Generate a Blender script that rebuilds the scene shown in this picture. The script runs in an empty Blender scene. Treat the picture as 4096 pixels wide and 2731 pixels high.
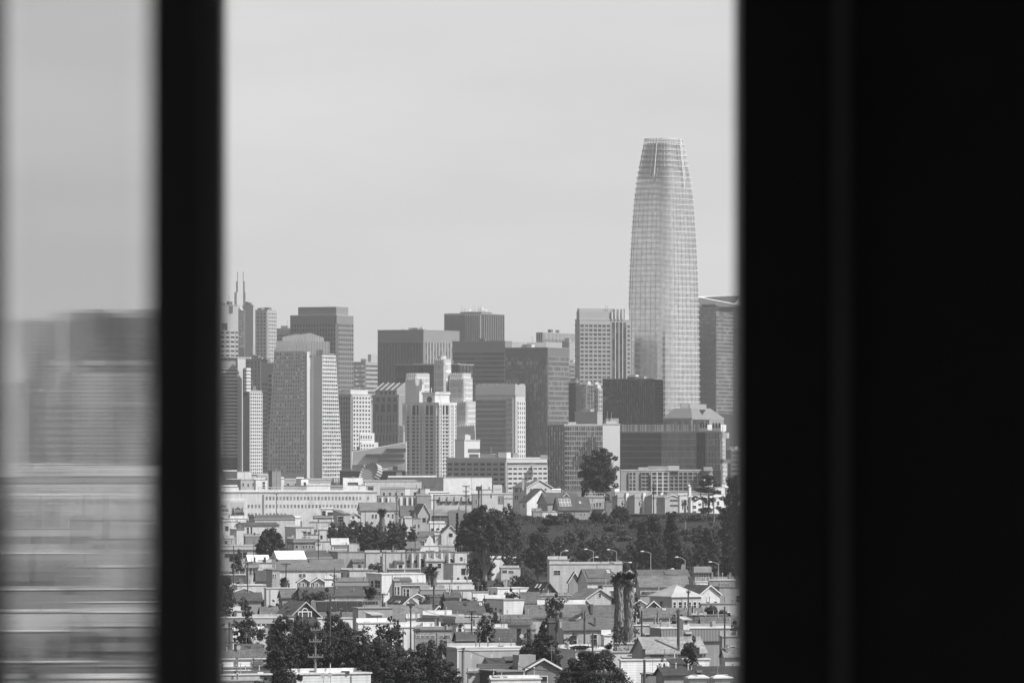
# a city skyline seen through a dark window, black and white, long lens
PANE_AMP, SUN_EL, SUN, SKY, VEIL, VEILV, HAZE, EXPO = .13, 48, 5.0, .1, .9, 7.7, 4.2e-5, 0.0
import bpy, math, random
import numpy as np
from mathutils import Vector
random.seed(7)
rng = np.random.default_rng(11)
S = bpy.context.scene
COL = S.collection
RAD = math.radians
K = 36.0 / 222.0 / 2352.0     # radians per picture unit for the 222 mm lens
CAMZ, HOR = 39.0, 1033.0      # eye height above the plain and the row of the horizon

# picture crops used for reading positions: origin and step
REG = {}
def _reg(n, x0, y0, s):
    f = 2352 / 4096
    REG[n] = (x0 * f, y0 * f, f / s)
for _n, _x, _y, _s in (('1', 860, 1040, 3.136), ('2', 860, 1400, 3.136), ('3', 1340, 1200, 3.136), ('4', 1340, 1500, 3.136),
                       ('5', 1840, 1200, 3.136), ('6', 1840, 1500, 3.136), ('7', 2260, 1150, 3.136), ('8', 2260, 1500, 3.136),
                       ('A', 860, 1880, 3.36), ('B', 860, 2280, 3.36), ('C', 1400, 1880, 3.36), ('D', 1500, 2280, 3.36),
                       ('E', 1960, 1880, 3.36), ('F', 2100, 2280, 3.36), ('G', 2400, 1880, 3.408), ('H', 2400, 2280, 3.477),
                       ('L', 0, 1800, 1.684), ('M', 0, 1100, 1.96), ('T', 2400, 500, 2.24)):
    _reg(_n, _x, _y, _s)
REG['P'] = (0, 0, 1)
def PX(r, x): return REG[r][0] + REG[r][2] * x
def PY(r, y): return REG[r][1] + REG[r][2] * y
def wx(px, D): return (px - 1176.0) * K * D
def wz(py, D): return CAMZ + (HOR - py) * K * D

def smooth(t):
    t = min(1, max(0, t)); return t * t * (3 - 2 * t)
def gz(x, y):
    """height of the ground: a plain with one green slope"""
    if y < 1850: return 0.0
    px = 1176 + x / (K * y)
    f = smooth((px - 1085) / 75)
    up = smooth((y - 1880) / 270)
    dn = 1 - smooth((y - 2380) / 200)
    n = 0.6 * math.sin(x * .11 + y * .05) + 0.5 * math.sin(x * .043 - y * .09 + 1)
    return f * up * dn * (14.5 + n)

# ---------------------------------------------------------------- materials (greys: the photograph is black and white)
_M = {}
def N(nt, t, **k):
    n = nt.nodes.new(t)
    for a, v in k.items(): setattr(n, a, v)
    return n
def mth(nt, op, a, b=None, c=None):
    n = N(nt, 'ShaderNodeMath', operation=op)
    for i, v in enumerate((a, b, c)):
        if v is None: continue
        if isinstance(v, (int, float)): n.inputs[i].default_value = v
        else: nt.links.new(v, n.inputs[i])
    return n.outputs[0]
def noise(nt, vec, scale, detail=3, rough=.55):
    n = N(nt, 'ShaderNodeTexNoise'); n.inputs['Scale'].default_value = scale
    n.inputs['Detail'].default_value = detail; n.inputs['Roughness'].default_value = rough
    nt.links.new(vec, n.inputs['Vector']); return n.outputs['Fac']
def mapped(nt, vec, sc):
    m = N(nt, 'ShaderNodeMapping'); m.inputs['Scale'].default_value = sc
    nt.links.new(vec, m.inputs['Vector']); return m.outputs[0]
def mat(kind, v=.5):
    key = (kind, round(v, 3))
    if key in _M: return _M[key]
    m = bpy.data.materials.new(f'{kind}_{int(v*1000):03d}'); m.use_nodes = True
    nt = m.node_tree; b = nt.nodes['Principled BSDF']
    tc = N(nt, 'ShaderNodeTexCoord').outputs['Object']
    rough, spec, metal = .85, .25, 0
    f = None
    if kind in ('wall', 'siding', 'stucco'):
        a = noise(nt, tc, .35, 4); s = noise(nt, mapped(nt, tc, (1.6, 1.6, .09)), 1.0, 3)
        f = mth(nt, 'ADD', mth(nt, 'MULTIPLY', mth(nt, 'SUBTRACT', a, .5), .5), mth(nt, 'MULTIPLY', mth(nt, 'SUBTRACT', s, .5), .6))
        f = mth(nt, 'ADD', f, 1.0)
        if kind == 'siding':
            z = N(nt, 'ShaderNodeSeparateXYZ'); nt.links.new(tc, z.inputs[0])
            fr = mth(nt, 'FRACT', mth(nt, 'MULTIPLY', z.outputs[2], 1 / .36))
            ln = mth(nt, 'LESS_THAN', fr, .17)
            f = mth(nt, 'MULTIPLY', f, mth(nt, 'SUBTRACT', 1.0, mth(nt, 'MULTIPLY', ln, .3)))
        if kind == 'stucco':
            f = mth(nt, 'ADD', f, mth(nt, 'MULTIPLY', mth(nt, 'SUBTRACT', noise(nt, tc, 3, 2), .5), .2))
    elif kind == 'conc':          # smooth panels of the far office blocks
        v = v * .74
        a = noise(nt, mapped(nt, tc, (.05, .05, .02)), 1.0, 4)
        f = mth(nt, 'ADD', 1.0, mth(nt, 'MULTIPLY', mth(nt, 'SUBTRACT', a, .5), .3))
    elif kind == 'shingle':
        a = noise(nt, tc, 2.6, 4, .7); c = noise(nt, tc, .22, 3)
        st = noise(nt, mapped(nt, tc, (.4, .4, 5)), 1.0, 2)
        f = mth(nt, 'ADD', mth(nt, 'MULTIPLY', mth(nt, 'SUBTRACT', a, .5), 1.5), mth(nt, 'MULTIPLY', mth(nt, 'SUBTRACT', c, .5), 1.0))
        f = mth(nt, 'ADD', 1.0, mth(nt, 'ADD', f, mth(nt, 'MULTIPLY', mth(nt, 'SUBTRACT', st, .5), .9)))
    elif kind == 'roof':
        a = noise(nt, tc, .45, 5, .6)
        f = mth(nt, 'ADD', 1.0, mth(nt, 'MULTIPLY', mth(nt, 'SUBTRACT', a, .5), .8))
    elif kind == 'tile':
        u = N(nt, 'ShaderNodeSeparateXYZ'); nt.links.new(tc, u.inputs[0])
        fr = mth(nt, 'FRACT', mth(nt, 'MULTIPLY', u.outputs[0], 2.0))
        f = mth(nt, 'SUBTRACT', 1.15, mth(nt, 'MULTIPLY', mth(nt, 'LESS_THAN', fr, .35), .45))
    elif kind == 'ground':
        a = noise(nt, tc, .05, 6, .65)
        f = mth(nt, 'ADD', .4, mth(nt, 'MULTIPLY', a, 1.2)); rough = 1
    elif kind == 'grass':
        a = noise(nt, tc, .06, 6, .7); c = noise(nt, tc, .9, 3, .7)
        f = mth(nt, 'ADD', -.1, mth(nt, 'ADD', mth(nt, 'MULTIPLY', a, 1.2), mth(nt, 'MULTIPLY', c, 1.0))); rough = 1
    elif kind == 'leaf':
        v = v * .72
        a = noise(nt, tc, .5, 3)
        o = N(nt, 'ShaderNodeObjectInfo').outputs['Random']
        f = mth(nt, 'ADD', mth(nt, 'ADD', .2, mth(nt, 'MULTIPLY', a, 1.3)), mth(nt, 'MULTIPLY', o, .3)); rough, spec = .6, .3
    elif kind == 'bark':
        a = noise(nt, mapped(nt, tc, (3, 3, .6)), 1.0, 3)
        f = mth(nt, 'ADD', .3, mth(nt, 'MULTIPLY', a, 1.4))
    elif kind == 'glass':
        rough, spec = .08, .35
    elif kind == 'cglass':
        rough, metal = .1, 1
        a = noise(nt, mapped(nt, tc, (.06, .06, .04)), 1.0, 3)
        f = mth(nt, 'ADD', .8, mth(nt, 'MULTIPLY', a, .4))
    elif kind == 'metal':
        rough, spec = .45, .5
    elif kind == 'paint':
        rough, spec = .6, .3
        a = noise(nt, tc, 6, 3); f = mth(nt, 'ADD', .85, mth(nt, 'MULTIPLY', a, .3))
    b.inputs['Roughness'].default_value = rough
    b.inputs['Specular IOR Level'].default_value = spec
    b.inputs['Metallic'].default_value = metal
    if f is None: b.inputs['Base Color'].default_value = (v, v, v, 1)
    else:
        w = mth(nt, 'MULTIPLY', f, v)
        cl = N(nt, 'ShaderNodeClamp'); nt.links.new(w, cl.inputs[0]); cl.inputs['Min'].default_value = .004; cl.inputs['Max'].default_value = .92
        nt.links.new(cl.outputs[0], b.inputs['Base Color'])
    _M[key] = m
    return m
MT = mat

# ---------------------------------------------------------------- mesh building
class MB:
    """collects faces in world space; build() links them as ONE mesh object under a root"""
    def __init__(s): s.v, s.f, s.m, s.mats = [], [], [], []
    def mi(s, m):
        if m not in s.mats: s.mats.append(m)
        return s.mats.index(m)
    def poly(s, pts, m):
        i = len(s.v); s.v += [tuple(p) for p in pts]; s.f.append(tuple(range(i, i + len(pts)))); s.m.append(s.mi(m))
    def hexa(s, p, m):
        """p: four bottom corners then the four above them"""
        i = len(s.v); s.v += [tuple(q) for q in p]; k = s.mi(m)
        for q in ((3, 2, 1, 0), (4, 5, 6, 7), (0, 1, 5, 4), (1, 2, 6, 5), (2, 3, 7, 6), (3, 0, 4, 7)):
            s.f.append(tuple(i + j for j in q)); s.m.append(k)
    def fbox(s, F, s0, s1, z0, z1, d0, d1, m):
        P = F.pt
        s.hexa((P(s0, d1, z0), P(s1, d1, z0), P(s1, d0, z0), P(s0, d0, z0), P(s0, d1, z1), P(s1, d1, z1), P(s1, d0, z1), P(s0, d0, z1)), m)
    def fpoly(s, F, pts, d0, d1, m):
        n = len(pts); a = [F.pt(x, d1, z) for x, z in pts]; b = [F.pt(x, d0, z) for x, z in pts]
        s.poly(a, m); s.poly(b[::-1], m)
        for i in range(n): s.poly((a[i], b[i], b[(i + 1) % n], a[(i + 1) % n]), m)
    def box(s, x0, x1, y0, y1, z0, z1, m):
        s.hexa(((x0, y0, z0), (x1, y0, z0), (x1, y1, z0), (x0, y1, z0), (x0, y0, z1), (x1, y0, z1), (x1, y1, z1), (x0, y1, z1)), m)
    def tube(s, pts, rads, m, n=6, cap=True):
        k = s.mi(m); rings = []
        for j, p in enumerate(pts):
            p = Vector(p)
            d = (Vector(pts[min(j + 1, len(pts) - 1)]) - Vector(pts[max(j - 1, 0)]))
            if d.length < 1e-9: d = Vector((0, 0, 1))
            d.normalize(); a = d.cross(Vector((0, 1, 0)) if abs(d.y) < .9 else Vector((1, 0, 0))).normalized(); b = d.cross(a)
            i = len(s.v)
            r = rads[j] if isinstance(rads, (list, tuple)) else rads
            for q in range(n):
                t = 2 * math.pi * q / n
                s.v.append(tuple(p + a * (r * math.cos(t)) + b * (r * math.sin(t))))
            rings.append(i)
        for i, j in zip(rings, rings[1:]):
            for q in range(n):
                s.f.append((i + q, i + (q + 1) % n, j + (q + 1) % n, j + q)); s.m.append(k)
        if cap:
            s.f.append(tuple(rings[0] + q for q in range(n))[::-1]); s.m.append(k)
            s.f.append(tuple(rings[-1] + q for q in range(n))); s.m.append(k)
    def build(s, name, root=None, kind=None, origin=None):
        if not s.f: return None
        o0 = Vector(origin) if origin is not None else (wloc(root) if root else Vector((0, 0, 0)))
        me = bpy.data.meshes.new(name)
        me.from_pydata([(a - o0.x, b - o0.y, c - o0.z) for a, b, c in s.v], [], s.f)
        for m in s.mats: me.materials.append(m)
        me.polygons.foreach_set('material_index', s.m); me.update()
        o = bpy.data.objects.new(name, me); COL.objects.link(o)
        if root: o.parent = root; o.location = o0 - wloc(root)
        else: o.location = o0
        if kind: o['kind'] = kind
        return o
def wloc(o):
    v = Vector((0, 0, 0))
    while o is not None: v += o.location; o = o.parent
    return v
def thing(name, label, cat, loc=(0, 0, 0), group=None):
    o = bpy.data.objects.new(name, None); COL.objects.link(o); o.location = loc
    o['label'] = label; o['category'] = cat
    if group: o['group'] = group
    return o
def tag(o, label, cat, group=None):
    o['label'] = label; o['category'] = cat
    if group: o['group'] = group
    return o

class Face:
    """a vertical wall plane: corner c, horizontal direction u, outward normal n"""
    def __init__(s, c, u, n, L=0): s.c, s.u, s.n, s.L = c, u, n, L
    def pt(s, t, d, z): return (s.c[0] + s.u[0] * t + s.n[0] * d, s.c[1] + s.u[1] * t + s.n[1] * d, z)
    def at(s, px, py=None):
        q = (px - 1176) * K
        t = (q * s.c[1] - s.c[0]) / (s.u[0] - q * s.u[1])
        y = s.c[1] + s.u[1] * t
        return (t, None) if py is None else (t, wz(py, y))

class Bld: pass
def plan(reg, D, xl, xm, xr, yt, a):
    """footprint of a block seen corner-on: xl..xm is the face turned from the sun, xm..xr the sunlit one"""
    B = Bld(); a = RAD(a); B.reg = reg; B.D = D
    px, pl, pr = PX(reg, xm), PX(reg, xl), PX(reg, xr)
    c = (wx(px, D), D); B.c = c
    B.uL, B.uR = (-math.cos(a), math.sin(a)), (math.sin(a), math.cos(a))
    B.L = Face(c, B.uL, (-math.sin(a), -math.cos(a))); B.R = Face(c, B.uR, (math.cos(a), -math.sin(a)))
    B.WL = max(.5, B.L.at(pl)[0]); B.WR = max(.5, B.R.at(pr)[0])
    B.L.L, B.R.L = B.WL, B.WR
    B.zt = wz(PY(reg, yt), D); B.z0 = 0.0
    B.p = lambda i, j: (c[0] + B.uL[0] * i + B.uR[0] * j, c[1] + B.uL[1] * i + B.uR[1] * j)
    return B
def block(mb, B, i0, i1, j0, j1, z0, z1, m):
    P = B.p; q = [P(i0, j0), P(i0, j1), P(i1, j1), P(i1, j0)]
    mb.hexa([(x, y, z0) for x, y in q] + [(x, y, z1) for x, y in q], m)
# ---------------------------------------------------------------- office towers
GL = [.03, .05, .09, .16]
def facade(B, root, F, spec, wall, d=.4):
    """one glazed stretch of wall: real piers and spandrels standing proud of the glass"""
    st, nx, ny, x0, y0, x1, y1, fx, fy = spec[:9]
    opt = spec[9] if len(spec) > 9 else {}
    r = opt.get('r', B.reg)
    s0, za = F.at(PX(r, x0), PY(r, y0)); s1, zb = F.at(PX(r, x1), PY(r, y1))
    z1 = wz(PY(r, y0), B.D); z0 = max(wz(PY(r, y1), B.D), .5)
    if s0 > s1: s0, s1 = s1, s0
    s0 = max(s0, .0); s1 = min(s1, F.L)
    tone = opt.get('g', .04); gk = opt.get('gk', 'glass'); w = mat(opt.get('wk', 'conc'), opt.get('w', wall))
    cx = max(nx, 1) if st != 'bands' else opt.get('cells', 7); cy = max(ny, 1) if st != 'ribs' else opt.get('cells', 12)
    tones = [mat(gk, tone), mat(gk, min(.9, tone * 1.5 + .01)), mat(gk, min(.9, tone * 2.2 + .03))]
    wts = opt.get('wts', (6, 3, 1))
    ds, dz = (s1 - s0) / cx, (z1 - z0) / cy
    cells = [(i, j) for j in range(cy) for i in range(cx)]
    ind = 0
    if opt.get('ind'):
        for i, j in cells[:100]:
            m = MB(); a, b = s0 + ds * i, z1 - dz * (j + 1)
            m.fbox(F, a + ds * (1 - fx) / 2, a + ds * (1 + fx) / 2, b + dz * (1 - fy) / 2, b + dz * (1 + fy) / 2, -.1, .06, random.choices(tones, wts)[0])
            m.build('window', root)
        ind = min(100, len(cells))
    g = MB()
    for i, j in cells[ind:]:
        a, b = s0 + ds * i, z1 - dz * (j + 1); m = random.choices(tones, wts)[0]
        P = F.pt
        g.poly((P(a, .05, b), P(a + ds, .05, b), P(a + ds, .05, b + dz), P(a, .05, b + dz)), m)
    o = g.build('glazing', root)
    if o: o['kind'] = 'stuff'
    c = MB()
    if st in ('grid', 'ribs'):
        pw = ds * (1 - fx)
        for i in range(nx + 1):
            a = s0 + ds * i
            c.fbox(F, max(s0 - .02, a - pw / 2), min(s1 + .02, a + pw / 2), z0, z1, -.1, d + .05, w)
    if st in ('grid', 'bands'):
        ph = dz * (1 - fy)
        for j in range(ny + 1):
            b = z1 - dz * j
            c.fbox(F, s0, s1, max(z0, b - ph / 2), min(z1, b + ph / 2), -.1, d, w)
    c.build('cladding', root)

def tower(name, label, reg, D, xl, xm, xr, yt, wall=.45, L=(), R=(), a=24, cat='skyscraper', group=None, wk='conc', pent=(), roof=.4, wl=None, d=.4):
    B = plan(reg, D, xl, xm, xr, yt, a)
    root = thing(name, label, cat, (B.c[0], B.c[1], 0), group); B.root = root
    m = MB(); block(m, B, 0, B.WL, 0, B.WR, 0, B.zt, mat(wk, wall)); m.build('wall', root)
    m = MB(); block(m, B, -.2, B.WL + .2, -.2, B.WR + .2, B.zt + .02, B.zt + .7, mat('roof', roof)); m.build('roof', root)
    rt = random.Random(int(D + PX(reg, xm)))
    for k_ in range(rt.choice((1, 2, 2, 3)) if D > 3500 else 0):      # small plant and a mast or two on the roof
        i0, j0 = rt.uniform(.1, .7) * B.WL, rt.uniform(.1, .7) * B.WR; pm = MB(); hh = rt.uniform(1.2, 3.4)
        block(pm, B, i0, i0 + rt.uniform(3, .25 * B.WL + 3), j0, j0 + rt.uniform(3, 7), B.zt + .7, B.zt + .7 + hh, mat('conc', rt.choice((.2, .45, .7)))); pm.build('roof_plant', root)
        if rt.random() < .5:
            p = B.p(i0 + 1, j0 + 1); pm = MB(); pm.tube([(p[0], p[1], B.zt + .5), (p[0], p[1], B.zt + rt.uniform(5, 11))], .16, mat('metal', .3), 4); pm.build('mast', root)
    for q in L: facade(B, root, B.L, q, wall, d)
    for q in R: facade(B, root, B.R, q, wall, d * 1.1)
    for q in pent:     # rooftop boxes: x0, xm, x1, y of top, grey
        x0, xm2, x1, y, v = q[:5]
        s0 = max(0, B.L.at(PX(reg, xm2))[0]); s1 = B.L.at(PX(reg, x0))[0]
        t1 = max(2.0, B.R.at(PX(reg, x1))[0] - (B.R.at(PX(reg, xm2))[0] if s0 == 0 else 0)) if x1 > xm2 else 6
        if s0 > 0: t0, t1 = 2.0, 2.0 + max(2.0, (PX(reg, x1) - PX(reg, xm2)) * K * D / math.sin(RAD(a)))
        else: t0 = max(0.3, B.R.at(PX(reg, xm2))[0]); t1 = t0 + t1
        pm = MB(); block(pm, B, s0 + .3, max(s1, s0 + 2), t0, min(t1, B.WR - .3) if t0 < B.WR - 1 else t1, B.zt + .7, wz(PY(reg, y), D), mat('conc', v)); pm.build('penthouse', root)
    return B
def masts(B, reg, items, r=.25, v=.3):
    for x, y0, y1 in items:
        t = B.L.at(PX(reg, x))[0]
        i, j = (t, 4.0) if t > 0 else (2.0, B.R.at(PX(reg, x))[0])
        p = B.p(i, j); m = MB(); m.tube([(p[0], p[1], B.zt - 1), (p[0], p[1], wz(PY(reg, y0), B.D))], [r, r * .5], mat('metal', v), 5); m.build('mast', B.root)

G = 'grid'; BA = 'bands'; RI = 'ribs'
T = tower
# --- far row, from the mullion towards the rounded skyscraper
B = T('office_tower', 'pale banded tower with dark slot near its top, cut by the window mullion', '1', 5200, -60, -40, 292, 570, .6, a=64,
  R=[(G, 3, 6, 60, 880, 250, 1225, .75, .42, {'g': .05}), (G, 1, 1, 90, 790, 152, 905, 1, 1, {'g': .07}), (G, 1, 1, 178, 575, 220, 660, 1, 1, {'g': .12}), (G, 1, 6, 256, 880, 290, 1225, .8, .5)])
B = T('spired_tower', 'distant tower with plain flank carrying two thin stepped spires', '1', 6500, 345, 478, 494, 570, .5, L=[], R=[])
for x0, x1, x2, lab in ((240, 270, 281, 0), (380, 350, 352, 1)):
    m = MB(); D = 6500
    def bx(xa, xb, ya, yb):
        a, b = sorted((wx(PX('1', xa), D), wx(PX('1', xb), D))); m.box(a, b, D + 4, D + 7, wz(PY('1', yb), D), wz(PY('1', ya), D), mat('metal', .2))
    bx(x0, x1, 402, 640); bx(262 if not lab else 350, 284 if not lab else 370, 264, 402); bx(x2 - 4, x2 + 3, 145, 264)
    m.build('spire', B.root)
T('office_tower', 'narrow gridded glass slab between the two thin spires', '1', 6400, 272, 372, 376, 640, .4, L=[(G, 5, 14, 274, 650, 360, 1100, .8, .7, {'g': .3, 'gk': 'cglass'})])
T('office_tower', 'two-toned punched-window tower beside the twin spires, its narrow face bright', '1', 6300, 505, 655, 772, 632, .55,
  L=[(G, 3, 14, 520, 650, 645, 1300, .6, .45, {'g': .1})], R=[(G, 5, 14, 662, 650, 770, 1300, .55, .5, {'g': .1})], pent=[(520, 570, 610, 600, .25)])
T('office_block', 'low ribbed block peeping out beside the dark boxy skyscraper', '1', 6600, 775, 1100, 1150, 862, .45, L=[(RI, 14, 0, 778, 870, 1000, 925, .5, 1, {'g': .25}), (BA, 0, 2, 778, 930, 1000, 1010, 1, .6)])
T('skyscraper', 'dark boxy skyscraper with solid attic band and rows of small square windows', '1', 5600, 943, 1526, 1737, 697, .27,
  L=[(G, 16, 12, 955, 790, 1518, 1490, .5, .5, {'g': .03})], R=[(G, 8, 22, 1536, 790, 1728, 2100, .5, .52, {'g': .025, 'ind': 1})], pent=[(1030, 1512, 1655, 585, .3)], d=.7)
T('office_block', 'banded tower in pale and dark strips behind the dark boxy skyscraper', '1', 5900, 1738, 1887, 2075, 1285, .5,
  L=[(BA, 0, 9, 1745, 1300, 1880, 1800, 1, .5, {'g': .3, 'gk': 'cglass'})], R=[(BA, 0, 9, 1890, 1300, 2060, 1800, 1, .48, {'g': .05})], pent=[(1845, 1960, 2060, 1180, .55)])
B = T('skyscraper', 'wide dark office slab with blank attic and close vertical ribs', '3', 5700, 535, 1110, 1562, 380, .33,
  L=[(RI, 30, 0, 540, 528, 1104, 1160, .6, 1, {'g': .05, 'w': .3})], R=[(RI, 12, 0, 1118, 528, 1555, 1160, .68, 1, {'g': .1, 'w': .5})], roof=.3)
masts(B, '3', [(820, 350, 380), (836, 352, 380), (1115, 320, 380), (1188, 350, 380)], .3, .25)
for x0, x1, y in ((918, 1010, 358), (1010, 1150, 362)):
    a = B.L.at(PX('3', min(x1, 1105)))[0]; b = B.L.at(PX('3', x0))[0]; m = MB(); block(m, B, max(a, .5), b, 6, 16, B.zt + .7, wz(PY('3', y), 5700), mat('conc', .3 if x0 < 1000 else .7)); m.build('penthouse', B.root)
# faceted bronze tower with roof antennas
B = T('skyscraper', 'faceted dark tower crowded with antennas and dishes on its roof', '3', 6700, 1372, 1832, 2118, 172, .3,
  L=[(RI, 24, 0, 1376, 176, 1640, 700, .6, 1, {'g': .12, 'w': .3}), (RI, 8, 0, 1640, 176, 1826, 700, .6, 1, {'g': .15, 'w': .5})], R=[(RI, 12, 0, 1838, 176, 2112, 700, .5, 1, {'g': .03, 'w': .2})], pent=[(1560, 1830, 1960, 148, .15)], d=1.2)
random.seed(3)
masts(B, '3', [(1572, 65, 172), (1600, 95, 172), (1612, 110, 172), (1650, 105, 172), (1700, 118, 172), (1740, 112, 172), (1775, 65, 172), (1790, 95, 172), (1808, 62, 172), (1822, 82, 172), (1880, 75, 172), (1915, 95, 172)], .35, .45)
for x, y in ((1690, 128), (1845, 108), (1890, 130), (1870, 135)):
    px, py = PX('3', x), PY('3', y); D = 6695; m = MB(); c = Vector((wx(px, D), D, wz(py, D)))
    m.tube([c, c + Vector((.6, -1.2, .2))], [.5, 1.4], mat('paint', .7), 8); m.build('antenna_dish', B.root)
T('office_block', 'broad dark office block with alternating horizontal window bands', '5', 5400, -95, 565, 652, 520, .3,
  L=[(BA, 0, 8, -90, 645, 560, 1100, 1, .5, {'g': .03, 'w': .26})], roof=.3)
T('office_block', 'ribbed low tower behind the flat white rooftop plant', '5', 6300, 955, 1040, 1460, 412, .5,
  L=[(RI, 3, 0, 958, 415, 1036, 500, .5, 1)], R=[(RI, 24, 0, 1042, 415, 1450, 486, .55, 1, {'g': .2, 'w': .55}), (RI, 24, 0, 1042, 490, 1450, 520, .6, 1)])
T('office_block', 'narrow pale gridded block wedged beside the punched-window tower', '5', 5800, 1280, 1366, 1450, 522, .45,
  R=[(G, 5, 9, 1368, 525, 1445, 780, .6, .5, {'g': .05, 'w': .7})])
T('office_block', 'short dark-banded block in front of the narrow gridded block', '5', 5650, 1365, 1366, 1470, 788, .3, R=[(BA, 0, 4, 1372, 812, 1440, 1020, .9, .55, {'g': .03})])
# dark glass block with white roof plant
B = T('office_block', 'dark glass office block with pale roof plant and faint floor lines', '5', 5000, 566, 1100, 1364, 602, .2,
  L=[(G, 22, 22, 570, 705, 1096, 1940, .9, .93, {'g': .09, 'gk': 'cglass', 'w': .14})], R=[(BA, 0, 20, 1104, 705, 1360, 1940, 1, .76, {'g': .16, 'gk': 'cglass', 'w': .3, 'cells': 18})], roof=.25)
for x0, x1, y, v in ((655, 830, 525, .85), (835, 1080, 530, .6)):
    m = MB(); m.box(wx(PX('5', x0), 5020), wx(PX('5', x1), 5020), 5022, 5030, B.zt + .7, wz(PY('5', y), 5020), mat('conc', v)); m.build('roof_plant', B.root)
# pale tower with punched square windows and dark strips
B = T('skyscraper', 'pale tower of large square windows beside dark vertical strips and white fins', '5', 5500, 1444, 1500, 2140, 250, .5, a=68,
  R=[(G, 7, 15, 1497, 296, 1888, 1100, .74, .58, {'g': .05, 'ind': 1, 'w': .46, 'wts': (4, 3, 2)}), (RI, 4, 0, 1900, 275, 2085, 1100, .82, 1, {'g': .03, 'w': .8}), (G, 1, 14, 2090, 300, 2135, 1100, .6, .5, {'g': .03})],
  L=[(BA, 0, 10, 1446, 300, 1495, 1100, 1, .5, {'g': .06})])
for x0, x1, y, v in ((1510, 1930, 104, .6), (1500, 1895, 140, .62)):
    m = MB(); a, b = B.R.at(PX('5', x0))[0], B.R.at(PX('5', x1))[0]; k = 3 if y < 120 else .5; block(m, B, k, 7, a, b, B.zt + .7, wz(PY('5', y), 5500), mat('conc', v * .8)); m.build('attic', B.root)
for i in range(4):
    x = 1896 + 44 * i; m = MB(); a, b = B.R.at(PX('5', x))[0], B.R.at(PX('5', x + 16))[0]
    m.fbox(B.R, a, b, B.zt + .7, wz(PY('5', 108 + (30 if i == 0 else 0)), 5500), -6, 1.2, mat('conc', .85)); m.build('fin', B.root)
m = MB(); a, b = B.R.at(PX('5', 2080))[0], B.R.at(PX('5', 2135))[0]; block(m, B, 2, 7, a, b, B.zt + .7, wz(PY('5', 104), 5500), mat('conc', .8)); m.build('attic', B.root)
masts(B, '5', [(1835, 60, 250), (1862, 62, 250)], .3)

# --- rounded tapering skyscraper
D = 5822; cx = wx(1524.5, D)
root = thing('rounded_skyscraper', 'tallest skyscraper, rounded and tapering, ringed with white horizontal fins', 'skyscraper', (cx, D, 0))
prof = [(317.9, 42.3), (364, 51.2), (415, 61.5), (466, 67.3), (543, 73), (620, 77), (690, 79.2), (800, 80.8), (930, 81.5), (1300, 81.5)]
def half(y):
    for (a, b), (c, e) in zip(prof, prof[1:]):
        if y <= c: return b + (e - b) * (y - a) / (c - a)
    return 81.5
def ring(y, off=0, n=11, gap=None):
    """rounded square at picture row y"""
    hw = half(y) * K * D; rot = RAD(50); side = hw / .60
    a = side / 2; r = a * .56; f = a - r; z = wz(y, D); out = []
    sc = hw / (f * (abs(math.cos(rot)) + abs(math.sin(rot))) + r); f *= sc; r *= sc
    for q in range(4):
        ccx, ccy = [(f, f), (-f, f), (-f, -f), (f, -f)][q]
        for i in range(n):
            t = q * math.pi / 2 + (i / (n - 1)) * math.pi / 2
            x, y_ = ccx + (r + off) * math.cos(t), ccy + (r + off) * math.sin(t)
            out.append((cx + x * math.cos(rot) - y_ * math.sin(rot), D + x * math.sin(rot) + y_ * math.cos(rot), z))
        # points along the flat side so the glass breaks into bays
        nx_ = [(-f, f + r + off), (-(f + r + off), -f), (f, -(f + r + off)), (f + r + off, f)][q]
        st = [(f, f + r + off), (-(f + r + off), f), (-f, -(f + r + off)), (f + r + off, -f)][q]
        for i in range(1, 8):
            x, y_ = st[0] + (nx_[0] - st[0]) * i / 8, st[1] + (nx_[1] - st[1]) * i / 8
            out.append((cx + x * math.cos(rot) - y_ * math.sin(rot), D + x * math.sin(rot) + y_ * math.cos(rot), z))
    return out
rows = [388 + 12.55 * i for i in range(0, 73)]
m = MB(); random.seed(5)
rr = [ring(y) for y in rows]
gl = [mat('cglass', v) for v in (.6, .65, .7, .54)]
for i in range(len(rr) - 1):
    n = len(rr[i])
    for j in range(n):
        m.poly((rr[i][j], rr[i + 1][j], rr[i + 1][(j + 1) % n], rr[i][(j + 1) % n]), random.choices(gl, (6, 5, 2, 2))[0])
m.poly(rr[0][::-1], mat('roof', .4)); m.build('glass_skin', root)
# open crown of lattice above the last floor
m = MB(); cr = [ring(y, -1.2) for y in (330, 343, 356, 369, 388)]
for i in range(4):
    n = len(cr[i])
    for j in range(n): m.poly((cr[i][j], cr[i + 1][j], cr[i + 1][(j + 1) % n], cr[i][(j + 1) % n]), mat('cglass', .66))
m.build('crown_screen', root)
m = MB()
for j in range(0, len(rr[0]), 2):
    pts = [ring(y, .25)[j] for y in (318.5, 343, 366, 388)]; m.tube(pts, .22, mat('paint', .6), 4)
m.build('crown_lattice', root)
fin_m = mat('paint', .8); thin_m = mat('paint', .7)
def hoop(mb, y, off, h, mt):
    a, b = ring(y, off), ring(y, -.2); n = len(a)
    for j in range(n):
        p, q, r_, s_ = a[j], a[(j + 1) % n], b[(j + 1) % n], b[j]; up = lambda v: (v[0], v[1], v[2] + h)
        mb.poly((p, q, up(q), up(p)), mt); mb.poly((up(p), up(q), up(r_), up(s_)), mt); mb.poly((s_, r_, q, p), mt)
for y in [322 + 12.55 * i for i in range(78)]:
    m = MB(); hoop(m, y, 1.3, .42, fin_m); hoop(m, y + 3.2, .6, .16, thin_m); hoop(m, y - 3.0, .6, .16, thin_m)
    m.build('sunshade_fin', root)
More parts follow.
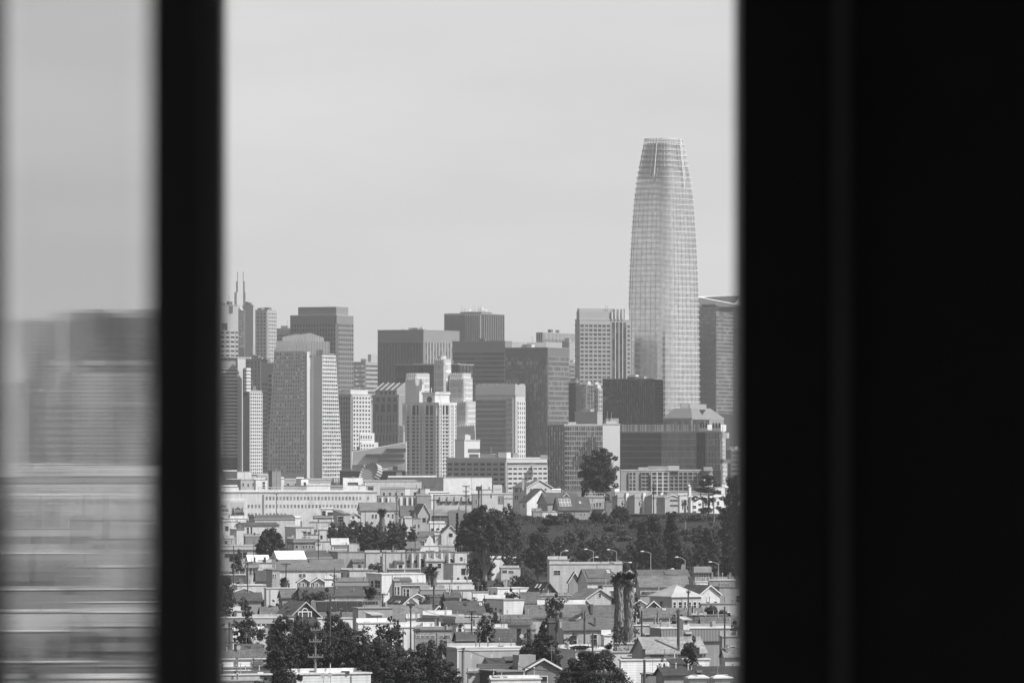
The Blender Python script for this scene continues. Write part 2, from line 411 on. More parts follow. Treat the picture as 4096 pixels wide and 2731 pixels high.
m = MB()
for j in range(0, len(rr[0]), 2):
    ys = list(range(392, 1290, 60)); m.tube([ring(y, .15)[j] for y in ys], .17, mat('metal', .25), 3, False)
m.build('mullion', root)
for xt, xb, yb in ((481, 448, 470), (512, 480, 510), (712, 757, 570), (722, 762, 500)):
    # tall pale slots that notch the crown
    pts = []
    for i in range(7):
        f = i / 6; px = PX('T', xt + (xb - xt) * f); y = PY('T', 120) + (PY('T', yb) - PY('T', 120)) * f
        R_ = ring(y, 1.0); best = min((p for p in R_ if p[1] < D), key=lambda p: abs(1176 + p[0] / (K * p[1]) - px)); pts.append((wx(px, best[1]), best[1] - .5, wz(y, D)))
    m = MB(); m.tube(pts, .5, mat('paint', .7), 4); m.build('crown_slot', root)

# tower behind it at the dark casing
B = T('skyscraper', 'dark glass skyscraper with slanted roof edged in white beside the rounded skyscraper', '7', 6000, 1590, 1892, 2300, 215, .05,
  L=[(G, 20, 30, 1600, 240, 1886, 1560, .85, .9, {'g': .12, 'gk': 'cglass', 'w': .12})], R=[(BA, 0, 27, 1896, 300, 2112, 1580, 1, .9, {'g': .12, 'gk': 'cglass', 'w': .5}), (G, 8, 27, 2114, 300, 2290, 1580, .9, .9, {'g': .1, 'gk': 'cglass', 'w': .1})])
D = 6000
pts = [(1600, 100), (1662, 118), (2130, 207), (2300, 60)]
P3 = lambda x, y, dy: (wx(PX('7', x), D + dy), D + dy, wz(PY('7', y), D))
m = MB(); a1, a2, a3, a4 = P3(1662, 118, 6), P3(2130, 207, 6), P3(2300, 80, 60), P3(1662, 118, 60)
m.poly((a1, a2, a3, a4), mat('cglass', .2)); m.poly((P3(1590, 240, 6), P3(2290, 240, 6), a2, a1), mat('cglass', .3)); m.build('slanted_roof', B.root)
for q in (((1662, 118, 5), (2130, 207, 5)), ((2130, 207, 5), (2210, 110, 20)), ((1662, 118, 5), (2200, 94, 58))):
    m = MB(); m.tube([P3(*q[0]), P3(*q[1])], .55, mat('paint', .85), 4); m.build('roof_edge', B.root)

# --- nearer downtown
# curved striped tower by the mullion
B = T('striped_tower', 'white striped tower with rounded balcony bands and central white shaft', '2', 4350, -75, -60, 384, 95, .8, a=64,
  R=[(BA, 0, 25, -60, 228, 281, 1335, 1, .48, {'g': .04, 'w': .8, 'cells': 12}), (G, 1, 1, 40, 100, 276, 222, 1, 1, {'g': .2}), (BA, 0, 4, -60, 1345, 281, 1560, 1, .7, {'g': .03, 'w': .2})], d=1.2)
for i in range(7):
    m = MB(); y = 238 + 44 * i; D = 4340; x0, x1 = wx(PX('2', 345), D), wx(PX('2', 440), D); z = wz(PY('2', y), D)
    arc = [(x0 + (x1 - x0) * (.5 - .5 * math.cos(t)), D + 14 - 11 * math.sin(t)) for t in np.linspace(0, math.pi, 9)]
    m.hexa is None
    m.poly([(x, y_, z + .9) for x, y_ in arc][::-1], mat('conc', .75)); m.poly([(x, y_, z - .9) for x, y_ in arc], mat('conc', .5))
    for (xa, ya), (xb, yb) in zip(arc, arc[1:]): m.poly(((xa, ya, z - .9), (xb, yb, z - .9), (xb, yb, z + .9), (xa, ya, z + .9)), mat('conc', .8))
    m.build('balcony', B.root)
m = MB(); xa, xb = wx(PX('2', 350), 4347), wx(PX('2', 432), 4347); m.box(xa, xb, 4347, 4358, 0, wz(PY('2', 232), 4347), mat('glass', .05)); m.build('glazing', B.root)
m = MB(); xa, xb = wx(PX('2', 278), 4340), wx(PX('2', 440), 4340); m.box(xa, xb, 4342, 4356, wz(PY('2', 106), 4340), wz(PY('2', 86), 4340), mat('conc', .85)); m.build('canopy', B.root)
T('office_block', 'grey block with rows of round porthole windows behind the striped tower', '2', 5000, 385, 585, 600, 105, .36, L=[(G, 4, 9, 392, 128, 575, 620, .42, .42, {'g': .06})])
T('office_block', 'grey block with one column of square dark openings beside the porthole block', '2', 4900, 575, 736, 760, 172, .42,
  L=[(G, 1, 12, 668, 295, 718, 990, .9, .55, {'g': .02}), (BA, 0, 20, 588, 400, 660, 1500, 1, .45, {'g': .1})])
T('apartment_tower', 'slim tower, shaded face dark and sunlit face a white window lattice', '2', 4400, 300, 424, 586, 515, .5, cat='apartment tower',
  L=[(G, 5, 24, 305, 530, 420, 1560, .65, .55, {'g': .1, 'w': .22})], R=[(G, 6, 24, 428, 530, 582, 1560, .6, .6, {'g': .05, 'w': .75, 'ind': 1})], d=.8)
# flared glass tower
B = plan('2', 4700, 675, 1160, 1576, -10, 24)
root = thing('flared_tower', 'flared pale glass tower with stepped glass crown and recessed dark centre', 'skyscraper', (B.c[0], B.c[1], 0)); B.root = root; B.reg = '2'; B.zt = wz(PY('2', -10), 4700)
FL = B.L; D = 4700
def sz(F, x, y): s, z = F.at(PX('2', x)); return (s, wz(PY('2', y), D))
m = MB(); m.fpoly(FL, [sz(FL, 1150, 18), sz(FL, 1150, 1640), sz(FL, 672, 1640), sz(FL, 680, 1000), sz(FL, 748, -30)], -18, 0, mat('cglass', .45)); m.build('wall', root)
random.seed(9); g = MB()
for j in range(31):
    y = 25 + 49 * j; xe = 752 - (752 - 690) * min(1, j / 20) ; n = 13
    for i in range(n):
        x0 = xe + (1128 - xe) * i / n; x1 = xe + (1128 - xe) * (i + .62) / n
        s0, _ = FL.at(PX('2', x0)); s1, _ = FL.at(PX('2', x1)); za, zb = wz(PY('2', y + 10), D), wz(PY('2', y + 36), D)
        dark = random.random() < (.22 if j < 20 else .75)
        if random.random() < .12: continue
        g.poly([FL.pt(s0, .12, za), FL.pt(s1, .12, za), FL.pt(s1, .12, zb), FL.pt(s0, .12, zb)], mat('glass', .09 if dark else .26))
g.build('glazing', root)['kind'] = 'stuff'
c = MB()
for j in range(33):
    z = wz(PY('2', 20 + 49 * j), D); s1 = FL.at(PX('2', 748 - 62 * min(1, j / 20)))[0]; s0 = FL.at(PX('2', 1132))[0]
    c.fbox(FL, s0, s1, z - .5, z + .5, .02, .35, mat('conc', .66))
for i in range(14):
    x0, x1 = 752 + (1128 - 752) * i / 13, 690 + (1128 - 690) * i / 13
    a, b = sz(FL, x0, 20), sz(FL, x1, 1000); e = sz(FL, x1, 1620)
    c.fpoly(FL, [(a[0] - .4, a[1]), (b[0] - .4, b[1]), (e[0] - .4, e[1]), (e[0] + .4, e[1]), (b[0] + .4, b[1]), (a[0] + .4, a[1])], .02, .4, mat('conc', .66))
c.build('cladding', root)
m = MB(); m.fbox(FL, FL.at(PX('2', 1164))[0], FL.at(PX('2', 1146))[0], 0, wz(PY('2', 20), D), -18, 1.2, mat('conc', .8)); m.build('edge_fin', root)
for i in range(17):
    m = MB(); z = wz(PY('2', 60 + 49 * i), D); m.fbox(FL, FL.at(PX('2', 1126))[0], FL.at(PX('2', 1090))[0], z - .4, z + .4, 0, 1.2, mat('paint', .8)); m.build('balcony_edge', root)
FR = B.R
m = MB(); i0 = 0
m.box(wx(PX('2', 1166), D), wx(PX('2', 1345), D), D + 14, D + 34, 0, wz(PY('2', -10), D), mat('cglass', .2)); m.build('recessed_core', root)
m = MB(); x0 = wx(PX('2', 1268), D); m.box(x0, wx(PX('2', 1338), D), D + 5, D + 30, 0, wz(PY('2', 70), D), mat('cglass', .16)); m.build('inner_wing', root)
F2 = Face((wx(PX('2', 1340), D), D), FR.u, FR.n, 60)
q = lambda x, y: (F2.at(PX('2', x))[0], wz(PY('2', y), D))
m = MB(); m.fpoly(F2, [q(1340, 62), q(1504, 38), q(1545, 700), q(1576, 1200), q(1576, 1640), q(1340, 1640)], -16, 0, mat('cglass', .3)); m.build('sunlit_wing', root)
c = MB(); g = MB()
for j in range(32):
    y = 72 + 49 * j; xe = 1504 + 72 * min(1, j / 24); z = wz(PY('2', y), D)
    c.fbox(F2, .1, q(xe, y)[0], z - .55, z + .55, .02, .5, mat('conc', .85))
    for i in range(8):
        a, b = q(1340 + (xe - 1340) * (i + .2) / 8, y)[0], q(1340 + (xe - 1340) * (i + .85) / 8, y)[0]
        g.poly([F2.pt(a, .06, z - 1), F2.pt(b, .06, z - 1), F2.pt(b, .06, z - 4.2), F2.pt(a, .06, z - 4.2)], mat('glass', random.choice((.08, .15, .25, .4))))
for i in range(9):
    a, b, e = q(1340 + 164 * i / 8, 60), q(1340 + 236 * i / 8, 1230), q(1340 + 236 * i / 8, 1640)
    c.fpoly(F2, [(a[0] - .3, a[1]), (b[0] - .3, b[1]), (e[0] - .3, e[1]), (e[0] + .3, e[1]), (b[0] + .3, b[1]), (a[0] + .3, a[1])], .02, .55, mat('conc', .8))
c.build('cladding', root); g.build('glazing', root)['kind'] = 'stuff'
# crown tiers
def tier(xa, xb, xc, ya, yb, yc, ybot, v, dy):
    B2 = plan('1', D + dy, xa, xb, xc, yb, 24); m = MB()
    z = [wz(PY('1', t), D) for t in (ya, yb, yc, ybot)]
    P = B2.p; A_, C_, E_, Q_ = P(B2.WL, 0), P(0, 0), P(0, B2.WR), P(B2.WL, B2.WR)
    lo, hi = [(x, y, z[3]) for x, y in (A_, C_, E_, Q_)], [(A_[0], A_[1], z[0]), (C_[0], C_[1], z[1]), (E_[0], E_[1], z[2]), (Q_[0], Q_[1], z[1])]
    m.hexa(lo + hi, mat('cglass', v)); m.build('glass_crown', root)
    c = MB()
    for F, W, za, zb in ((B2.L, B2.WL, z[1], z[0]), (B2.R, B2.WR, z[1], z[2])):
        for i in range(int(W / 2.6)):
            s = W * (i + .5) / int(W / 2.6); c.fbox(F, s - .07, s + .07, z[3], za + (zb - za) * s / W - .2, 0, .25, mat('metal', .45))
    c.build('crown_mullion', root)
tier(845, 1195, 1365, 960, 912, 965, 1100, .62, 6); tier(765, 1202, 1437, 1012, 1012, 1015, 1200, .5, 2)

# art deco block next to the flared tower
B = T('art_deco_tower', 'small stepped stone tower with white piers beside the flared glass tower', '2', 4800, 1532, 1712, 1945, 560, .6, wk='conc',
  L=[(G, 5, 15, 1540, 575, 1706, 1480, .55, .55, {'g': .05, 'w': .42})], R=[(G, 6, 13, 1716, 575, 1940, 1250, .62, .58, {'g': .05, 'w': .8})], pent=[(1590, 1690, 1905, 495, .75)], d=.8)
for x1, y, k in ((1978, 1038, 1), (2003, 1155, 2)):
    m = MB(); b = B.R.at(PX('2', x1))[0]; block(m, B, -1.5 * k, 10, B.WR * .35, b, 0, wz(PY('2', y), 4800), mat('conc', .75)); m.build('setback', B.root)
    F3 = Face(B.R.pt(0, 1.5 * k, 0)[:2], B.R.u, B.R.n, b); facade(B, B.root, F3, (G, 5, 1 if k == 1 else 2, 1815, y + 18, x1 - 8, y + (85 if k == 1 else 110), .55, .6, {'g': .06, 'w': .78}), .75, .3)
# grey block with sloping roof
B = T('office_block', 'grey postmodern block with sloping skylight roof and tall window bays', '3', 4900, 470, 800, 960, 1195, .36,
  L=[(G, 4, 1, 505, 1212, 790, 1280, .6, .7), (G, 4, 1, 485, 1295, 795, 1410, .7, .85, {'g': .03}), (G, 8, 2, 485, 1425, 795, 1670, .6, .8, {'g': .05}), (G, 8, 3, 470, 1680, 795, 2000, .6, .8, {'g': .05})])
m = MB(); FLx = B.L; w0 = FLx.at(PX('3', 770))[0]; w1 = FLx.at(PX('3', 498))[0]
zt = wz(PY('3', 1130), 4900); zr = wz(PY('3', 1035), 4900)
m.fbox(FLx, w0, w1, B.zt + .7, zt, -26, -1, mat('conc', .36)); m.build('upper_storey', B.root)
facade(B, B.root, Face(FLx.pt(0, -1, 0)[:2], FLx.u, FLx.n, w1), (G, 4, 1, 560, 1138, 765, 1190, .6, .75), .36, .3)
m = MB(); m.poly([FLx.pt(w0, -.5, zt), FLx.pt(w1, -.5, zt), FLx.pt(w1, -16, zr), FLx.pt(w0, -16, zr)], mat('cglass', .55)); m.poly([FLx.pt(w0, -16, zr), FLx.pt(w1, -16, zr), FLx.pt(w1, -26, zt), FLx.pt(w0, -26, zt)], mat('conc', .3))
m.poly([FLx.pt(w1, -.5, zt), FLx.pt(w1, -26, zt), FLx.pt(w1, -16, zr)], mat('conc', .7)); m.poly([FLx.pt(w0, -.5, zt), FLx.pt(w0, -16, zr), FLx.pt(w0, -26, zt)], mat('conc', .4)); m.build('skylight_roof', B.root)
for i in range(5):
    m = MB(); s = w0 + (w1 - w0) * i / 4; m.tube([FLx.pt(s, -.4, zt + .2), FLx.pt(s, -16, zr + .2)], .2, mat('conc', .75), 4); m.build('roof_rib', B.root)
# dark glass block half hidden by the deco towers
T('office_block', 'near-black glass block showing on both sides of the central deco tower', '3', 5050, 762, 1560, 1742, 812, .1,
  L=[(G, 18, 14, 768, 815, 1552, 1900, .85, .85, {'g': .03, 'w': .08})], R=[(RI, 4, 0, 1566, 815, 1736, 1500, .8, 1, {'g': .03, 'w': .08})], pent=[(975, 1530, 1560, 792, .55)])
# triple-shouldered deco tower
root = thing('art_deco_tower', 'tall pale art deco tower with raised centre and two crenellated shoulders', 'skyscraper', (wx(PX('3', 1350), 4650), 4650, 0))
def deco(xl, xm, xr, yt, yb, D, nl, nr, ny, steps=()):
    B = plan('3', D, xl, xm, xr, yt, 24); B.root = root
    m = MB(); block(m, B, 0, B.WL, 0, B.WR, 0, B.zt, mat('conc', .85)); m.build('shaft', root)
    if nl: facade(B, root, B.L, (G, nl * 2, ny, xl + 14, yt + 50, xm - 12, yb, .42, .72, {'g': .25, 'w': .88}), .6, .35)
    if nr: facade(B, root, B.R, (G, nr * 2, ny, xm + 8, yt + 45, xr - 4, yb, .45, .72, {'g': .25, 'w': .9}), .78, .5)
    m = MB()
    for F, W in ((B.L, B.WL), (B.R, B.WR)):
        n = max(3, int(W / 1.7))
        for i in range(n):
            s = W * (i + .5) / n; m.fbox(F, s - .38, s + .38, B.zt - 4, B.zt + random.uniform(.1, .6), -.3, .4, mat('conc', .88))
    m.build('crenellation', root)
    return B
random.seed(2)
deco(1240, 1372, 1452, 745, 1300, 4640, 3, 2, 5); deco(890, 1022, 1182, 920, 1500, 4660, 4, 5, 7); deco(882, 1015, 1120, 985, 1500, 4655, 0, 0, 7)
deco(1438, 1606, 1703, 918, 1500, 4640, 5, 4, 7); deco(1430, 1618, 1722, 985, 1500, 4636, 5, 4, 7); deco(1420, 1652, 1762, 1272, 1790, 4630, 7, 4, 7); deco(1520, 1758, 1812, 1572, 1780, 4622, 0, 2, 3); deco(800, 870, 890, 1572, 1790, 4640, 2, 0, 3); deco(845, 920, 1000, 1290, 1900, 4646, 2, 2, 9)
m = MB(); p = (wx(PX('3', 1348), 4655), 4655); m.tube([(p[0], p[1], wz(PY('3', 745), 4650)), (p[0], p[1], wz(PY('3', 700), 4650))], [3.2, 2.6], mat('conc', .7), 10); m.build('lantern', root)
m = MB(); m.tube([(p[0], p[1], wz(PY('3', 700), 4650)), (p[0], p[1], wz(PY('3', 640), 4650))], [.35, .2], mat('metal', .3), 5); m.build('flagpole', root)
for i, (x, yy) in enumerate(((1208, 1100), (1222, 1160))):
    m = MB(); X = wx(PX('3', x), 4600); m.tube([(X, 4600, wz(PY('3', 1190), 4600)), (X, 4600, wz(PY('3', yy), 4600))], .4, mat('metal', .6), 4); m.build('mast', root)

# white hotel-like block in the middle
B = plan('4', 4200, 893, 1298, 1522, 375, 24)
root = thing('white_tower', 'white apartment tower of small square windows below the deco tower', 'apartment tower', (B.c[0], B.c[1], 0)); B.root = root
m = MB(); block(m, B, 0, B.WL, 0, B.WR, 0, B.zt, mat('conc', .78)); m.build('wall', root)
cols = [(905, 928), (970, 1004), (1024, 1057), (1072, 1094), (1137, 1172), (1192, 1230), (1264, 1288)]; colr = [(1309, 1322), (1344, 1374), (1386, 1418), (1449, 1463), (1496, 1514)]
gm = [mat('glass', v) for v in (.03, .05, .1)]
def wins(F, cs, y0, n, dy, h, off):
    for j in range(n):
        for a, b in cs:
            s0, s1 = sorted((F.at(PX('4', a))[0], F.at(PX('4', b))[0])); y = y0 + dy * j
            off.append((F, s0, s1, wz(PY('4', y + h), 4200), wz(PY('4', y), 4200)))
W = []; wins(B.R, colr, 520, 17, 45.6, 28, W); wins(B.R, [colr[0], colr[3], colr[4]], 382, 3, 45, 27, W); W1 = W[:]; W = []; wins(B.L, cols, 520, 17, 45.6, 28, W)
for q in W1 + W[:7]:
    m = MB(); m.fbox(*q[:5], -.1, .06, random.choice(gm)); m.build('window', root)
m = MB()
for q in W[7:]: m.fbox(*q[:5], -.1, .06, random.choice(gm))
m.build('window', root, 'stuff')
for F, a, b in ((B.L, 970, 1008), (B.L, 1026, 1057), (B.L, 1138, 1174), (B.L, 1192, 1232), (B.R, 1344, 1374), (B.R, 1388, 1418)):
    s0, s1 = sorted((F.at(PX('4', a))[0], F.at(PX('4', b))[0])); m = MB(); m.fbox(F, s0, s1, wz(PY('4', 500), 4200), wz(PY('4', 382), 4200), -.1, .06, gm[0]); m.build('tall_window', root)
c = MB()
for F, xs in ((B.L, (893, 955, 1066, 1104, 1124, 1246, 1262)), (B.R, (1300, 1334, 1428, 1440, 1480, 1490))):
    for x in xs:
        s = F.at(PX('4', x))[0]; c.fbox(F, max(0, s - .7), s + .7, 0, wz(PY('4', 372), 4200), .0, .7, mat('conc', .78))
for F, x0, x1 in ((B.L, 1297, 895), (B.R, 1299, 1520)):
    for y in [507] + [507 + 45.6 * j for j in range(1, 18)]:
        z = wz(PY('4', y), 4200); c.fbox(F, .05, F.at(PX('4', x1))[0], z - .35, z + .35, 0, .3, mat('conc', .74))
c.build('cladding', root)
m = MB(); block(m, B, -.4, B.WL + .4, -.4, B.WR + .4, B.zt + .02, B.zt + 1.8, mat('conc', .8)); m.build('cornice', root)
B2 = plan('4', 4206, 1098, 1252, 1436, 240, 24); m = MB(); block(m, B2, 0, B2.WL, 0, B2.WR, B.zt + 1.8, B2.zt, mat('conc', .8)); m.build('attic', root)
m = MB(); block(m, B2, -.5, B2.WL + .5, -.5, B2.WR + .5, B2.zt, B2.zt + 1.4, mat('conc', .82)); m.build('attic_cornice', root)
m = MB(); s = B2.L.at(PX('4', 1186))[0]; z = wz(PY('4', 308), 4206); m.fpoly(B2.L, [(s + 2.0 * math.cos(t), z + 2.2 * math.sin(t)) for t in np.linspace(0, 2 * math.pi, 12, endpoint=False)], -.1, .15, gm[0]); m.build('round_window', root)
for x, z1 in ((1265, 222), (1345, 218), (1215, 222)):
    m = MB(); X = wx(PX('4', x), 4212); m.tube([(X, 4212, B2.zt + 1), (X + 5, 4212, wz(PY('4', z1 - 8), 4212))], .3, mat('paint', .7), 4); m.build('roof_davit', root)

# glass block with white end wall
B = T('office_block', 'glass office block with ribbed crown and white end wall of paired windows', '6', 4500, 196, 696, 820, 262, .74,
  L=[(G, 36, 12, 200, 300, 575, 1030, .72, .86, {'g': .22, 'gk': 'cglass', 'w': .7}), (G, 5, 12, 585, 280, 665, 1030, .7, .72, {'g': .3, 'gk': 'cglass', 'w': .8}), (BA, 0, 6, 200, 310, 575, 1030, 1, .93, {'g': .2, 'gk': 'cglass', 'w': .9})],
  R=[(G, 4, 12, 712, 325, 814, 1045, .42, .62, {'g': .05, 'w': .82, 'ind': 1})], d=.5)
m = MB(); FLx, FRx = B.L, B.R; zt = wz(PY('6', 112), 4500)
block(m, B, .3, B.WL, .3, B.WR - 1, B.zt + .7, zt - 3, mat('cglass', .28)); m.build('crown', B.root)
for F, W, n in ((B.L, B.WL, 44), (B.R, B.WR, 12)):
    m = MB()
    for i in range(n):
        s = W * (i + .5) / n; m.fbox(F, s - .3, s + .3, B.zt + .8, zt + random.uniform(-.5, .5), -.25, .15, mat('paint', .75))
    m.build('crown_rib', B.root)
# black block, wedge, mottled glass
T('office_block', 'black glass block in front of the rounded skyscraper', '8', 4300, 471, 1124, 1226, 55, .05,
  L=[(G, 26, 14, 475, 60, 1120, 640, .93, .95, {'g': .05, 'gk': 'cglass', 'w': .03})], R=[(G, 6, 14, 1128, 60, 1222, 640, .9, .93, {'g': .09, 'gk': 'cglass', 'w': .06})], pent=[(765, 870, 880, 28, .04)], roof=.2)
T('office_block', 'narrow near-black slab wedged between dark glass block and slanted glass wall', '6', 4950, 1362, 1462, 1475, 98, .05)
B = T('office_block', 'pale glass wall leaning back beside a mottled glass bay', '6', 4900, 1452, 1585, 1800, 125, .3,
  L=[(G, 9, 16, 1455, 130, 1583, 560, .9, .9, {'g': .5, 'gk': 'cglass', 'w': .4})], R=[(G, 6, 9, 1590, 130, 1790, 560, .85, .85, {'g': .14, 'gk': 'cglass', 'w': .25, 'wts': (3, 3, 3)})])
T('office_block', 'plain pale low block with lit rooftop edge under the slanted glass wall', '6', 4450, 1440, 1722, 1782, 468, .5, cat='office block')
T('office_block', 'small stepped stone block half hidden beside the black glass block', '6', 4800, 1690, 1735, 1800, 175, .55, R=[(G, 3, 5, 1738, 185, 1795, 480, .6, .6)], L=[(G, 2, 5, 1692, 185, 1733, 480, .6, .6)])
# hip-roofed block behind the dark glass block
B = T('office_block', 'block with large grey hipped roof and rooftop plant below the rounded skyscraper', '8', 4050, 1230, 1592, 1992, 550, .35,
  L=[(G, 8, 2, 1235, 560, 1588, 700, .8, .7, {'g': .12, 'gk': 'cglass'})], R=[(RI, 10, 0, 1600, 556, 1800, 640, .8, 1, {'g': .04, 'w': .15})])
zr = wz(PY('8', 412), 4050); m = MB(); i = 7; q = [B.p(-.3, -.3), B.p(-.3, B.WR + .3), B.p(B.WL + .3, B.WR + .3), B.p(B.WL + .3, -.3)]
h = [B.p(B.WL * .12, B.WR * .08), B.p(B.WL * .12, B.WR * .68), B.p(B.WL * .68, B.WR * .68), B.p(B.WL * .68, B.WR * .08)]
m.hexa([(x, y, B.zt + .7) for x, y in q] + [(x, y, zr) for x, y in h], mat('conc', .3)); m.build('hipped_roof', B.root)
for x0, x1, y, v in ((1450, 1560, 355, .6), (1550, 1772, 365, .85)):
    m = MB(); m.box(wx(PX('8', x0), 4070), wx(PX('8', x1), 4070), 4066, 4078, zr - 1, wz(PY('8', y), 4070), mat('conc', v)); m.build('roof_plant', B.root)
# wide dark glass block with white corner turrets
B = T('office_block', 'wide dark glass office block with floor lines and small white corner blocks on top', '8', 3700, 690, 1960, 2005, 715, .18,
  L=[(G, 60, 6, 695, 722, 1210, 1190, .8, .86, {'g': .1, 'gk': 'cglass', 'w': .3}), (G, 30, 6, 1215, 722, 1645, 1190, .88, .9, {'g': .1, 'gk': 'cglass', 'w': .6, 'wts': (4, 3, 2)}), (G, 8, 6, 1655, 722, 1765, 1190, .95, .95, {'g': .025, 'w': .05}), (G, 10, 6, 1770, 722, 1955, 1190, .85, .9, {'g': .1, 'gk': 'cglass', 'w': .6})],
  R=[(G, 2, 12, 1962, 722, 2003, 1340, .5, .6, {'w': .85})], roof=.4)
m = MB(); z = B.zt
for i in range(90):
    s = B.WL * (.16 + .84 * i / 90); m.fbox(B.L, s, s + .5, z + .7, z + 4.6, -.8, -.3, mat('paint', random.choice((.3, .45, .7))))
m.build('parapet_screen', B.root)
m = MB(); block(m, B, B.WL * .16, B.WL - .3, 1, 10, z + .7, z + 4.4, mat('conc', .3)); m.build('penthouse', B.root)
for x0, x1 in ((1690, 1790), (1846, 1975)):
    m = MB(); a, b = sorted((B.L.at(PX('8', x0))[0], B.L.at(PX('8', min(x1, 1958)))[0])); m.fbox(B.L, a, b, z + .7, wz(PY('8', 620), 3700), -8, .3, mat('conc', .85)); o = m.build('turret', B.root)
    for k in range(3):
        w = MB(); s = a + (b - a) * (k + .5) / 3; w.fbox(B.L, s - .6, s + .6, z + 2.5, z + 5.5, .2, .36, mat('glass', .06)); w.build('window', o)
m = MB(); a, b = sorted((B.L.at(PX('8', 1300))[0], B.L.at(PX('8', 1515))[0])); m.fbox(B.L, a, b, z + .7, wz(PY('8', 618), 3700), -16, -9, mat('conc', .7)); m.build('roof_plant', B.root)
T('apartment_block', 'narrow white stepped block with small windows at the end of the dark glass block', '8', 3690, 1958, 1968, 2003, 805, .82, R=[(G, 2, 5, 1972, 815, 2000, 1080, .45, .5, {'g': .08, 'w': .82})], cat='apartment block', a=60)
T('apartment_block', 'lower white stepped block with small windows under the narrow stepped one', '8', 3640, 1955, 1970, 2032, 1118, .8, R=[(G, 3, 4, 1974, 1125, 2030, 1350, .45, .5, {'g': .08, 'w': .8})], cat='apartment block', a=60)
T('office_block', 'dull glass block behind the dark casing, lowest part of the slanted-roof tower', '8', 4600, 1900, 2080, 2400, 940, .22, R=[(BA, 0, 8, 2084, 950, 2380, 1400, 1, .6, {'g': .1, 'gk': 'cglass'})])
# mottled apartment glass and white slab
B = T('apartment_block', 'mottled grey glass apartment block behind the lone hill eucalyptus', '6', 3800, 1100, 1305, 1795, 628, .3, a=60, cat='apartment block',
  L=[(G, 6, 13, 1105, 640, 1300, 1440, .85, .8, {'g': .14, 'gk': 'cglass', 'w': .32, 'wts': (3, 3, 2)})], R=[(G, 17, 13, 1310, 640, 1790, 1440, .85, .78, {'g': .16, 'gk': 'cglass', 'w': .34, 'wts': (4, 4, 2)})], roof=.5)
B = T('blank_tower', 'blank sunlit white slab tower standing behind the hill eucalyptus', '6', 3780, 1788, 1790, 2008, 622, .8, a=70, cat='apartment tower', pent=[])
m = MB(); m.box(wx(PX('6', 1828), 3800), wx(PX('6', 1935), 3800), 3794, 3806, B.zt, wz(PY('6', 545), 3800), mat('conc', .6)); m.build('penthouse', B.root)
m = MB(); m.box(wx(PX('6', 1935), 3802), wx(PX('6', 1968), 3802), 3797, 3806, B.zt, wz(PY('6', 565), 3800), mat('conc', .5)); m.build('roof_plant', B.root)
# banded low building
B = T('office_block', 'low five-storey block with strip windows, one face shaded and one sunlit', '6', 3600, -170, 580, 1094, 1048, .62,
  L=[(G, 9, 5, -165, 1085, 572, 1400, .72, .45, {'g': .05, 'w': .5})], R=[(BA, 0, 1, 590, 1092, 1090, 1130, 1, .62, {'g': .05}), (G, 8, 6, 588, 1145, 1090, 1510, .78, .42, {'g': .05, 'w': .62, 'ind': 1})], roof=.6)
for x0, x1, y, v in ((520, 585, 975, .6), (585, 665, 985, .15), (665, 725, 980, .5), (1010, 1095, 1000, .6), (250, 520, 990, .25)):
    m = MB(); a = B.L.at(PX('6', min(x1, 579)))[0] if x0 < 580 else None
    X0, X1 = wx(PX('6', x0), 3625), wx(PX('6', x1), 3625); m.box(X0, X1, 3618, 3630, B.zt, wz(PY('6', y), 3625), mat('conc', v)); m.build('roof_plant', B.root)
# museum: white faceted wedge, block and striped ring
D = 3900; F = Face((0, D), (1, 0), (0, -1), 1)
root = thing('museum', 'white faceted museum wing with long slot windows beside the white apartment tower', 'museum', (wx(PX('4', 500), D), D, 0))
q = lambda x, y: (wx(PX('4', x), D), wz(PY('4', y), D))
m = MB(); a_, b_, c_, d_, e_ = q(185, 1600), q(225, 962), q(872, 850), q(893, 848), q(893, 1600)
bk = lambda p: (p[0], D + 30, p[1] + .5)
pts = [a_, e_, d_, c_, b_]
fr = [(x, D + (0 if x > q(300, 0)[0] else 3), z) for x, z in pts]; br = [bk(p) for p in pts]
m.poly(fr, mat('conc', .66)); m.poly(br[::-1], mat('conc', .6))
for i in range(5): m.poly((fr[i], br[i], br[(i + 1) % 5], fr[(i + 1) % 5]), mat('conc', .66))
m.build('wall', root)
for x0, x1, y0, y1 in ((642, 888, 918, 958), (385, 868, 988, 1025), (538, 878, 1055, 1082)):
    o = MB(); a, b = q(x0, y1), q(x1, y0); o.box(a[0], b[0], D - .3, D + 2, a[1], b[1], mat('glass', .07)); o.build('slot_window', root)
for x0, x1, y0, y1, v in ((1520, 1622, 825, 1300, .62), (1618, 1812, 822, 960, .82), (1618, 1822, 960, 1300, .82)):
    pass
B = T('museum', 'white museum block with two dark horizontal slots beside the apartment tower', '4', 3950, 1505, 1622, 1818, 822, .82, a=40, cat='museum',
  R=[(G, 1, 1, 1668, 925, 1812, 962, 1, 1, {'g': .15}), (G, 1, 1, 1682, 990, 1796, 1027, 1, 1, {'g': .05})])
D = 3850; c0 = Vector((wx(PX('4', 420), D), D, wz(PY('4', 1222), D)))
root = thing('skylight_drum', 'slanted striped drum with oval disc standing before the museum wing', 'skylight drum', (c0.x, c0.y, 0))
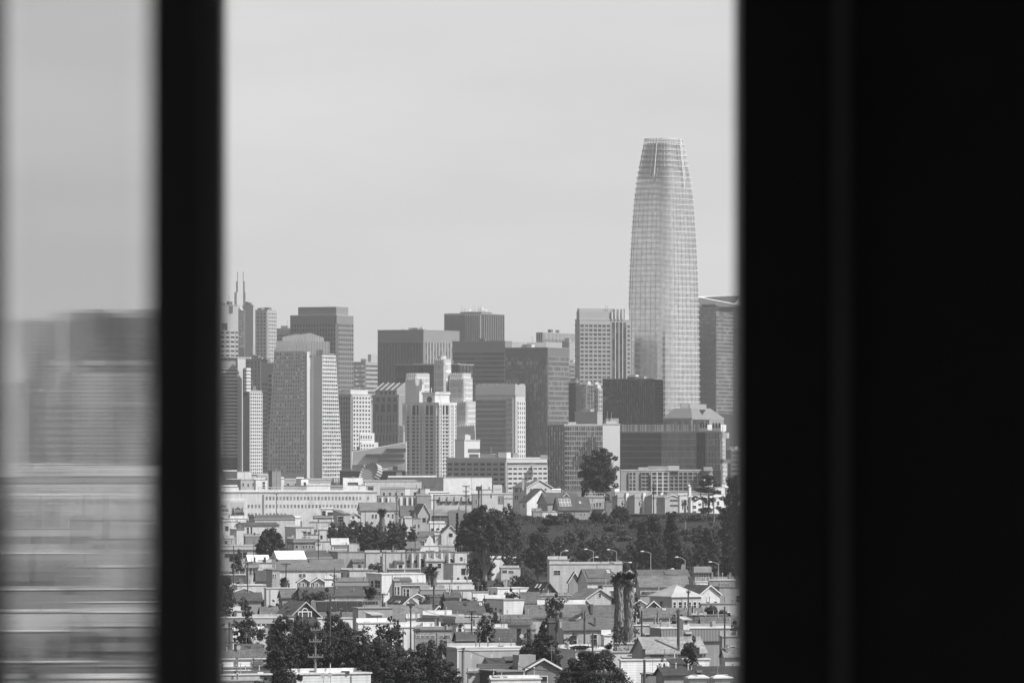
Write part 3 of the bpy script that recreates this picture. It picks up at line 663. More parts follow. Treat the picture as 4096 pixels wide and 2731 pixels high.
# a truncated cylinder whose cut face is an oval leaning to the sun
tilt = RAD(38); ax = Vector((math.cos(tilt) * .62, -.35, math.sin(tilt))).normalized()
u_ = Vector((math.cos(RAD(52)), 0, math.sin(RAD(52)))); v_ = Vector((math.sin(RAD(52)), 0, -math.cos(RAD(52))))
ra, rb = 150 * .18311 * K * D, 92 * .18311 * K * D
n = 48; rim, inn, bot = [], [], []
for i in range(n):
    t = 2 * math.pi * i / n
    rim.append(c0 + u_ * ra * math.cos(t) + v_ * rb * math.sin(t)); inn.append(c0 + u_ * ra * .8 * math.cos(t) + v_ * rb * .8 * math.sin(t) + Vector((.2, 1.2, -.2)))
    bot.append(rim[-1] + Vector((2.6, 14, -1.5)))
m = MB(); dk, lt = mat('conc', .2), mat('conc', 1.0)
for i in range(n):
    j = (i + 1) % n; w = lt if i % 2 else dk
    m.poly((rim[i], rim[j], inn[j], inn[i]), w); m.poly((rim[j], rim[i], bot[i], bot[j]), w)
m.build('striped_drum', root)
m = MB(); m.poly([p + Vector((0, .3, 0)) for p in inn], mat('conc', .45)); m.build('disc', root)
B = T('low_block', 'low dark hall with pale door behind the striped drum', '4', 3885, 60, 880, 900, 1205, .12, L=[(G, 1, 1, 768, 1212, 846, 1290, 1, 1, {'g': .55})], cat='hall')
# --- balconied apartments and sawtooth row at the foot of downtown
B = T('apartment_block', 'pale balconied apartment block with white frame grid behind the hill', '8', 3200, 690, 700, 1850, 1200, .36, a=66, cat='apartment block',
  R=[(G, 2, 5, 790, 1215, 880, 1450, .75, .75, {'g': .2, 'w': .45}), (G, 2, 5, 945, 1215, 1045, 1450, .9, .72, {'g': .1, 'w': .42}), (G, 4, 5, 1300, 1215, 1525, 1450, .82, .78, {'g': .1, 'w': .36}), (G, 3, 5, 1530, 1215, 1715, 1450, .85, .78, {'g': .1, 'w': .36}), (G, 2, 3, 1730, 1250, 1845, 1400, .4, .5, {'w': .8})], d=.9)
facade(B, B.root, Face(B.R.pt(0, 1.2, 0)[:2], B.R.u, B.R.n, 400), (G, 3, 6, 1070, 1215, 1285, 1500, .86, .84, {'g': .12, 'w': .85, 'ind': 1}), .85, 1.4)
for x0, x1, y, v in ((920, 1040, 1155, .8), (1040, 1295, 1140, .55), (1295, 1430, 1135, .85), (1740, 1845, 1150, .6)):
    m = MB(); m.box(wx(PX('8', x0), 3215), wx(PX('8', x1), 3215), 3210, 3222, B.zt, wz(PY('8', y), 3215), mat('conc', v)); m.build('roof_plant', B.root)
# ---------------------------------------------------------------- houses
def autoD(reg, y, H):
    D = (CAMZ - H) / ((PY(reg, y) - HOR) * K)
    return D if D < 2150 else 2150 + (D - 2150) * .25
def window(root, F, s0, s1, z0, z1, trim=.75, pane=.02, fw=.1, d=0.0):
    m = MB(); m.fbox(F, s0 - fw, s1 + fw, z0 - fw, z1 + fw, d - .1, d + .07, mat('paint', trim)); w = m.build('window', root)
    p = MB(); zm = (z0 + z1) / 2
    p.fbox(F, s0, s1, z0, zm - .05, d - .05, d + .09, mat('glass', pane)); p.fbox(F, s0, s1, zm + .03, z1, d - .05, d + .1, mat('glass', pane)); p.build('pane', w)
    return w
def wrect(B, root, face, r, **k):
    F = B.L if face == 'L' else B.R
    x0, y0, x1, y1 = r
    s0, s1 = sorted((F.at(PX(B.reg, x0))[0], F.at(PX(B.reg, x1))[0])); D = F.pt(s0, 0, 0)[1]
    return window(root, F, s0, s1, wz(PY(B.reg, y1), D), wz(PY(B.reg, y0), D), **k)
def stuffbox(B, root, name, i0, i1, j0, j1, z0, z1, m):
    b = MB(); block(b, B, i0, i1, j0, j1, z0, z1, m); return b.build(name, root)
def pipes(B, root, n, z, seed=1, hmax=1.4):
    R_ = random.Random(seed)
    for _ in range(n):
        i, j = R_.uniform(.1, .9) * B.WL, R_.uniform(.06, .94) * B.WR; p = B.p(i, j); h = R_.uniform(.5, hmax); m = MB()
        k = R_.random()
        if k < .72:
            r = R_.uniform(.045, .09); m.tube([(p[0], p[1], z - .1), (p[0], p[1], z + h)], r, mat('metal', R_.choice((.15, .4, .65))), 6)
            m.tube([(p[0], p[1], z + h), (p[0], p[1], z + h + .14)], [r * 2.0, r * 1.2], mat('metal', R_.choice((.2, .5))), 6); m.build('vent_pipe', root)
        elif k < .9:
            w = R_.uniform(.3, .6); m.box(p[0] - w, p[0] + w, p[1] - w, p[1] + w, z - .1, z + .2, mat('paint', R_.choice((.75, .3, .12)))); m.build('skylight', root)
        else:
            w = R_.uniform(.16, .28); h *= .8; m.box(p[0] - w, p[0] + w, p[1] - w * .8, p[1] + w * .8, z - .1, z + h + .5, mat('stucco', R_.choice((.08, .15, .3)))); m.box(p[0] - w - .08, p[0] + w + .08, p[1] - w, p[1] + w, z + h + .5, z + h + .6, mat('stucco', .3)); m.build('chimney', root)
HN = [0]
def house(kind, reg, xl, xm, xr, ye, yr, label, wall=.5, roof=.3, H=8.8, D=None, a=73, wk='stucco', rk='shingle', win=(), auto=0, zb=0.0, name=None, cat='house',
          cor=None, pv=2, trim=.75, wt=.75, group=None, eave=.35, lwall=None, sky=(), auton=None, over=.15, pane=.03):
    HN[0] += 1; seed = HN[0]; R_ = random.Random(seed * 13 + 5)
    if D is None: D = autoD(reg, ye, H + zb)
    B = plan(reg, D, xl, xm, xr, ye, a); ze = B.zt
    name = name or {'flat': 'flat_roofed_house', 'gl': 'gabled_house', 'gf': 'gabled_house', 'hip': 'hip_roofed_house', 'shed': 'shed_roofed_house'}[kind]
    root = thing(name, label, cat, (B.c[0], B.c[1], zb), group); B.root = root
    roof = roof * .5 if rk in ('shingle', 'tile') and kind != 'flat' else roof; wm = mat(wk, wall); rm = mat(rk, roof); WL, WR = B.WL, B.WR; B.ze = ze
    m = MB(); P = B.p
    if kind == 'flat':
        block(m, B, 0, WL, 0, WR, zb - 1, ze, wm); m.build('wall', root)
        m = MB(); o = over; block(m, B, -o, WL + o, -o, WR + o, ze + .01, ze + .22, mat('roof', roof * .72)); m.build('roof', root)
        if cor is not None:
            m = MB(); h = 1.0
            block(m, B, -.45, .0, -.45, WR + .1, ze - h, ze - .25, mat('paint', cor)); block(m, B, .01, WL, -.4, -.01, ze - h, ze - .3, mat('paint', cor))
            for i in range(int(WR / 1.0)): m.fbox(B.R, i * 1.0 + .2, i * 1.0 + .4, ze - h - .35, ze - h, .02, .38, mat('paint', cor))
            for i in range(int(WL / 1.0)): m.fbox(B.L, i * 1.0 + .2, i * 1.0 + .4, ze - h - .35, ze - h, .02, .33, mat('paint', cor))
            m.build('cornice', root)
        B.ztop = ze + .22
        # parapet of uneven height round the back
        if R_.random() < .6:
            m = MB(); block(m, B, WL - .3, WL, 0, WR, ze + .22, ze + .22 + R_.uniform(.3, .9), wm); m.build('parapet', root)
    else:
        zr = wz(PY(reg, yr), D)
        block(m, B, 0, WL, 0, WR, zb - 1, ze, wm)
        o = eave; t = .16
        if kind == 'gl':      # ridge along the sunlit face
            m.poly([P(0, 0) + (ze,), P(WL, 0) + (ze,), P(WL / 2, 0) + (zr,)][::-1], wm); m.poly([P(0, WR) + (ze,), P(WL, WR) + (ze,), P(WL / 2, WR) + (zr,)], wm)
            m.build('wall', root)
            sl = (zr - ze) / (WL / 2); r = MB()
            for sg in (0, 1):
                i0 = -o if sg == 0 else WL + o
                e0, e1 = P(i0, -o), P(i0, WR + o); r0, r1 = P(WL / 2, -o), P(WL / 2, WR + o); zl = ze - sl * o
                r.hexa([e0 + (zl,), e1 + (zl,), r1 + (zr,), r0 + (zr,)] + [e0 + (zl + t,), e1 + (zl + t,), r1 + (zr + t,), r0 + (zr + t,)], rm)
            B.roofpt = lambda u, v: P(WL / 2 * v, WR * u) + (ze + (zr - ze) * v + t,)   # v: 0 eave..1 ridge on the front slope
        elif kind == 'gf':    # gable towards the sunlit face
            m.poly([P(0, 0) + (ze,), P(0, WR) + (ze,), P(0, WR / 2) + (zr,)], wm); m.poly([P(WL, 0) + (ze,), P(WL, WR) + (ze,), P(WL, WR / 2) + (zr,)][::-1], wm)
            m.build('wall', root)
            sl = (zr - ze) / (WR / 2); r = MB()
            for sg in (0, 1):
                j0 = -o if sg == 0 else WR + o
                e0, e1 = P(-o, j0), P(WL + o, j0); r0, r1 = P(-o, WR / 2), P(WL + o, WR / 2); zl = ze - sl * o
                r.hexa([e0 + (zl,), e1 + (zl,), r1 + (zr,), r0 + (zr,)] + [e0 + (zl + t,), e1 + (zl + t,), r1 + (zr + t,), r0 + (zr + t,)], rm)
            if trim:
                tb = MB()
                for j0, sgn in ((-o, 1), (WR + o, -1)):
                    zl = ze - sl * o; a0, a1 = P(-o - .08, j0), P(-o - .08, WR / 2); b0, b1 = P(-o + .02, j0), P(-o + .02, WR / 2)
                    tb.hexa([a0 + (zl - .1,), a1 + (zr - .1,), b1 + (zr - .1,), b0 + (zl - .1,)] + [a0 + (zl + t + .02,), a1 + (zr + t + .02,), b1 + (zr + t + .02,), b0 + (zl + t + .02,)], mat('paint', trim))
                tb.build('bargeboard', root)
            B.roofpt = lambda u, v: P(WL * u, WR / 2 * v) + (ze + (zr - ze) * v + t,)          # on the shaded slope
        elif kind == 'hip':
            m.build('wall', root); r = MB(); k = min(WL, WR) / 2; ow = o
            q = [P(-ow, -ow), P(-ow, WR + ow), P(WL + ow, WR + ow), P(WL + ow, -ow)]
            if WR >= WL: h = [P(WL / 2 - .05, k), P(WL / 2 - .05, WR - k), P(WL / 2 + .05, WR - k), P(WL / 2 + .05, k)]
            else: h = [P(k, WR / 2 - .05), P(k, WR / 2 + .05), P(WL - k, WR / 2 + .05), P(WL - k, WR / 2 - .05)]
            r.hexa([c + (ze + .0,) for c in q] + [c + (ze + .15,) for c in q], mat('paint', trim or .5)); r.hexa([c + (ze + .16,) for c in q] + [c + (zr,) for c in h], rm)
            B.roofpt = lambda u, v: P(WL / 2 * v * .98, k + (WR - 2 * k) * u) + (ze + (zr - ze) * v + .2,)
        elif kind == 'shed':  # roof rising away from the sunlit face
            m.poly([P(0, 0) + (ze,), P(WL, 0) + (ze,), P(WL, 0) + (zr,)][::-1], wm); m.poly([P(0, WR) + (ze,), P(WL, WR) + (ze,), P(WL, WR) + (zr,)], wm); m.poly([P(WL, 0) + (ze,), P(WL, WR) + (ze,), P(WL, WR) + (zr,), P(WL, 0) + (zr,)], wm)
            m.build('wall', root); r = MB(); e = [P(-o, -o), P(-o, WR + o), P(WL + o, WR + o), P(WL + o, -o)]; zz = [ze, ze, zr, zr]
            r.hexa([c + (z,) for c, z in zip(e, zz)] + [c + (z + .16,) for c, z in zip(e, zz)], rm)
            B.roofpt = lambda u, v: P(WL * v, WR * u) + (ze + (zr - ze) * v + .18,)
        r.build('roof', root); B.ztop = zr
        for u, v, w, h, kd in sky:    # rectangles lying on the slope
            c = [Vector(B.roofpt(u + a_, v + b_)) for a_, b_ in ((0, 0), (w, 0), (w, h), (0, h))]
            nrm = (c[1] - c[0]).cross(c[3] - c[0]).normalized(); nrm = nrm if nrm.z > 0 else -nrm
            nm, mm = {'s': ('skylight', mat('paint', .8)), 'd': ('skylight', mat('glass', .05)), 'p': ('solar_panel', mat('glass', .035)), 'm': ('roof_panel', mat('shingle', .12))}[kd]
            sm = MB(); sm.hexa([p for p in c] + [p + nrm * .14 for p in c], mat('paint', .75) if kd == 'p' else mm)
            if kd == 'p':
                for g in range(4):
                    for k2 in range(2):
                        f0, f1, g0, g1 = (g + .06) / 4, (g + .94) / 4, (k2 + .05) / 2, (k2 + .95) / 2
                        L_ = lambda f, g_: c[0] + (c[1] - c[0]) * f + (c[3] - c[0]) * g_ + nrm * .17
                        sm.poly((L_(f0, g0), L_(f1, g0), L_(f1, g1), L_(f0, g1)), mat('glass', .22))
            if kd == 's':
                L_ = lambda f, g_: c[0] + (c[1] - c[0]) * f + (c[3] - c[0]) * g_ + nrm * .17
                sm.poly((L_(.15, .15), L_(.85, .15), L_(.85, .85), L_(.15, .85)), mat('glass', .3))
            sm.build(nm, root)
    if not win and not auto and not any(k_ in label for k_ in ('blank', 'plain', 'windowless', 'parapet', 'roof edge', 'wall', 'strip')):
        if WR > 3 and R_.random() < .8: auto = max(1, min(6, int(WR / R_.uniform(2.4, 3.6))))
        wt = R_.choice((.75, .5, .3, wt))
    if WR > 5 and R_.random() < .6:
        s = R_.uniform(.1, .9) * WR; m = MB(); m.tube([B.R.pt(s, .1, zb), B.R.pt(s, .1, ze - .2)], .05, mat('metal', R_.choice((.1, .3, .6))), 5); m.build('downpipe', root)
    if kind != 'gf' and WR > 4.5 and not any(w[0] == 'R' for w in win) and R_.random() < .62 and cat == 'house':
        s0 = R_.uniform(.03, .5) * WR; w_ = min(7.0, R_.uniform(.25, .48) * WR); dp = R_.uniform(1.4, 3.2); zt_ = ze - R_.uniform(1.3, 3.4); v2 = R_.choice((wall, .2, .35, .5, .66)); rise = R_.uniform(.3, .9)
        F = B.R; e_ = MB(); em = mat(R_.choice(('siding', 'stucco')), v2)
        e_.fbox(F, s0, s0 + w_, zb - 1, zt_, .0, dp, em); e_.poly([F.pt(s0, 0, zt_), F.pt(s0, 0, zt_ + rise), F.pt(s0, dp, zt_)], em); e_.poly([F.pt(s0 + w_, 0, zt_), F.pt(s0 + w_, dp, zt_), F.pt(s0 + w_, 0, zt_ + rise)], em)
        eo = e_.build('rear_extension', root)
        r2 = MB(); a_ = [F.pt(s0 - .2, .02, zt_ + rise + .02), F.pt(s0 + w_ + .2, .02, zt_ + rise + .02), F.pt(s0 + w_ + .2, dp + .3, zt_ - .05), F.pt(s0 - .2, dp + .3, zt_ - .05)]
        r2.hexa(a_ + [(x, y, z + .14) for x, y, z in a_], mat('shingle', R_.choice((.06, .12, .3)))); r2.build('extension_roof', eo)
        for i in range(max(1, int(w_ / 2.6))):
            sc_ = s0 + w_ * (i + .5) / max(1, int(w_ / 2.6)); window(root, F, sc_ - .5, sc_ + .5, zt_ - 1.9, zt_ - .6, trim=R_.choice((.75, .4, .2)), d=dp)
    if kind == 'flat' and cat == 'house' and WL > 4 and WR > 5 and R_.random() < .3:
        i0, j0 = R_.uniform(.2, .6) * WL, R_.uniform(.1, .7) * WR; stuffbox(B, root, 'stair_penthouse', i0, i0 + 2.2, j0, j0 + 2.6, ze + .2, ze + 2.3, mat('stucco', R_.choice((.3, .5, .7))))
    if R_.random() < .3 and cat == 'house':
        p = P(WL * .5, WR * R_.uniform(.2, .8)); z_ = B.ztop; am = MB(); am.tube([(p[0], p[1], z_ - .2), (p[0], p[1], z_ + 2.0)], .03, mat('metal', .3), 4)
        for k_ in range(4): am.tube([(p[0] - .5 + .1 * k_, p[1], z_ + 1.2 + .22 * k_), (p[0] + .5 - .1 * k_, p[1], z_ + 1.2 + .22 * k_)], .02, mat('metal', .3), 3)
        am.build('television_aerial', root)
    for w in win:
        f, r_ = w[0], w[1:5]; kw = {'trim': wt, 'pane': pane}
        if len(w) > 5: kw.update(w[5])
        wrect(B, root, f, r_, **kw)
    if auto:
        for i in range(auto):
            s = WR * (i + .5) / auto; hw = min(.55, WR / auto * .28); z1 = ze - (.9 if kind != 'flat' else 1.5) - R_.uniform(0, .3)
            window(root, B.R, s - hw, s + hw, z1 - 1.5, z1, trim=wt, pane=pane)
    if auton:
        for i in range(auton):
            s = WL * (i + .5) / auton; hw = min(.5, WL / auton * .25); z1 = ze - 1.3
            window(root, B.L, s - hw, s + hw, z1 - 1.5, z1, trim=wt, pane=pane)
    if pv: pipes(B, root, pv, (B.ztop if kind == 'flat' else ze + (B.ztop - ze) * .45), seed)
    return B
h = house
# ---------------------------------------------------------------- low city between downtown and the houses
def blk(reg, xl, xm, xr, y, label, wall=.5, D=None, H=9, **k):
    k.setdefault('name', 'low_building'); k.setdefault('cat', 'building'); k.setdefault('wk', 'wall'); k.setdefault('pv', 1)
    return h('flat', reg, xl, xm, xr, y, None, label, wall=wall, D=D, H=H, **k)
# long warehouse with billboard
B = plan('A', 2760, -140, -20, 2182, 297, 84)
root = thing('warehouse', 'long white warehouse with two rows of small windows and a billboard on its wall', 'warehouse', (B.c[0], B.c[1], 0)); B.root = root
m = MB(); block(m, B, 0, B.WL, 0, B.WR, 0, B.zt, mat('wall', .78)); m.build('wall', root)
m = MB(); block(m, B, -.3, B.WL + .3, -.3, B.WR + .3, B.zt + .01, B.zt + .5, mat('roof', .7)); m.build('roof', root)
F = B.R
def wh(xs, y0, y1, v=.2):
    for x in xs:
        s0, s1 = F.at(PX('A', x))[0], F.at(PX('A', x + 25))[0]; y = F.pt(s0, 0, 0)[1]
        m = MB(); m.fbox(F, s0, s1, wz(PY('A', y1), y), wz(PY('A', y0), y), -.1, .05, mat('paint', random.choice((.22, .3, .36)))); w = m.build('window', root)
wh([683 + 46.6 * i for i in range(28)] + [2045], 352, 398); wh([440 + 48 * i for i in range(32)], 460, 504); wh([440 + 49 * i for i in range(11)], 575, 615)
m = MB(); s0, s1 = F.at(PX('A', 636))[0], F.at(PX('A', 660))[0]; m.fbox(F, s0, s1, B.zt - 12, B.zt - 1, -.1, .06, mat('wall', .25)); m.build('recess_shade', root)  # dark strip on the flat wall, coloured in as the shade of a recess
m = MB(); s1 = F.at(PX('A', 632))[0]; m.fbox(F, .2, s1, B.zt - 12.6, B.zt - 12.2, .0, .3, mat('wall', .35)); m.build('ledge', root)
m = MB(); s0, s1 = F.at(PX('A', 590))[0], F.at(PX('A', 1140))[0]
for zz in (1.2, 2.2): m.tube([F.pt(s0, -1, B.zt + zz), F.pt(s1, -1, B.zt + zz)], .14, mat('metal', .5), 4)
for i in range(14): m.tube([F.pt(s0 + (s1 - s0) * i / 13, -1, B.zt + .4), F.pt(s0 + (s1 - s0) * i / 13, -1, B.zt + 2.2)], .12, mat('metal', .5), 4)
m.build('roof_railing', root)
bb = thing('billboard', 'pale billboard with dark words and a picture, mounted on the white warehouse wall', 'billboard', F.pt(0, .5, 0))
def bq(x, y):
    s = F.at(PX('A', x))[0]; return s, wz(PY('A', y), F.pt(s, 0, 0)[1])
a_, b_ = bq(-90, 628), bq(414, 402); m = MB(); m.fbox(F, a_[0], b_[0], a_[1], b_[1], .1, .5, mat('paint', .78)); m.build('panel', bb)
a_, b_ = bq(214, 605), bq(392, 428); m = MB(); m.fbox(F, a_[0], b_[0], a_[1], b_[1], .3, .56, mat('paint', .62)); m.build('picture', bb)
# plain generic building silhouette for the picture
m = MB(); Q = lambda x, y: bq(x, y)
for pts, v in (([(214, 605), (392, 598), (390, 565), (340, 560), (230, 570)], .06), ([(228, 572), (230, 520), (246, 492), (252, 520), (254, 570)], .08), ([(356, 566), (354, 515), (364, 490), (372, 515), (372, 566)], .08), ([(256, 566), (262, 512), (296, 500), (308, 476), (318, 498), (352, 520), (354, 562)], .3), ([(268, 524), (296, 504), (326, 504), (346, 526), (330, 530), (308, 522), (284, 532)], .1)):
    m.fpoly(F, [Q(*p) for p in pts][::-1], .5, .6 + .02 * (v > .2) - .01 * (v > .07) + .03 * (v == .1), mat('paint', v))
m.build('picture_building', bb)
def lettering(txt, F, s, z, size, root, v=.05, d=.6):
    cu = bpy.data.curves.new('lettering', 'FONT'); cu.body = txt; cu.size = size; cu.align_x = 'RIGHT'; cu.extrude = .03
    t = bpy.data.objects.new('lettering_curve', cu); COL.objects.link(t); bpy.context.view_layer.update()
    me = bpy.data.meshes.new_from_object(t.evaluated_get(bpy.context.evaluated_depsgraph_get())); bpy.data.objects.remove(t); bpy.data.curves.remove(cu)
    me.materials.clear(); me.materials.append(mat('paint', v))
    o = bpy.data.objects.new('lettering', me); COL.objects.link(o); o.parent = root
    o.location = Vector(F.pt(s, d, z)) - wloc(root); o.rotation_euler = (math.pi / 2, 0, math.atan2(F.u[1], F.u[0])); return o
sz_ = 58 * .17089 * K * 2760
for t, x, y in (('ens', 152, 496), ('sent.', 190, 546)):
    s, z = bq(x, y); lettering(t, F, s, z, sz_ * 1.05, bb)
for i in range(4):
    a_, b_ = bq(82 + i * 24, 590), bq(100 + i * 24, 584); m = MB(); m.fbox(F, a_[0], b_[0], a_[1], b_[1], .5, .58, mat('paint', .25)); m.build('small_print', bb)

blk('A', 40, 60, 320, 225, 'plain white rooftop block rising behind the billboard end of the warehouse', .82, D=2900)
blk('A', 150, 345, 545, 130, 'grey block with dark bays beside a white stair block behind the warehouse', .35, D=3050, a=40)
blk('A', 520, 548, 705, 128, 'narrow bright white block with dark stair windows behind the warehouse', .82, D=3000, win=[('R', 640, 155, 672, 190), ('R', 640, 200, 672, 245)])
blk('A', 100, 300, 490, 20, 'square grey block below the striped tower', .5, D=3400, a=35)
blk('A', 720, 768, 886, 12, 'tall dark windowless stair tower behind the warehouse roof', .24, D=3100, a=50)
blk('A', 884, 890, 930, 118, 'thin white pillar block beside the dark stair tower', .78, D=3090)
blk('A', 560, 570, 720, 68, 'low block with bright domed white roof by the dark stair tower', .45, D=3500, roof=.88)
blk('A', 925, 930, 1560, 130, 'long low grey hall with dark clerestory band behind the warehouse', .42, D=3150, roof=.62)
blk('A', 1090, 1158, 1256, 118, 'small bright white roof hut on the long low grey hall', .82, D=3120, a=60)
blk('A', 925, 930, 1228, 210, 'mid grey annex at warehouse roofline', .4, D=2950)
blk('A', 1226, 1230, 1550, 207, 'white annex at warehouse roofline beside the mid grey annex', .82, D=2940)
B = blk('A', 1545, 1552, 1720, 225, 'grey annex between white annex and white framed block', .38, D=2950)
B = blk('A', 1712, 1716, 1936, 102, 'white framed open block with dark bands near the striped drum', .2, D=2960, win=[])
c = MB(); F = B.R
for x in (1716, 1920):
    s = F.at(PX('A', x))[0]; c.fbox(F, max(0, s), s + 2.2, 0, B.zt, .05, .6, mat('wall', .85))
for y in (105, 208):
    z = wz(PY('A', y), 2960); c.fbox(F, 0, B.WR, z - 2.0, z, .05, .55, mat('wall', .85))
c.build('frame', B.root)
blk('A', 1930, 1938, 2042, 205, 'bright white cube below the striped drum', .85, D=2930)
blk('A', 2035, 2044, 2140, 212, 'small block with dark opening below the striped drum', .6, D=2925, win=[('R', 2056, 222, 2130, 268)])
blk('C', 60, 122, 962, 152, 'wide pale blank hall in front of the striped drum', .62, D=3200, a=80)
B = blk('C', 505, 1256, 1908, 102, 'huge blank two-tone box, dark face and pale sunlit face, before the white tower', .55, D=3400, a=35)
for i, x in enumerate((982, 1004, 1028, 1050, 1078, 1100, 1122)):
    s0, s1 = sorted((B.L.at(PX('C', x))[0], B.L.at(PX('C', x + 12))[0])); m = MB(); m.fbox(B.L, s0, s1, wz(PY('C', 232), 3400), wz(PY('C', 219), 3400), 0, .2, mat('paint', .4)); m.build('wall_mark', B.root)
blk('C', 405, 416, 740, 250, 'low grey shed roof block under the wide pale hall', .36, D=2800)
blk('C', 735, 740, 808, 246, 'white roof cube beside the low grey shed', .82, D=2700)
blk('C', 805, 812, 940, 246, 'light grey roof block next to the white roof cube', .62, D=2720)
blk('C', 935, 945, 1012, 250, 'grey stair block at the dark face of the huge blank box', .4, D=2720)
blk('C', 1005, 1012, 1072, 246, 'white stair block at the dark face of the huge blank box', .84, D=2700)
blk('C', 1060, 1072, 1335, 305, 'low white flat block under the huge blank box', .84, D=2680)
blk('C', 1740, 1750, 1912, 262, 'low white roofs under the pale face of the huge blank box', .7, D=2650)
B = blk('C', 360, 372, 905, 345, 'grey row of apartments with alternating pale and dark bay strips', .42, D=2660, wk='stucco', win=[])
c = MB(); F = B.R
for i, (x, w, v) in enumerate(((380, 28, .2), (418, 22, .75), (445, 20, .3), (470, 22, .18), (500, 26, .75), (540, 60, .6), (612, 24, .3), (668, 30, .7), (712, 34, .15), (752, 26, .7), (786, 30, .16), (822, 18, .75), (850, 28, .15), (880, 16, .75))):
    a_, b_ = F.at(PX('C', x))[0], F.at(PX('C', x + w))[0]; bm = MB(); bm.fbox(F, max(a_, 0), b_, 3, B.zt - .6, 0, .7 if v > .3 else .1, mat('stucco', v)); bm.build('bay', B.root)
blk('C', 885, 900, 1092, 345, 'plain dark grey house wall beside the bay strip apartments', .32, D=2650)
B = blk('C', 1118, 1135, 1645, 335, 'pale grey apartments with five square bays on their front', .5, D=2600, wk='stucco')
F = B.R
for i in range(5):
    x = 1205 + 98 * i; a_, b_ = F.at(PX('C', x))[0], F.at(PX('C', x + 68))[0]; bm = MB(); bm.fbox(F, a_, b_, wz(PY('C', 415), 2600), B.zt - .5, 0, 1.0, mat('stucco', .5)); o = bm.build('bay', B.root)
    w = MB(); w.fbox(F, a_ + 1, b_ - 1.2, wz(PY('C', 398), 2600), wz(PY('C', 375), 2600), .9, 1.06, mat('glass', .08)); w.build('window', o)
    w = MB(); w.fbox(F, a_, b_ - .5, wz(PY('C', 457), 2600), wz(PY('C', 432), 2600), -.1, .06, mat('glass', .15)); w.build('window', B.root)
blk('C', 1635, 1645, 1742, 325, 'narrow dark house with tall windows behind the big eucalyptus', .3, D=2540, win=[('R', 1690, 390, 1705, 455), ('R', 1715, 390, 1738, 455, {'pane': .4})])
B = blk('C', 1742, 1752, 2192, 325, 'pale siding apartment wall above the big eucalyptus crown', .62, D=2520, wk='siding', win=[('R', 1995, 380, 2020, 425), ('R', 1888, 330, 1905, 372)])
m = MB(); F = B.R; a_, b_ = F.at(PX('C', 1988))[0], F.at(PX('C', 2070))[0]; m.fbox(F, a_, b_, wz(PY('C', 455), 2520), B.zt - .6, 0, .05, mat('stucco', .2)); m.build('dark_bay', B.root)
blk('C', 2062, 2070, 2195, 380, 'lower pale siding annex above the big eucalyptus', .58, D=2500, wk='siding')
# signs
root = thing('sign_board', 'bright white sign board with faint lettering above the pale apartments', 'sign', (wx(PX('C', 1985), 2600), 2600, 0))
FS = Face((wx(PX('C', 1925), 2600), 2600), (1, 0), (0, -1), 0); q = lambda x, y: (FS.at(PX('C', x))[0], wz(PY('C', y), 2600))
a_, b_ = q(1925, 310), q(2045, 195); m = MB(); m.fbox(FS, a_[0], b_[0], a_[1], b_[1], -.4, 0, mat('paint', .88)); m.build('panel', root)
m = MB(); s = (a_[0] + b_[0]) / 2; m.tube([FS.pt(s, -.6, 0), FS.pt(s, -.6, a_[1] + 1)], .3, mat('metal', .3), 6); m.build('post', root)
random.seed(4)
for i in range(8):
    x = 1938 + i * 12; a_, b_ = q(x, 265), q(x + 7, 245); m = MB(); m.fbox(FS, a_[0], b_[0], a_[1], b_[1], -.1, .04, mat('paint', .62)); m.build('lettering', root)
root = thing('billboard', 'dark back of a billboard on a post beside the tall wire pole', 'billboard', (wx(PX('C', 1728), 2450), 2450, 0))
m = MB(); m.box(wx(PX('C', 1692), 2450), wx(PX('C', 1766), 2450), 2449, 2450, wz(PY('C', 275), 2450), wz(PY('C', 215), 2450), mat('paint', .1)); m.build('panel', root)
m = MB(); X = wx(PX('C', 1728), 2450.5); m.tube([(X, 2450.6, 0), (X, 2450.6, wz(PY('C', 240), 2450))], .3, mat('metal', .1), 6); m.build('post', root)
# sawtooth row below the balconied apartments
for i, (x0, x1, v) in enumerate(((165, 368, .34), (380, 602, .36), (610, 840, .36))):
    B = blk('G', x0, x1 - 130, x1, 375, ['first grey sawtooth row house under the balconied apartments, by the solitary eucalyptus', 'middle grey sawtooth row house under the balconied apartments', 'third grey sawtooth row house, behind the thin wire pole'][i], v, D=2700, a=45, wk='stucco', group='sawtooth row houses')
    m = MB(); P = B.p; z0, z1 = B.zt + .22, wz(PY('G', 328), 2700)
    q = [P(0, 0), P(0, B.WR), P(B.WL, B.WR), P(B.WL, 0)]; zz = [z0 + .3, z1, z1, z0 + .3]
    m.hexa([c_ + (z0,) for c_ in q] + [c_ + (z_,) for c_, z_ in zip(q, (z1, z1, z0 + .2, z0 + .2))], mat('stucco', v)); m.build('sloping_roof', B.root)
    m = MB(); m.fbox(B.R, B.WR - 1.6, B.WR, 0, z1 + .6, .05, 1, mat('stucco', .6)); m.build('party_wall', B.root)
    for y in (395, 430, 470, 520, 555):
        for xx, F in ((x1 - 60, B.R),):
            s = F.at(PX('G', xx))[0]; w = MB(); w.fbox(F, s, s + 3.4, wz(PY('G', y + 22), 2700), wz(PY('G', y), 2700), 0, .3, mat('glass', .45) if y < 480 else mat('glass', .12)); w.build('window', B.root)
B = h('gf', 'G', 770, 885, 1080, 370, 335, 'wide grey gabled row house behind the antenna pole', wall=.42, roof=.5, D=2650, a=60, wk='stucco', pv=0, win=[('R', 955, 395, 1060, 425), ('R', 955, 465, 1060, 495)])
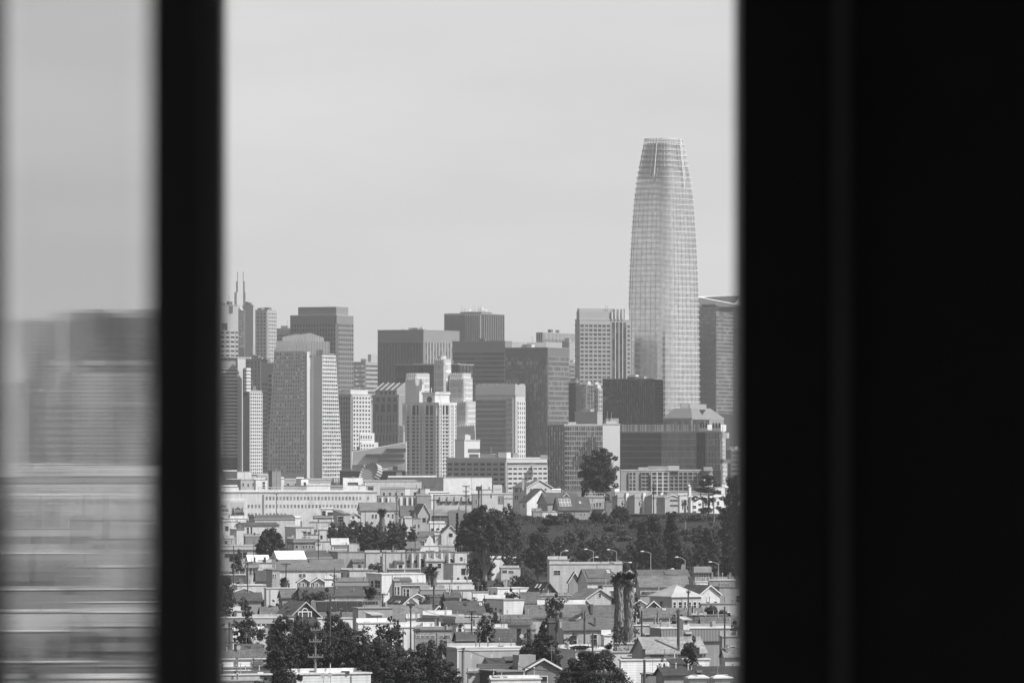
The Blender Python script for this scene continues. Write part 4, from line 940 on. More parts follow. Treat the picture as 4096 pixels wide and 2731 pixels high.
blk('G', 1060, 1085, 1206, 345, 'pale block with rounded top behind the antenna pole', .7, D=2640, win=[('R', 1110, 450, 1180, 480)])
blk('G', 1195, 1236, 1400, 370, 'white apartment block with small balconies behind the lone pine', .72, D=2620, a=60, win=[('R', 1262, 405, 1310, 430), ('R', 1262, 480, 1310, 520), ('R', 1262, 555, 1310, 580), ('R', 1340, 450, 1380, 480), ('R', 1340, 520, 1380, 550)])
blk('G', 1390, 1420, 1560, 380, 'white apartment wall seen through the lone pine branches', .76, D=2610, a=60, auto=3)
blk('G', 1540, 1560, 1860, 372, 'white apartment end block beside the lone pine trunk', .74, D=2600, a=60, auto=3)
blk('G', 110, 200, 262, 240, 'small white house behind the solitary hill eucalyptus', .8, D=2800, a=60)
blk('G', 190, 205, 320, 300, 'low house with white roof beside the solitary hill eucalyptus', .5, D=2760, roof=.85)
blk('G', 280, 300, 700, 300, 'long low white-roofed block under the balconied apartments', .45, D=2900, roof=.8)
blk('G', 1200, 1216, 1245, 222, 'bright white stair shaft beside the lone pine crown', .9, D=2850)
blk('G', 1550, 1570, 1700, 235, 'bright white low house beyond the lone pine', .85, D=2850, roof=.9)
blk('G', 1700, 1760, 1900, 240, 'white low house by the dark casing beyond the lone pine', .8, D=2840, roof=.9)
blk('G', 880, 915, 1400, 300, 'long low grey block behind the gabled row house', .4, D=2950)
# viaduct on the hill
root = thing('viaduct', 'thin dark elevated road deck on legs along the green hilltop', 'viaduct', (wx(PX('G', 800), 2300), 2300, 14))
m = MB(); D = 2300; m.box(wx(PX('G', 300), D), wx(PX('G', 1420), D), D, D + 9, wz(PY('G', 604), D), wz(PY('G', 592), D), mat('conc', .12)); m.build('deck', root)
m = MB(); m.box(wx(PX('G', 300), D), wx(PX('G', 1420), D), D, D + .3, wz(PY('G', 708), D), wz(PY('G', 700), D), mat('metal', .12)); m.build('lower_rail', root)
for x in (462, 488, 740, 1080, 1345):
    m = MB(); X = wx(PX('G', x), D); m.box(X - .7, X + .7, D + 3, D + 5, 8, wz(PY('G', 600), D), mat('conc', .12)); m.build('leg', root)

blk('C', 1880, 1905, 2290, 1190, 'white plain wall seen behind the eucalyptus trunks', .82, D=1893)
blk('C', 2010, 2030, 2290, 1318, 'pale low house with dim windows beside the eucalyptus trunks', .5, D=1800, win=[('R', 2045, 1340, 2110, 1378), ('R', 2130, 1350, 2200, 1382)])
# ---------------------------------------------------------------- the near houses, read crop by crop
# crop A: below the warehouse
h('flat', 'A', 1425, 1432, 1597, 527, None, 'small white house with two dark openings below the warehouse windows', .8, H=11, win=[('R', 1440, 545, 1488, 605), ('R', 1515, 562, 1585, 608)], pv=0)
h('shed', 'A', 1585, 1735, 1812, 590, 540, 'two-toned grey house with dark porch beside a round leafy tree', .5, .35, H=10, win=[('R', 1650, 620, 1725, 690)])
h('gf', 'A', 1800, 1815, 1952, 618, 575, 'little white gabled cottage with square windows under a grey roof', .75, .4, H=9, win=[('R', 1845, 615, 1875, 650), ('R', 1918, 612, 1948, 645)], pv=0)
h('gl', 'C', 105, 150, 650, 530, 437, 'broad grey-roofed house with a dark railed roof terrace', .55, .36, H=11, win=[('R', 295, 590, 318, 645), ('R', 338, 590, 360, 645), ('R', 505, 588, 530, 625), ('R', 565, 585, 585, 645)], pv=1)
h('flat', 'A', 1315, 1330, 1585, 632, None, 'low dark house with bright flat roof rim', .14, .85, H=9)
h('hip', 'A', 520, 535, 1080, 655, 598, 'low dark hipped roof just under the warehouse wall', .5, .2, H=9, pv=3)
h('flat', 'A', 690, 706, 1160, 645, None, 'wide white end wall below the warehouse with a small window', .84, .75, H=9, wk='siding', win=[('R', 712, 668, 748, 694)], pv=3)
h('gl', 'A', 280, 395, 862, 742, 708, 'house with dark roof edge and pale arched wall beside round tree', .62, .18, H=9, win=[('R', 430, 765, 455, 850), ('R', 480, 760, 500, 860)])
h('flat', 'A', 452, 458, 526, 628, None, 'dark square chimney house below the warehouse billboard', .1, .15, H=10.5, pv=0)
h('flat', 'A', 90, 100, 340, 690, None, 'cluttered white rooftop house beneath the billboard', .7, .8, H=9, pv=6)
h('flat', 'A', 110, 120, 440, 650, None, 'low white building with bright roof under the billboard edge', .72, .85, H=9, pv=4)
h('flat', 'A', 1395, 1402, 1602, 700, None, 'tall stucco house with two small square windows', .56, H=9.5, win=[('R', 1450, 755, 1500, 797), ('R', 1518, 762, 1548, 797)], pv=1, wt=.3)
h('flat', 'A', 1190, 1210, 1400, 700, None, 'stucco house with stepped walls beside the tall stucco house', .52, H=9.6, pv=1)
h('flat', 'A', 940, 1085, 1330, 772, None, 'stucco house with dark side and three square windows', .56, H=9, win=[('R', 1165, 820, 1230, 850), ('R', 1245, 828, 1285, 862), ('L', 1040, 825, 1075, 862)], wt=.4)
h('flat', 'A', 1385, 1405, 1638, 803, None, 'pale stucco house with arched doors by a wooden pole', .58, H=9, win=[('R', 1415, 875, 1445, 920), ('R', 1510, 872, 1535, 905), ('R', 1562, 870, 1588, 905)], wt=.45)
h('flat', 'A', 1010, 1030, 1405, 868, None, 'stucco house with balcony openings behind the dark bay-fronted terrace', .55, H=9, auto=4)
h('flat', 'A', 965, 1060, 1375, 928, None, 'dark bay-fronted terrace with a row of small windows', .3, .5, H=8.5, win=[('R', 1080, 1005, 1115, 1045), ('R', 1180, 1010, 1205, 1045), ('R', 1215, 1005, 1238, 1040), ('R', 1260, 1005, 1285, 1045), ('R', 1300, 1010, 1325, 1045), ('L', 985, 1005, 1005, 1045), ('L', 1015, 1005, 1035, 1045)], cor=.3)
h('flat', 'A', 1335, 1350, 1570, 962, None, 'cream siding wall beside the dark bay-fronted terrace', .64, H=8, wk='siding')
h('gl', 'A', 1560, 1575, 1790, 975, 918, 'house with pale corrugated roof behind a cream wall', .66, .6, H=8.5, rk='roof', pv=1)
h('flat', 'A', 1780, 1790, 1940, 980, None, 'low grey house with two white-framed windows by domed trees', .45, H=8, win=[('R', 1800, 1045, 1828, 1075), ('R', 1880, 1045, 1930, 1080)])
h('flat', 'A', 1600, 1610, 1790, 1040, None, 'low cream wall with arched vents in front of corrugated roof', .6, H=7.5, pv=3)
h('flat', 'A', 1780, 1795, 1960, 885, None, 'dark shed with pale posts beside domed trees', .16, .3, H=8, pv=0)
h('flat', 'A', 40, 62, 276, 915, None, 'grey stucco upper storey with bright roof at the mullion', .42, .85, H=10, win=[('R', 130, 945, 170, 985)])
h('flat', 'A', 385, 408, 626, 885, None, 'windowless dark box house with bright white roof rim', .24, .88, H=10, pv=1)
h('flat', 'A', 200, 290, 395, 800, None, 'pale gabled fragment behind the windowless dark box house', .6, H=9)
h('flat', 'A', 40, 60, 640, 1022, None, 'wide corniced house of two storeys with large dark windows near the mullion', .4, .5, H=9, cor=.5, win=[('R', 135, 1120, 230, 1170), ('R', 315, 1105, 365, 1175), ('R', 375, 1100, 428, 1175)], wt=.3)
h('gl', 'A', 420, 455, 720, 1215, 1145, 'house with bright white sloping roof and little cluttered yard', .5, .9, H=8, rk='roof', pv=2)
h('gf', 'A', 640, 700, 1000, 1215, 1150, 'dark shallow gable in front of the bright white sloping roof', .3, .2, H=8, pv=1)
h('gl', 'A', 770, 850, 1215, 1195, 1090, 'white roofed house with striped gable end beside the dome-like dark roof', .5, .88, H=8.5, rk='roof', pv=3)
h('hip', 'A', 1170, 1200, 1560, 1180, 1075, 'dark barrel-like hipped roof beside a wooden pole', .3, .2, H=8.2, pv=2)
h('flat', 'A', 1520, 1650, 2025, 1102, None, 'long windowless grey wall with dark fence end', .4, .3, H=9, D=1890, wk='siding', pv=0)
h('flat', 'A', 2010, 2030, 2235, 1112, None, 'low clapboard wall between grey wall and bay window terrace', .5, H=8.8, D=1860, wk='siding', pv=0)
h('gl', 'A', 735, 775, 1732, 1325, 1205, 'very long grey pitched roof above a cream gable and wooden poles', .66, .33, H=7.5, wk='siding', pv=4, win=[('R', 1130, 1392, 1165, 1435), ('R', 1180, 1392, 1215, 1435)])
h('flat', 'A', 415, 435, 585, 1255, None, 'narrow Victorian house front with tall dark bay windows', .42, .4, H=10, cor=.35, win=[('R', 470, 1330, 490, 1400), ('R', 515, 1335, 532, 1400), ('R', 545, 1335, 560, 1400)], wt=.4)
h('flat', 'A', 575, 582, 765, 1248, None, 'cream siding block attached to the narrow Victorian front', .62, H=10, wk='siding', pv=1)
h('gl', 'A', 535, 565, 720, 1462, 1355, 'steep dark roof wedge below the cream siding block', .4, .18, H=8, pv=1)
h('flat', 'A', 690, 770, 870, 1345, None, 'shaded stucco house with narrow windows behind the steep dark roof wedge', .4, H=8.5, win=[('R', 780, 1395, 795, 1440), ('R', 805, 1395, 818, 1440)], D=1430)
h('flat', 'A', 40, 55, 405, 1408, None, 'low building with white cluttered roof beside the dark tree at the mullion', .1, .9, H=8, pv=6)
# two Victorian gables
for k, (x0, x1, ap, nm) in enumerate(((1105, 1275, 1235, 'grey Victorian gabled terrace house with three narrow windows, nearer the mullion'), (1290, 1475, 1415, 'grey Victorian gabled terrace house with lit white side, farther from the mullion'))):
    h('gf', 'A', x0, x0 + 12, x1, 1500, 1448, nm, .4, .35, H=8.5, group='twin Victorian gables', win=[('R', x0 + 25, 1515, x0 + 45, 1560), ('R', x0 + 75, 1515, x0 + 95, 1560), ('R', x0 + 125, 1515, x0 + 145, 1560)], pv=0)
h('flat', 'A', 1470, 1475, 1602, 1470, None, 'white siding house between twin Victorian gables and a wooden pole', .84, H=8.5, wk='siding')
h('flat', 'A', 1690, 1808, 2170, 1352, None, 'plain grey upper block with two narrow windows on its shaded face', .55, H=10, win=[('L', 1705, 1375, 1728, 1450), ('L', 1780, 1380, 1800, 1450)])
h('flat', 'B', 1590, 1605, 2060, 152, None, 'dark bay-windowed house front under the plain grey upper block', .24, .35, H=9.5, win=[('R', 1612, 168, 1640, 225), ('R', 1660, 170, 1690, 225), ('R', 1770, 180, 1810, 225), ('R', 1835, 178, 1880, 225), ('R', 1910, 182, 1940, 225), ('R', 1965, 180, 1995, 225)], wt=.3, cor=.3)
# the bay window terrace in crop C
h('flat', 'C', 405, 460, 757, 1165, None, 'small terrace house with white roof rim and dark framed window', .45, .85, H=8.5, win=[('R', 482, 1240, 520, 1300), ('R', 555, 1240, 580, 1300), ('R', 625, 1240, 655, 1300)])
h('flat', 'C', 425, 440, 757, 1108, None, 'upper stepped wall of the terrace with pale and dark panels', .5, H=9.5, pv=4, D=1800)
B = h('flat', 'C', 745, 760, 1412, 1102, None, 'terrace with alternating dark and sunlit bays and roof vents', .3, .3, H=9.5, D=1790, pv=7)
F = B.R
for i in range(7):
    a_, b_ = F.at(PX('C', 805 + 99 * i))[0], F.at(PX('C', 852 + 99 * i))[0]
    m = MB(); zt, zb_ = B.ze - .3, B.ze - 6.2; mm = mat('stucco', .62)
    pts = [(a_, 0), (a_ + .35, .75), (b_ - .35, .75), (b_, 0)]
    for (s0, d0), (s1, d1) in zip(pts, pts[1:]): m.poly((F.pt(s0, d0, zb_), F.pt(s1, d1, zb_), F.pt(s1, d1, zt), F.pt(s0, d0, zt)), mm)
    m.poly([F.pt(s, d, zt) for s, d in pts], mm); m.poly([F.pt(s, d, zb_) for s, d in pts][::-1], mm); m.build('bay_window', B.root)
    s = F.at(PX('C', 778 + 99 * i))[0]; window(B.root, F, s - .45, s + .45, B.ze - 4.2, B.ze - 2.2, trim=.45)
h('flat', 'C', 1395, 1410, 1570, 1105, None, 'cream house end with white-framed window at the big eucalyptus trunk', .66, H=9.5, D=1780, wk='siding', win=[('R', 1480, 1165, 1515, 1212)])
h('flat', 'C', 1255, 1388, 1600, 1262, None, 'cream siding house with shaded side and dark doorway under the big eucalyptus', .66, H=9, wk='siding', win=[('R', 1500, 1320, 1550, 1398, {'trim': .3})], pv=3)
h('flat', 'C', 500, 515, 945, 1330, None, 'dark recessed wall with bright roof rims behind the big white corner house', .16, .85, H=8.5, pv=5)
# between crops: mid belt right of domed trees
h('gl', 'C', 670, 690, 860, 590, 478, 'old house with mossy grey roof and white trim above domed trees', .5, .3, H=10, pv=1)
h('gf', 'C', 830, 915, 1080, 600, 455, 'grey house with tall steep gable roof above domed trees', .45, .34, H=10, pv=1)
h('gl', 'C', 925, 1060, 1345, 612, 578, 'dark clapboard house with white eave line and gabled end window', .13, .4, H=9.5, wk='siding', win=[('L', 1062, 615, 1080, 670), ('R', 1100, 615, 1122, 685)], pv=3)
h('gl', 'C', 940, 960, 1600, 560, 530, 'long pale grey roof behind the dark clapboard house', .45, .42, H=10, pv=4)
h('gl', 'C', 1325, 1340, 1545, 690, 545, 'steep grey roof next to a dark pointed spire roof', .4, .32, H=9, pv=1)
h('flat', 'C', 1060, 1075, 1290, 715, None, 'white bay-fronted house below the dark clapboard house', .72, .5, H=9, auto=3)
h('flat', 'C', 725, 738, 838, 645, None, 'small cream siding house by the thin wooden pole', .66, H=9, wk='siding', win=[('R', 712, 640, 735, 690)])
h('flat', 'C', 600, 612, 740, 585, None, 'narrow grey house with dark shed behind the thin wooden pole', .45, H=10, pv=2)
h('flat', 'C', 838, 848, 950, 648, None, 'grey house front with pointed doorway', .4, H=8.8, win=[('R', 865, 725, 885, 770), ('R', 915, 725, 935, 775)])
h('gf', 'C', 1180, 1230, 1470, 860, 745, 'half-timbered gable with dark beams and round-arched porch', .62, .16, H=8.5, wt=.1, win=[('R', 1330, 850, 1375, 890)], pv=1)
h('gl', 'C', 905, 950, 1200, 880, 825, 'low grey roof beside the half-timbered gable', .4, .24, H=8, pv=1)
h('flat', 'C', 1130, 1142, 1258, 878, None, 'pale square wall in front of the half-timbered gable', .6, H=8, pv=0)
h('flat', 'C', 790, 800, 1010, 890, None, 'dark little shopfront with pale windows behind domed tree', .2, .4, H=8, auto=4)
B = h('flat', 'C', 925, 945, 1190, 1020, None, 'low building with curved white mission-style parapet', .7, .6, H=8, pv=3)
F = B.R; m = MB(); a_, b_ = F.at(PX('C', 1000))[0], F.at(PX('C', 1145))[0]; w = b_ - a_; z = B.ze
m.fpoly(F, [(a_, z), (b_, z), (b_, z + .8), (b_ - .15 * w, z + 1.0), (b_ - .28 * w, z + 2.6), (b_ - .5 * w, z + 3.4), (a_ + .28 * w, z + 2.6), (a_ + .15 * w, z + 1.0), (a_, z + .8)], -.2, .1, mat('stucco', .72)); m.build('shaped_parapet', B.root)
h('gl', 'C', 725, 745, 940, 1030, 965, 'low grey roof between domed tree and curved parapet', .4, .34, H=7.8, pv=1)
h('flat', 'C', 1190, 1200, 1420, 1025, None, 'grey flat house at the edge of the big eucalyptus', .4, .45, H=8, pv=3)
h('hip', 'A', 1945, 1990, 2110, 1090, 1010, 'small pyramid roof in front of the domed trees', .4, .32, H=7.8, pv=1)
# crop B
h('flat', 'B', 225, 300, 690, 205, None, 'bright white flat roof with ragged tree shade at the mullion tree', .55, .92, H=8, pv=4)
h('gf', 'B', 245, 255, 520, 285, 240, 'low cream gable in front of the bright white flat roof', .62, .5, H=7.5, pv=0)
h('gl', 'B', 225, 250, 620, 385, 305, 'dark pitched roof behind feathery palms', .3, .17, H=7.5, pv=2, win=[('R', 300, 430, 365, 470)])
h('flat', 'B', 660, 690, 1095, 245, None, 'cream clapboard wall with white rim behind the tall thin palm', .64, .85, H=8, wk='siding')
h('gl', 'B', 860, 905, 1095, 355, 270, 'small steep grey roof beside the tall thin palm', .35, .3, H=7.6, pv=0)
h('gl', 'B', 1075, 1210, 2010, 348, 238, 'long dark roof with small vents in front of the twin Victorian gables', .62, .17, H=7.8, pv=5, wk='siding', sky=[(.22, .8, .012, .1, 's'), (.42, .8, .012, .1, 's'), (.6, .8, .012, .1, 's')])
B = h('gl', 'B', 1290, 1330, 2260, 590, 418, 'long grey roof mostly covered by dark solar panels', .5, .3, H=7.6, pv=3)
for i in range(6):
    c = [Vector(B.roofpt(.05 + .15 * i + a_, .16 + b_)) for a_, b_ in ((0, 0), (.135, 0), (.135, .72), (0, .72))]; nrm = (c[1] - c[0]).cross(c[3] - c[0]).normalized(); nrm = nrm if nrm.z > 0 else -nrm
    m = MB(); m.hexa(c + [p + nrm * .15 for p in c], mat('glass', .03)); m.build('solar_panel', B.root)
B = h('gf', 'B', 800, 1012, 1425, 625, 428, 'dark house with white arched gable window', .1, .3, H=8.2, pv=1, sky=[(.3, .3, .2, .12, 'd'), (.62, .55, .14, .12, 'd')], trim=.5, wk='siding')
F = B.R; m = MB(); s0, s1 = F.at(PX('B', 1112))[0], F.at(PX('B', 1300))[0]; Dg = F.pt((s0 + s1) / 2, 0, 0)[1]; z = lambda y: wz(PY('B', y), Dg)
m.fbox(F, s0, s1, z(562), z(548), 0, .22, mat('paint', .8))
for x in (1112, 1165, 1245, 1286): a_ = F.at(PX('B', x))[0]; m.fbox(F, a_, a_ + .16, z(625), z(562), 0, .2, mat('paint', .8))
sc, rr_ = F.at(PX('B', 1207))[0], (F.at(PX('B', 1248))[0] - F.at(PX('B', 1166))[0]) / 2
for i in range(8):
    t0, t1 = math.pi * i / 8, math.pi * (i + 1) / 8
    m.fpoly(F, [(sc + rr_ * math.cos(t0), z(548) + rr_ * 1.05 * math.sin(t0)), (sc + rr_ * math.cos(t1), z(548) + rr_ * 1.05 * math.sin(t1)), (sc + .78 * rr_ * math.cos(t1), z(548) + .78 * rr_ * math.sin(t1)), (sc + .78 * rr_ * math.cos(t0), z(548) + .78 * rr_ * math.sin(t0))], 0, .2, mat('paint', .8))
m.build('window_frame', B.root)
for x0, x1 in ((1122, 1160), (1180, 1240), (1254, 1284)):
    a_, b_ = F.at(PX('B', x0))[0], F.at(PX('B', x1))[0]; m = MB(); m.fbox(F, a_, b_, z(622), z(565), -.1, .05, mat('glass', .12)); m.build('pane', B.root)
h('gl', 'B', 590, 640, 850, 600, 498, 'grey roof wing leaning on the arched gable house', .3, .27, H=8, pv=1)
h('flat', 'B', 30, 50, 360, 555, None, 'low cream wall with slanting top near the mullion', .6, .55, H=8.5, pv=1)
h('flat', 'B', 20, 40, 505, 640, None, 'corniced grey shopfront with white roof, dark at the mullion', .3, .9, H=8.8, cor=.25, pv=3)
h('flat', 'B', 495, 510, 925, 640, None, 'corniced row house with three tall windows and satellite dish', .4, .9, H=8.8, cor=.45, pv=3, win=[('R', 548, 705, 585, 760), ('R', 605, 705, 645, 760), ('R', 768, 700, 792, 775), ('R', 838, 702, 868, 775)], wt=.5)
h('flat', 'B', 905, 918, 1060, 622, None, 'small pale wall between corniced row house and leafy tree', .55, H=8.8, pv=0)
h('flat', 'B', 1370, 1385, 1860, 650, None, 'low white parapet behind the leafy trees', .8, .85, H=8.2, pv=2)
h('flat', 'B', 1850, 1925, 2385, 515, None, 'big grey stucco box with small rooftop stair hut', .38, .45, H=10, D=1140, pv=2)
h('shed', 'B', 2025, 2120, 2245, 605, 575, 'small rooftop stair hut with lit side, before the big grey box', .5, .8, H=9.8, pv=0)
h('flat', 'B', 1895, 1925, 2400, 712, None, 'wide plain white wall behind the leafy trees', .84, .9, H=8.8, pv=3)
h('flat', 'B', 225, 240, 672, 818, None, 'large bright clapboard wall beside the big leafy tree', .85, .9, H=8.5, wk='siding', pv=5)
h('flat', 'B', 60, 75, 250, 775, None, 'dark eaved house at the mullion behind a wooden pole', .15, .5, H=8.5, pv=1)
h('gl', 'B', 285, 300, 620, 1055, 1000, 'low dark roof with white dish below the clapboard wall', .4, .2, H=8, pv=3)
h('hip', 'B', 20, 40, 1075, 1195, 1068, 'broad dark hipped roof above white clapboard, touching the mullion', .84, .26, H=8, wk='siding', pv=4, win=[])
h('flat', 'B', 90, 105, 795, 1312, None, 'low white clapboard wall below the broad hipped roof', .85, .5, H=7.8, wk='siding', pv=4)
h('hip', 'B', 780, 800, 1100, 1310, 1255, 'little dark hipped roof with bright porch edge beside leafy trees', .7, .22, H=7.6, pv=1)
h('flat', 'B', 20, 45, 760, 1412, None, 'long flat white roof at the frame bottom by the mullion', .12, .92, H=7.6, pv=6)
h('flat', 'B', 20, 45, 620, 1490, None, 'dark and pale patched roof edge at the very bottom by the mullion', .4, .5, H=7.6, pv=2)
h('flat', 'B', 960, 1090, 2095, 1402, None, 'white-roofed bottom house with shaded side and rooftop dishes', .7, .88, H=7.8, wk='siding', pv=5, a=66)
# crop D
B = h('flat', 'D', -120, 90, 708, 55, None, 'big white corner house with tall windows on its shaded face', .8, .88, H=9.5, a=66, wk='siding', pv=4, lwall=.4, win=[('L', -100, 135, -70, 225), ('L', -48, 140, -20, 225), ('L', 5, 132, 38, 232), ('L', 44, 138, 72, 232), ('L', 12, 285, 40, 318), ('L', 48, 288, 74, 318)])
h('flat', 'D', 240, 262, 352, 150, None, 'grey bay-windowed wing with dark panes against the big white house', .4, .3, H=9.3, D=1395, win=[('R', 268, 218, 282, 325), ('R', 305, 218, 328, 328)], pv=0)
h('hip', 'D', 345, 365, 700, 205, 165, 'narrow Victorian with sloped hood roof and tall windows beside the grey bay wing', .36, .3, H=9, win=[('R', 388, 245, 408, 340), ('R', 425, 250, 458, 345)], pv=1)
h('flat', 'D', 690, 705, 1310, 172, None, 'long cream clapboard house behind the slim palm pair', .66, .5, H=9, wk='siding', pv=3)
h('flat', 'D', 600, 625, 955, 262, None, 'house with deep shadowed cornice beside the slim palm pair', .3, .6, H=8.6, cor=.3, pv=1)
h('flat', 'D', 1030, 1045, 1345, 270, None, 'pale low wing stepping down toward a leafy bush', .62, .3, H=8.4, pv=2)
h('flat', 'D', 1300, 1315, 1525, 295, None, 'low white wall with a small vent in front of the bush', .82, .6, H=8.2, pv=1)
h('gf', 'D', 480, 490, 640, 355, 318, 'tiny pale gable between tall window house and slim palms', .6, .5, H=8, pv=0)
h('flat', 'D', 720, 735, 945, 352, None, 'dark clapboard house below the deep cornice', .12, .3, H=7.9, wk='siding', pv=0)
h('gl', 'D', 930, 950, 1140, 345, 300, 'small dark roof wedge by a wooden pole behind the low bush', .3, .2, H=8, pv=1)
h('gf', 'D', 130, 355, 600, 478, 360, 'dark roofed house with small bright white gable', .82, .18, H=8.2, pv=0, sky=[(.25, .2, .25, .2, 's'), (.7, .15, .12, .4, 'd')])
h('gl', 'D', -160, -120, 760, 655, 475, 'very wide plain grey roof under the small bright white gable', .6, .4, H=7.8, pv=1)
h('gf', 'D', 740, 790, 920, 545, 480, 'little grey gable behind the slim palm trunk', .45, .3, H=7.8, pv=0)
h('gl', 'D', 885, 985, 1475, 592, 428, 'dark wide roof with skylight and tall shaded gable end', .4, .17, H=7.8, pv=2, sky=[(.5, .62, .07, .2, 'd'), (.92, .62, .07, .2, 's')], win=[('L', 930, 520, 958, 590)])
h('flat', 'D', 1465, 1728, 2005, 402, None, 'tall corner house, dark bays on one side and cream siding on the other', .66, .4, H=9.3, a=60, wk='siding', pv=1, win=[('L', 1495, 490, 1512, 560), ('L', 1525, 500, 1545, 560), ('L', 1558, 498, 1588, 562), ('L', 1618, 500, 1640, 562), ('L', 1678, 518, 1708, 558)])
h('flat', 'D', 1515, 1648, 2060, 245, None, 'white flat house with shaded bay front beside the leafy bush', .78, .88, H=9, a=64, pv=4, win=[('L', 1595, 300, 1625, 365), ('L', 1540, 275, 1550, 330), ('R', 1765, 312, 1790, 335), ('R', 1825, 312, 1862, 338)])
h('gl', 'D', 1960, 1975, 2200, 380, 300, 'low flat-topped grey roof edge before the dark skylit gable', .4, .3, H=7.8, pv=2)
h('hip', 'D', 1405, 1430, 1710, 665, 570, 'pale grey pyramid roof below the tall corner house', .4, .4, H=7.6, pv=2)
h('gl', 'D', 1700, 1715, 2090, 668, 605, 'low grey roof with white edge below the tall corner house', .4, .32, H=7.6, pv=4)
h('flat', 'D', 630, 1090, 1485, 632, None, 'corniced corner house with shaded five-window side and cream clapboard front', .62, .6, H=8.6, a=60, wk='siding', cor=.3, pv=4, win=[('L', 708, 695, 750, 782), ('L', 818, 705, 838, 785), ('L', 850, 712, 872, 790), ('L', 892, 715, 930, 795), ('L', 980, 718, 1005, 795), ('R', 1115, 722, 1160, 822), ('R', 1285, 718, 1310, 755), ('R', 1315, 718, 1340, 758)])
h('flat', 'D', 410, 430, 615, 655, None, 'small pale parapet with posts beside the corniced corner house', .66, .6, H=8, pv=4)
h('flat', 'D', 235, 255, 900, 770, None, 'low white roof edge in front of the corniced corner house', .66, .88, H=7.8, pv=5)
h('flat', 'D', 520, 532, 1042, 815, None, 'long dark house with a strip of square windows', .28, .15, H=8.2, win=[('R', 560, 875, 600, 900), ('R', 615, 875, 655, 902), ('R', 680, 875, 725, 902), ('R', 748, 875, 800, 902), ('R', 872, 872, 915, 900), ('R', 945, 870, 1010, 900)], wt=.5, pane=.12)
h('hip', 'D', 1390, 1410, 1730, 772, 712, 'dark low hipped roof beside a white-trimmed lean-to', .3, .14, H=7.5, pv=1)
h('shed', 'D', 1700, 1715, 2050, 748, 690, 'dark lean-to roof with white trim and lit end', .5, .16, H=7.5, pv=2)
h('flat', 'D', 1195, 1210, 1790, 790, None, 'long cream roof edge above the pair of dark roofs', .62, .66, H=7.4, pv=3)
h('gl', 'D', 1065, 1125, 1490, 935, 838, 'smaller of two dark pitched roofs with grassy gutter', .3, .16, H=7.3, pv=1)
h('gl', 'D', 1455, 1540, 2110, 938, 800, 'larger dark pitched roof carrying two black chimneys', .35, .17, H=7.6, pv=0)
B = h('flat', 'D', 2095, 2105, 2160, 800, None, 'narrow dark wall with square opening beside the black chimneys', .3, H=8, pv=0)
for x in (1935, 2068):
    root = None
h('flat', 'D', 1080, 1095, 1570, 950, None, 'dark low wall below the smaller dark pitched roof', .14, .3, H=7.2, pv=0)
h('flat', 'D', 1600, 1615, 2100, 965, None, 'pale low wall with white cap below the black chimneys', .6, .85, H=7.2, pv=1)
B = h('flat', 'D', 960, 1103, 2030, 1052, None, 'large blank grey wall with white edge trim and stains', .42, .85, H=8.2, wk='wall', pv=7)
F = B.R; D_ = B.D
m = MB(); m.fbox(F, 0, .16, 0, B.ze, 0, .12, mat('paint', .8)); m.fbox(F, .17, B.WR, B.ze - .3, B.ze - .02, .0, .1, mat('paint', .75)); m.fbox(F, B.WR - .16, B.WR, 0, B.ze - .31, 0, .12, mat('paint', .8)); m.build('edge_trim', B.root)
for x, y0, y1 in ((1295, 1060, 1190), (1568, 1095, 1205), (1940, 1110, 1190)):
    s = F.at(PX('D', x))[0]; m = MB(); m.fpoly(F, [(s - .16, B.ze - .9), (s + .12, B.ze - .9), (s + .05, wz(PY('D', y1), D_)), (s - .02, wz(PY('D', y1), D_))], 0, .01, mat('paint', .62)); m.build('stain', B.root)
s = F.at(PX('D', 1540))[0]; m = MB(); m.fpoly(F, [(s - .5, wz(PY('D', 1252), D_)), (s, wz(PY('D', 1240), D_)), (s + .45, wz(PY('D', 1250), D_)), (s, wz(PY('D', 1256), D_))], 0, .01, mat('paint', .66)); m.build('stain', B.root)
h('flat', 'D', 1240, 1255, 1410, 1390, None, 'low cream siding annex beside the thick wooden pole', .5, .4, H=7.2, wk='siding', pv=2)
h('flat', 'D', 1365, 1638, 2235, 1368, None, 'dark clapboard house with flat roof in front of the blank grey wall', .13, .3, H=7.6, wk='siding', a=66, pv=2)
h('shed', 'D', 1752, 1768, 1890, 1215, 1172, 'small dark porch tower with pale awning on the dark clapboard house', .09, .2, H=9.8, D=905, win=[], pv=0)
h('gf', 'D', 1850, 1880, 2100, 1285, 1195, 'low dark gable with one small white-framed window', .12, .2, H=8.4, D=900, win=[('R', 1928, 1280, 1962, 1322)], pv=0, wk='siding')
h('gf', 'D', 2020, 2040, 2480, 1320, 1195, 'dark clapboard gable with white edged roof line by the domed bottom tree', .2, .2, H=8.2, D=880, pv=0, wk='siding', trim=.7)
h('flat', 'D', 2215, 2235, 2420, 1330, None, 'dark flat annex with pale rim beside the domed bottom tree', .16, .5, H=7.4, pv=0)
h('flat', 'D', 1530, 1560, 2230, 1468, None, 'low white cluttered roof at the frame bottom before the dark clapboard house', .66, .9, H=7.2, pv=8)
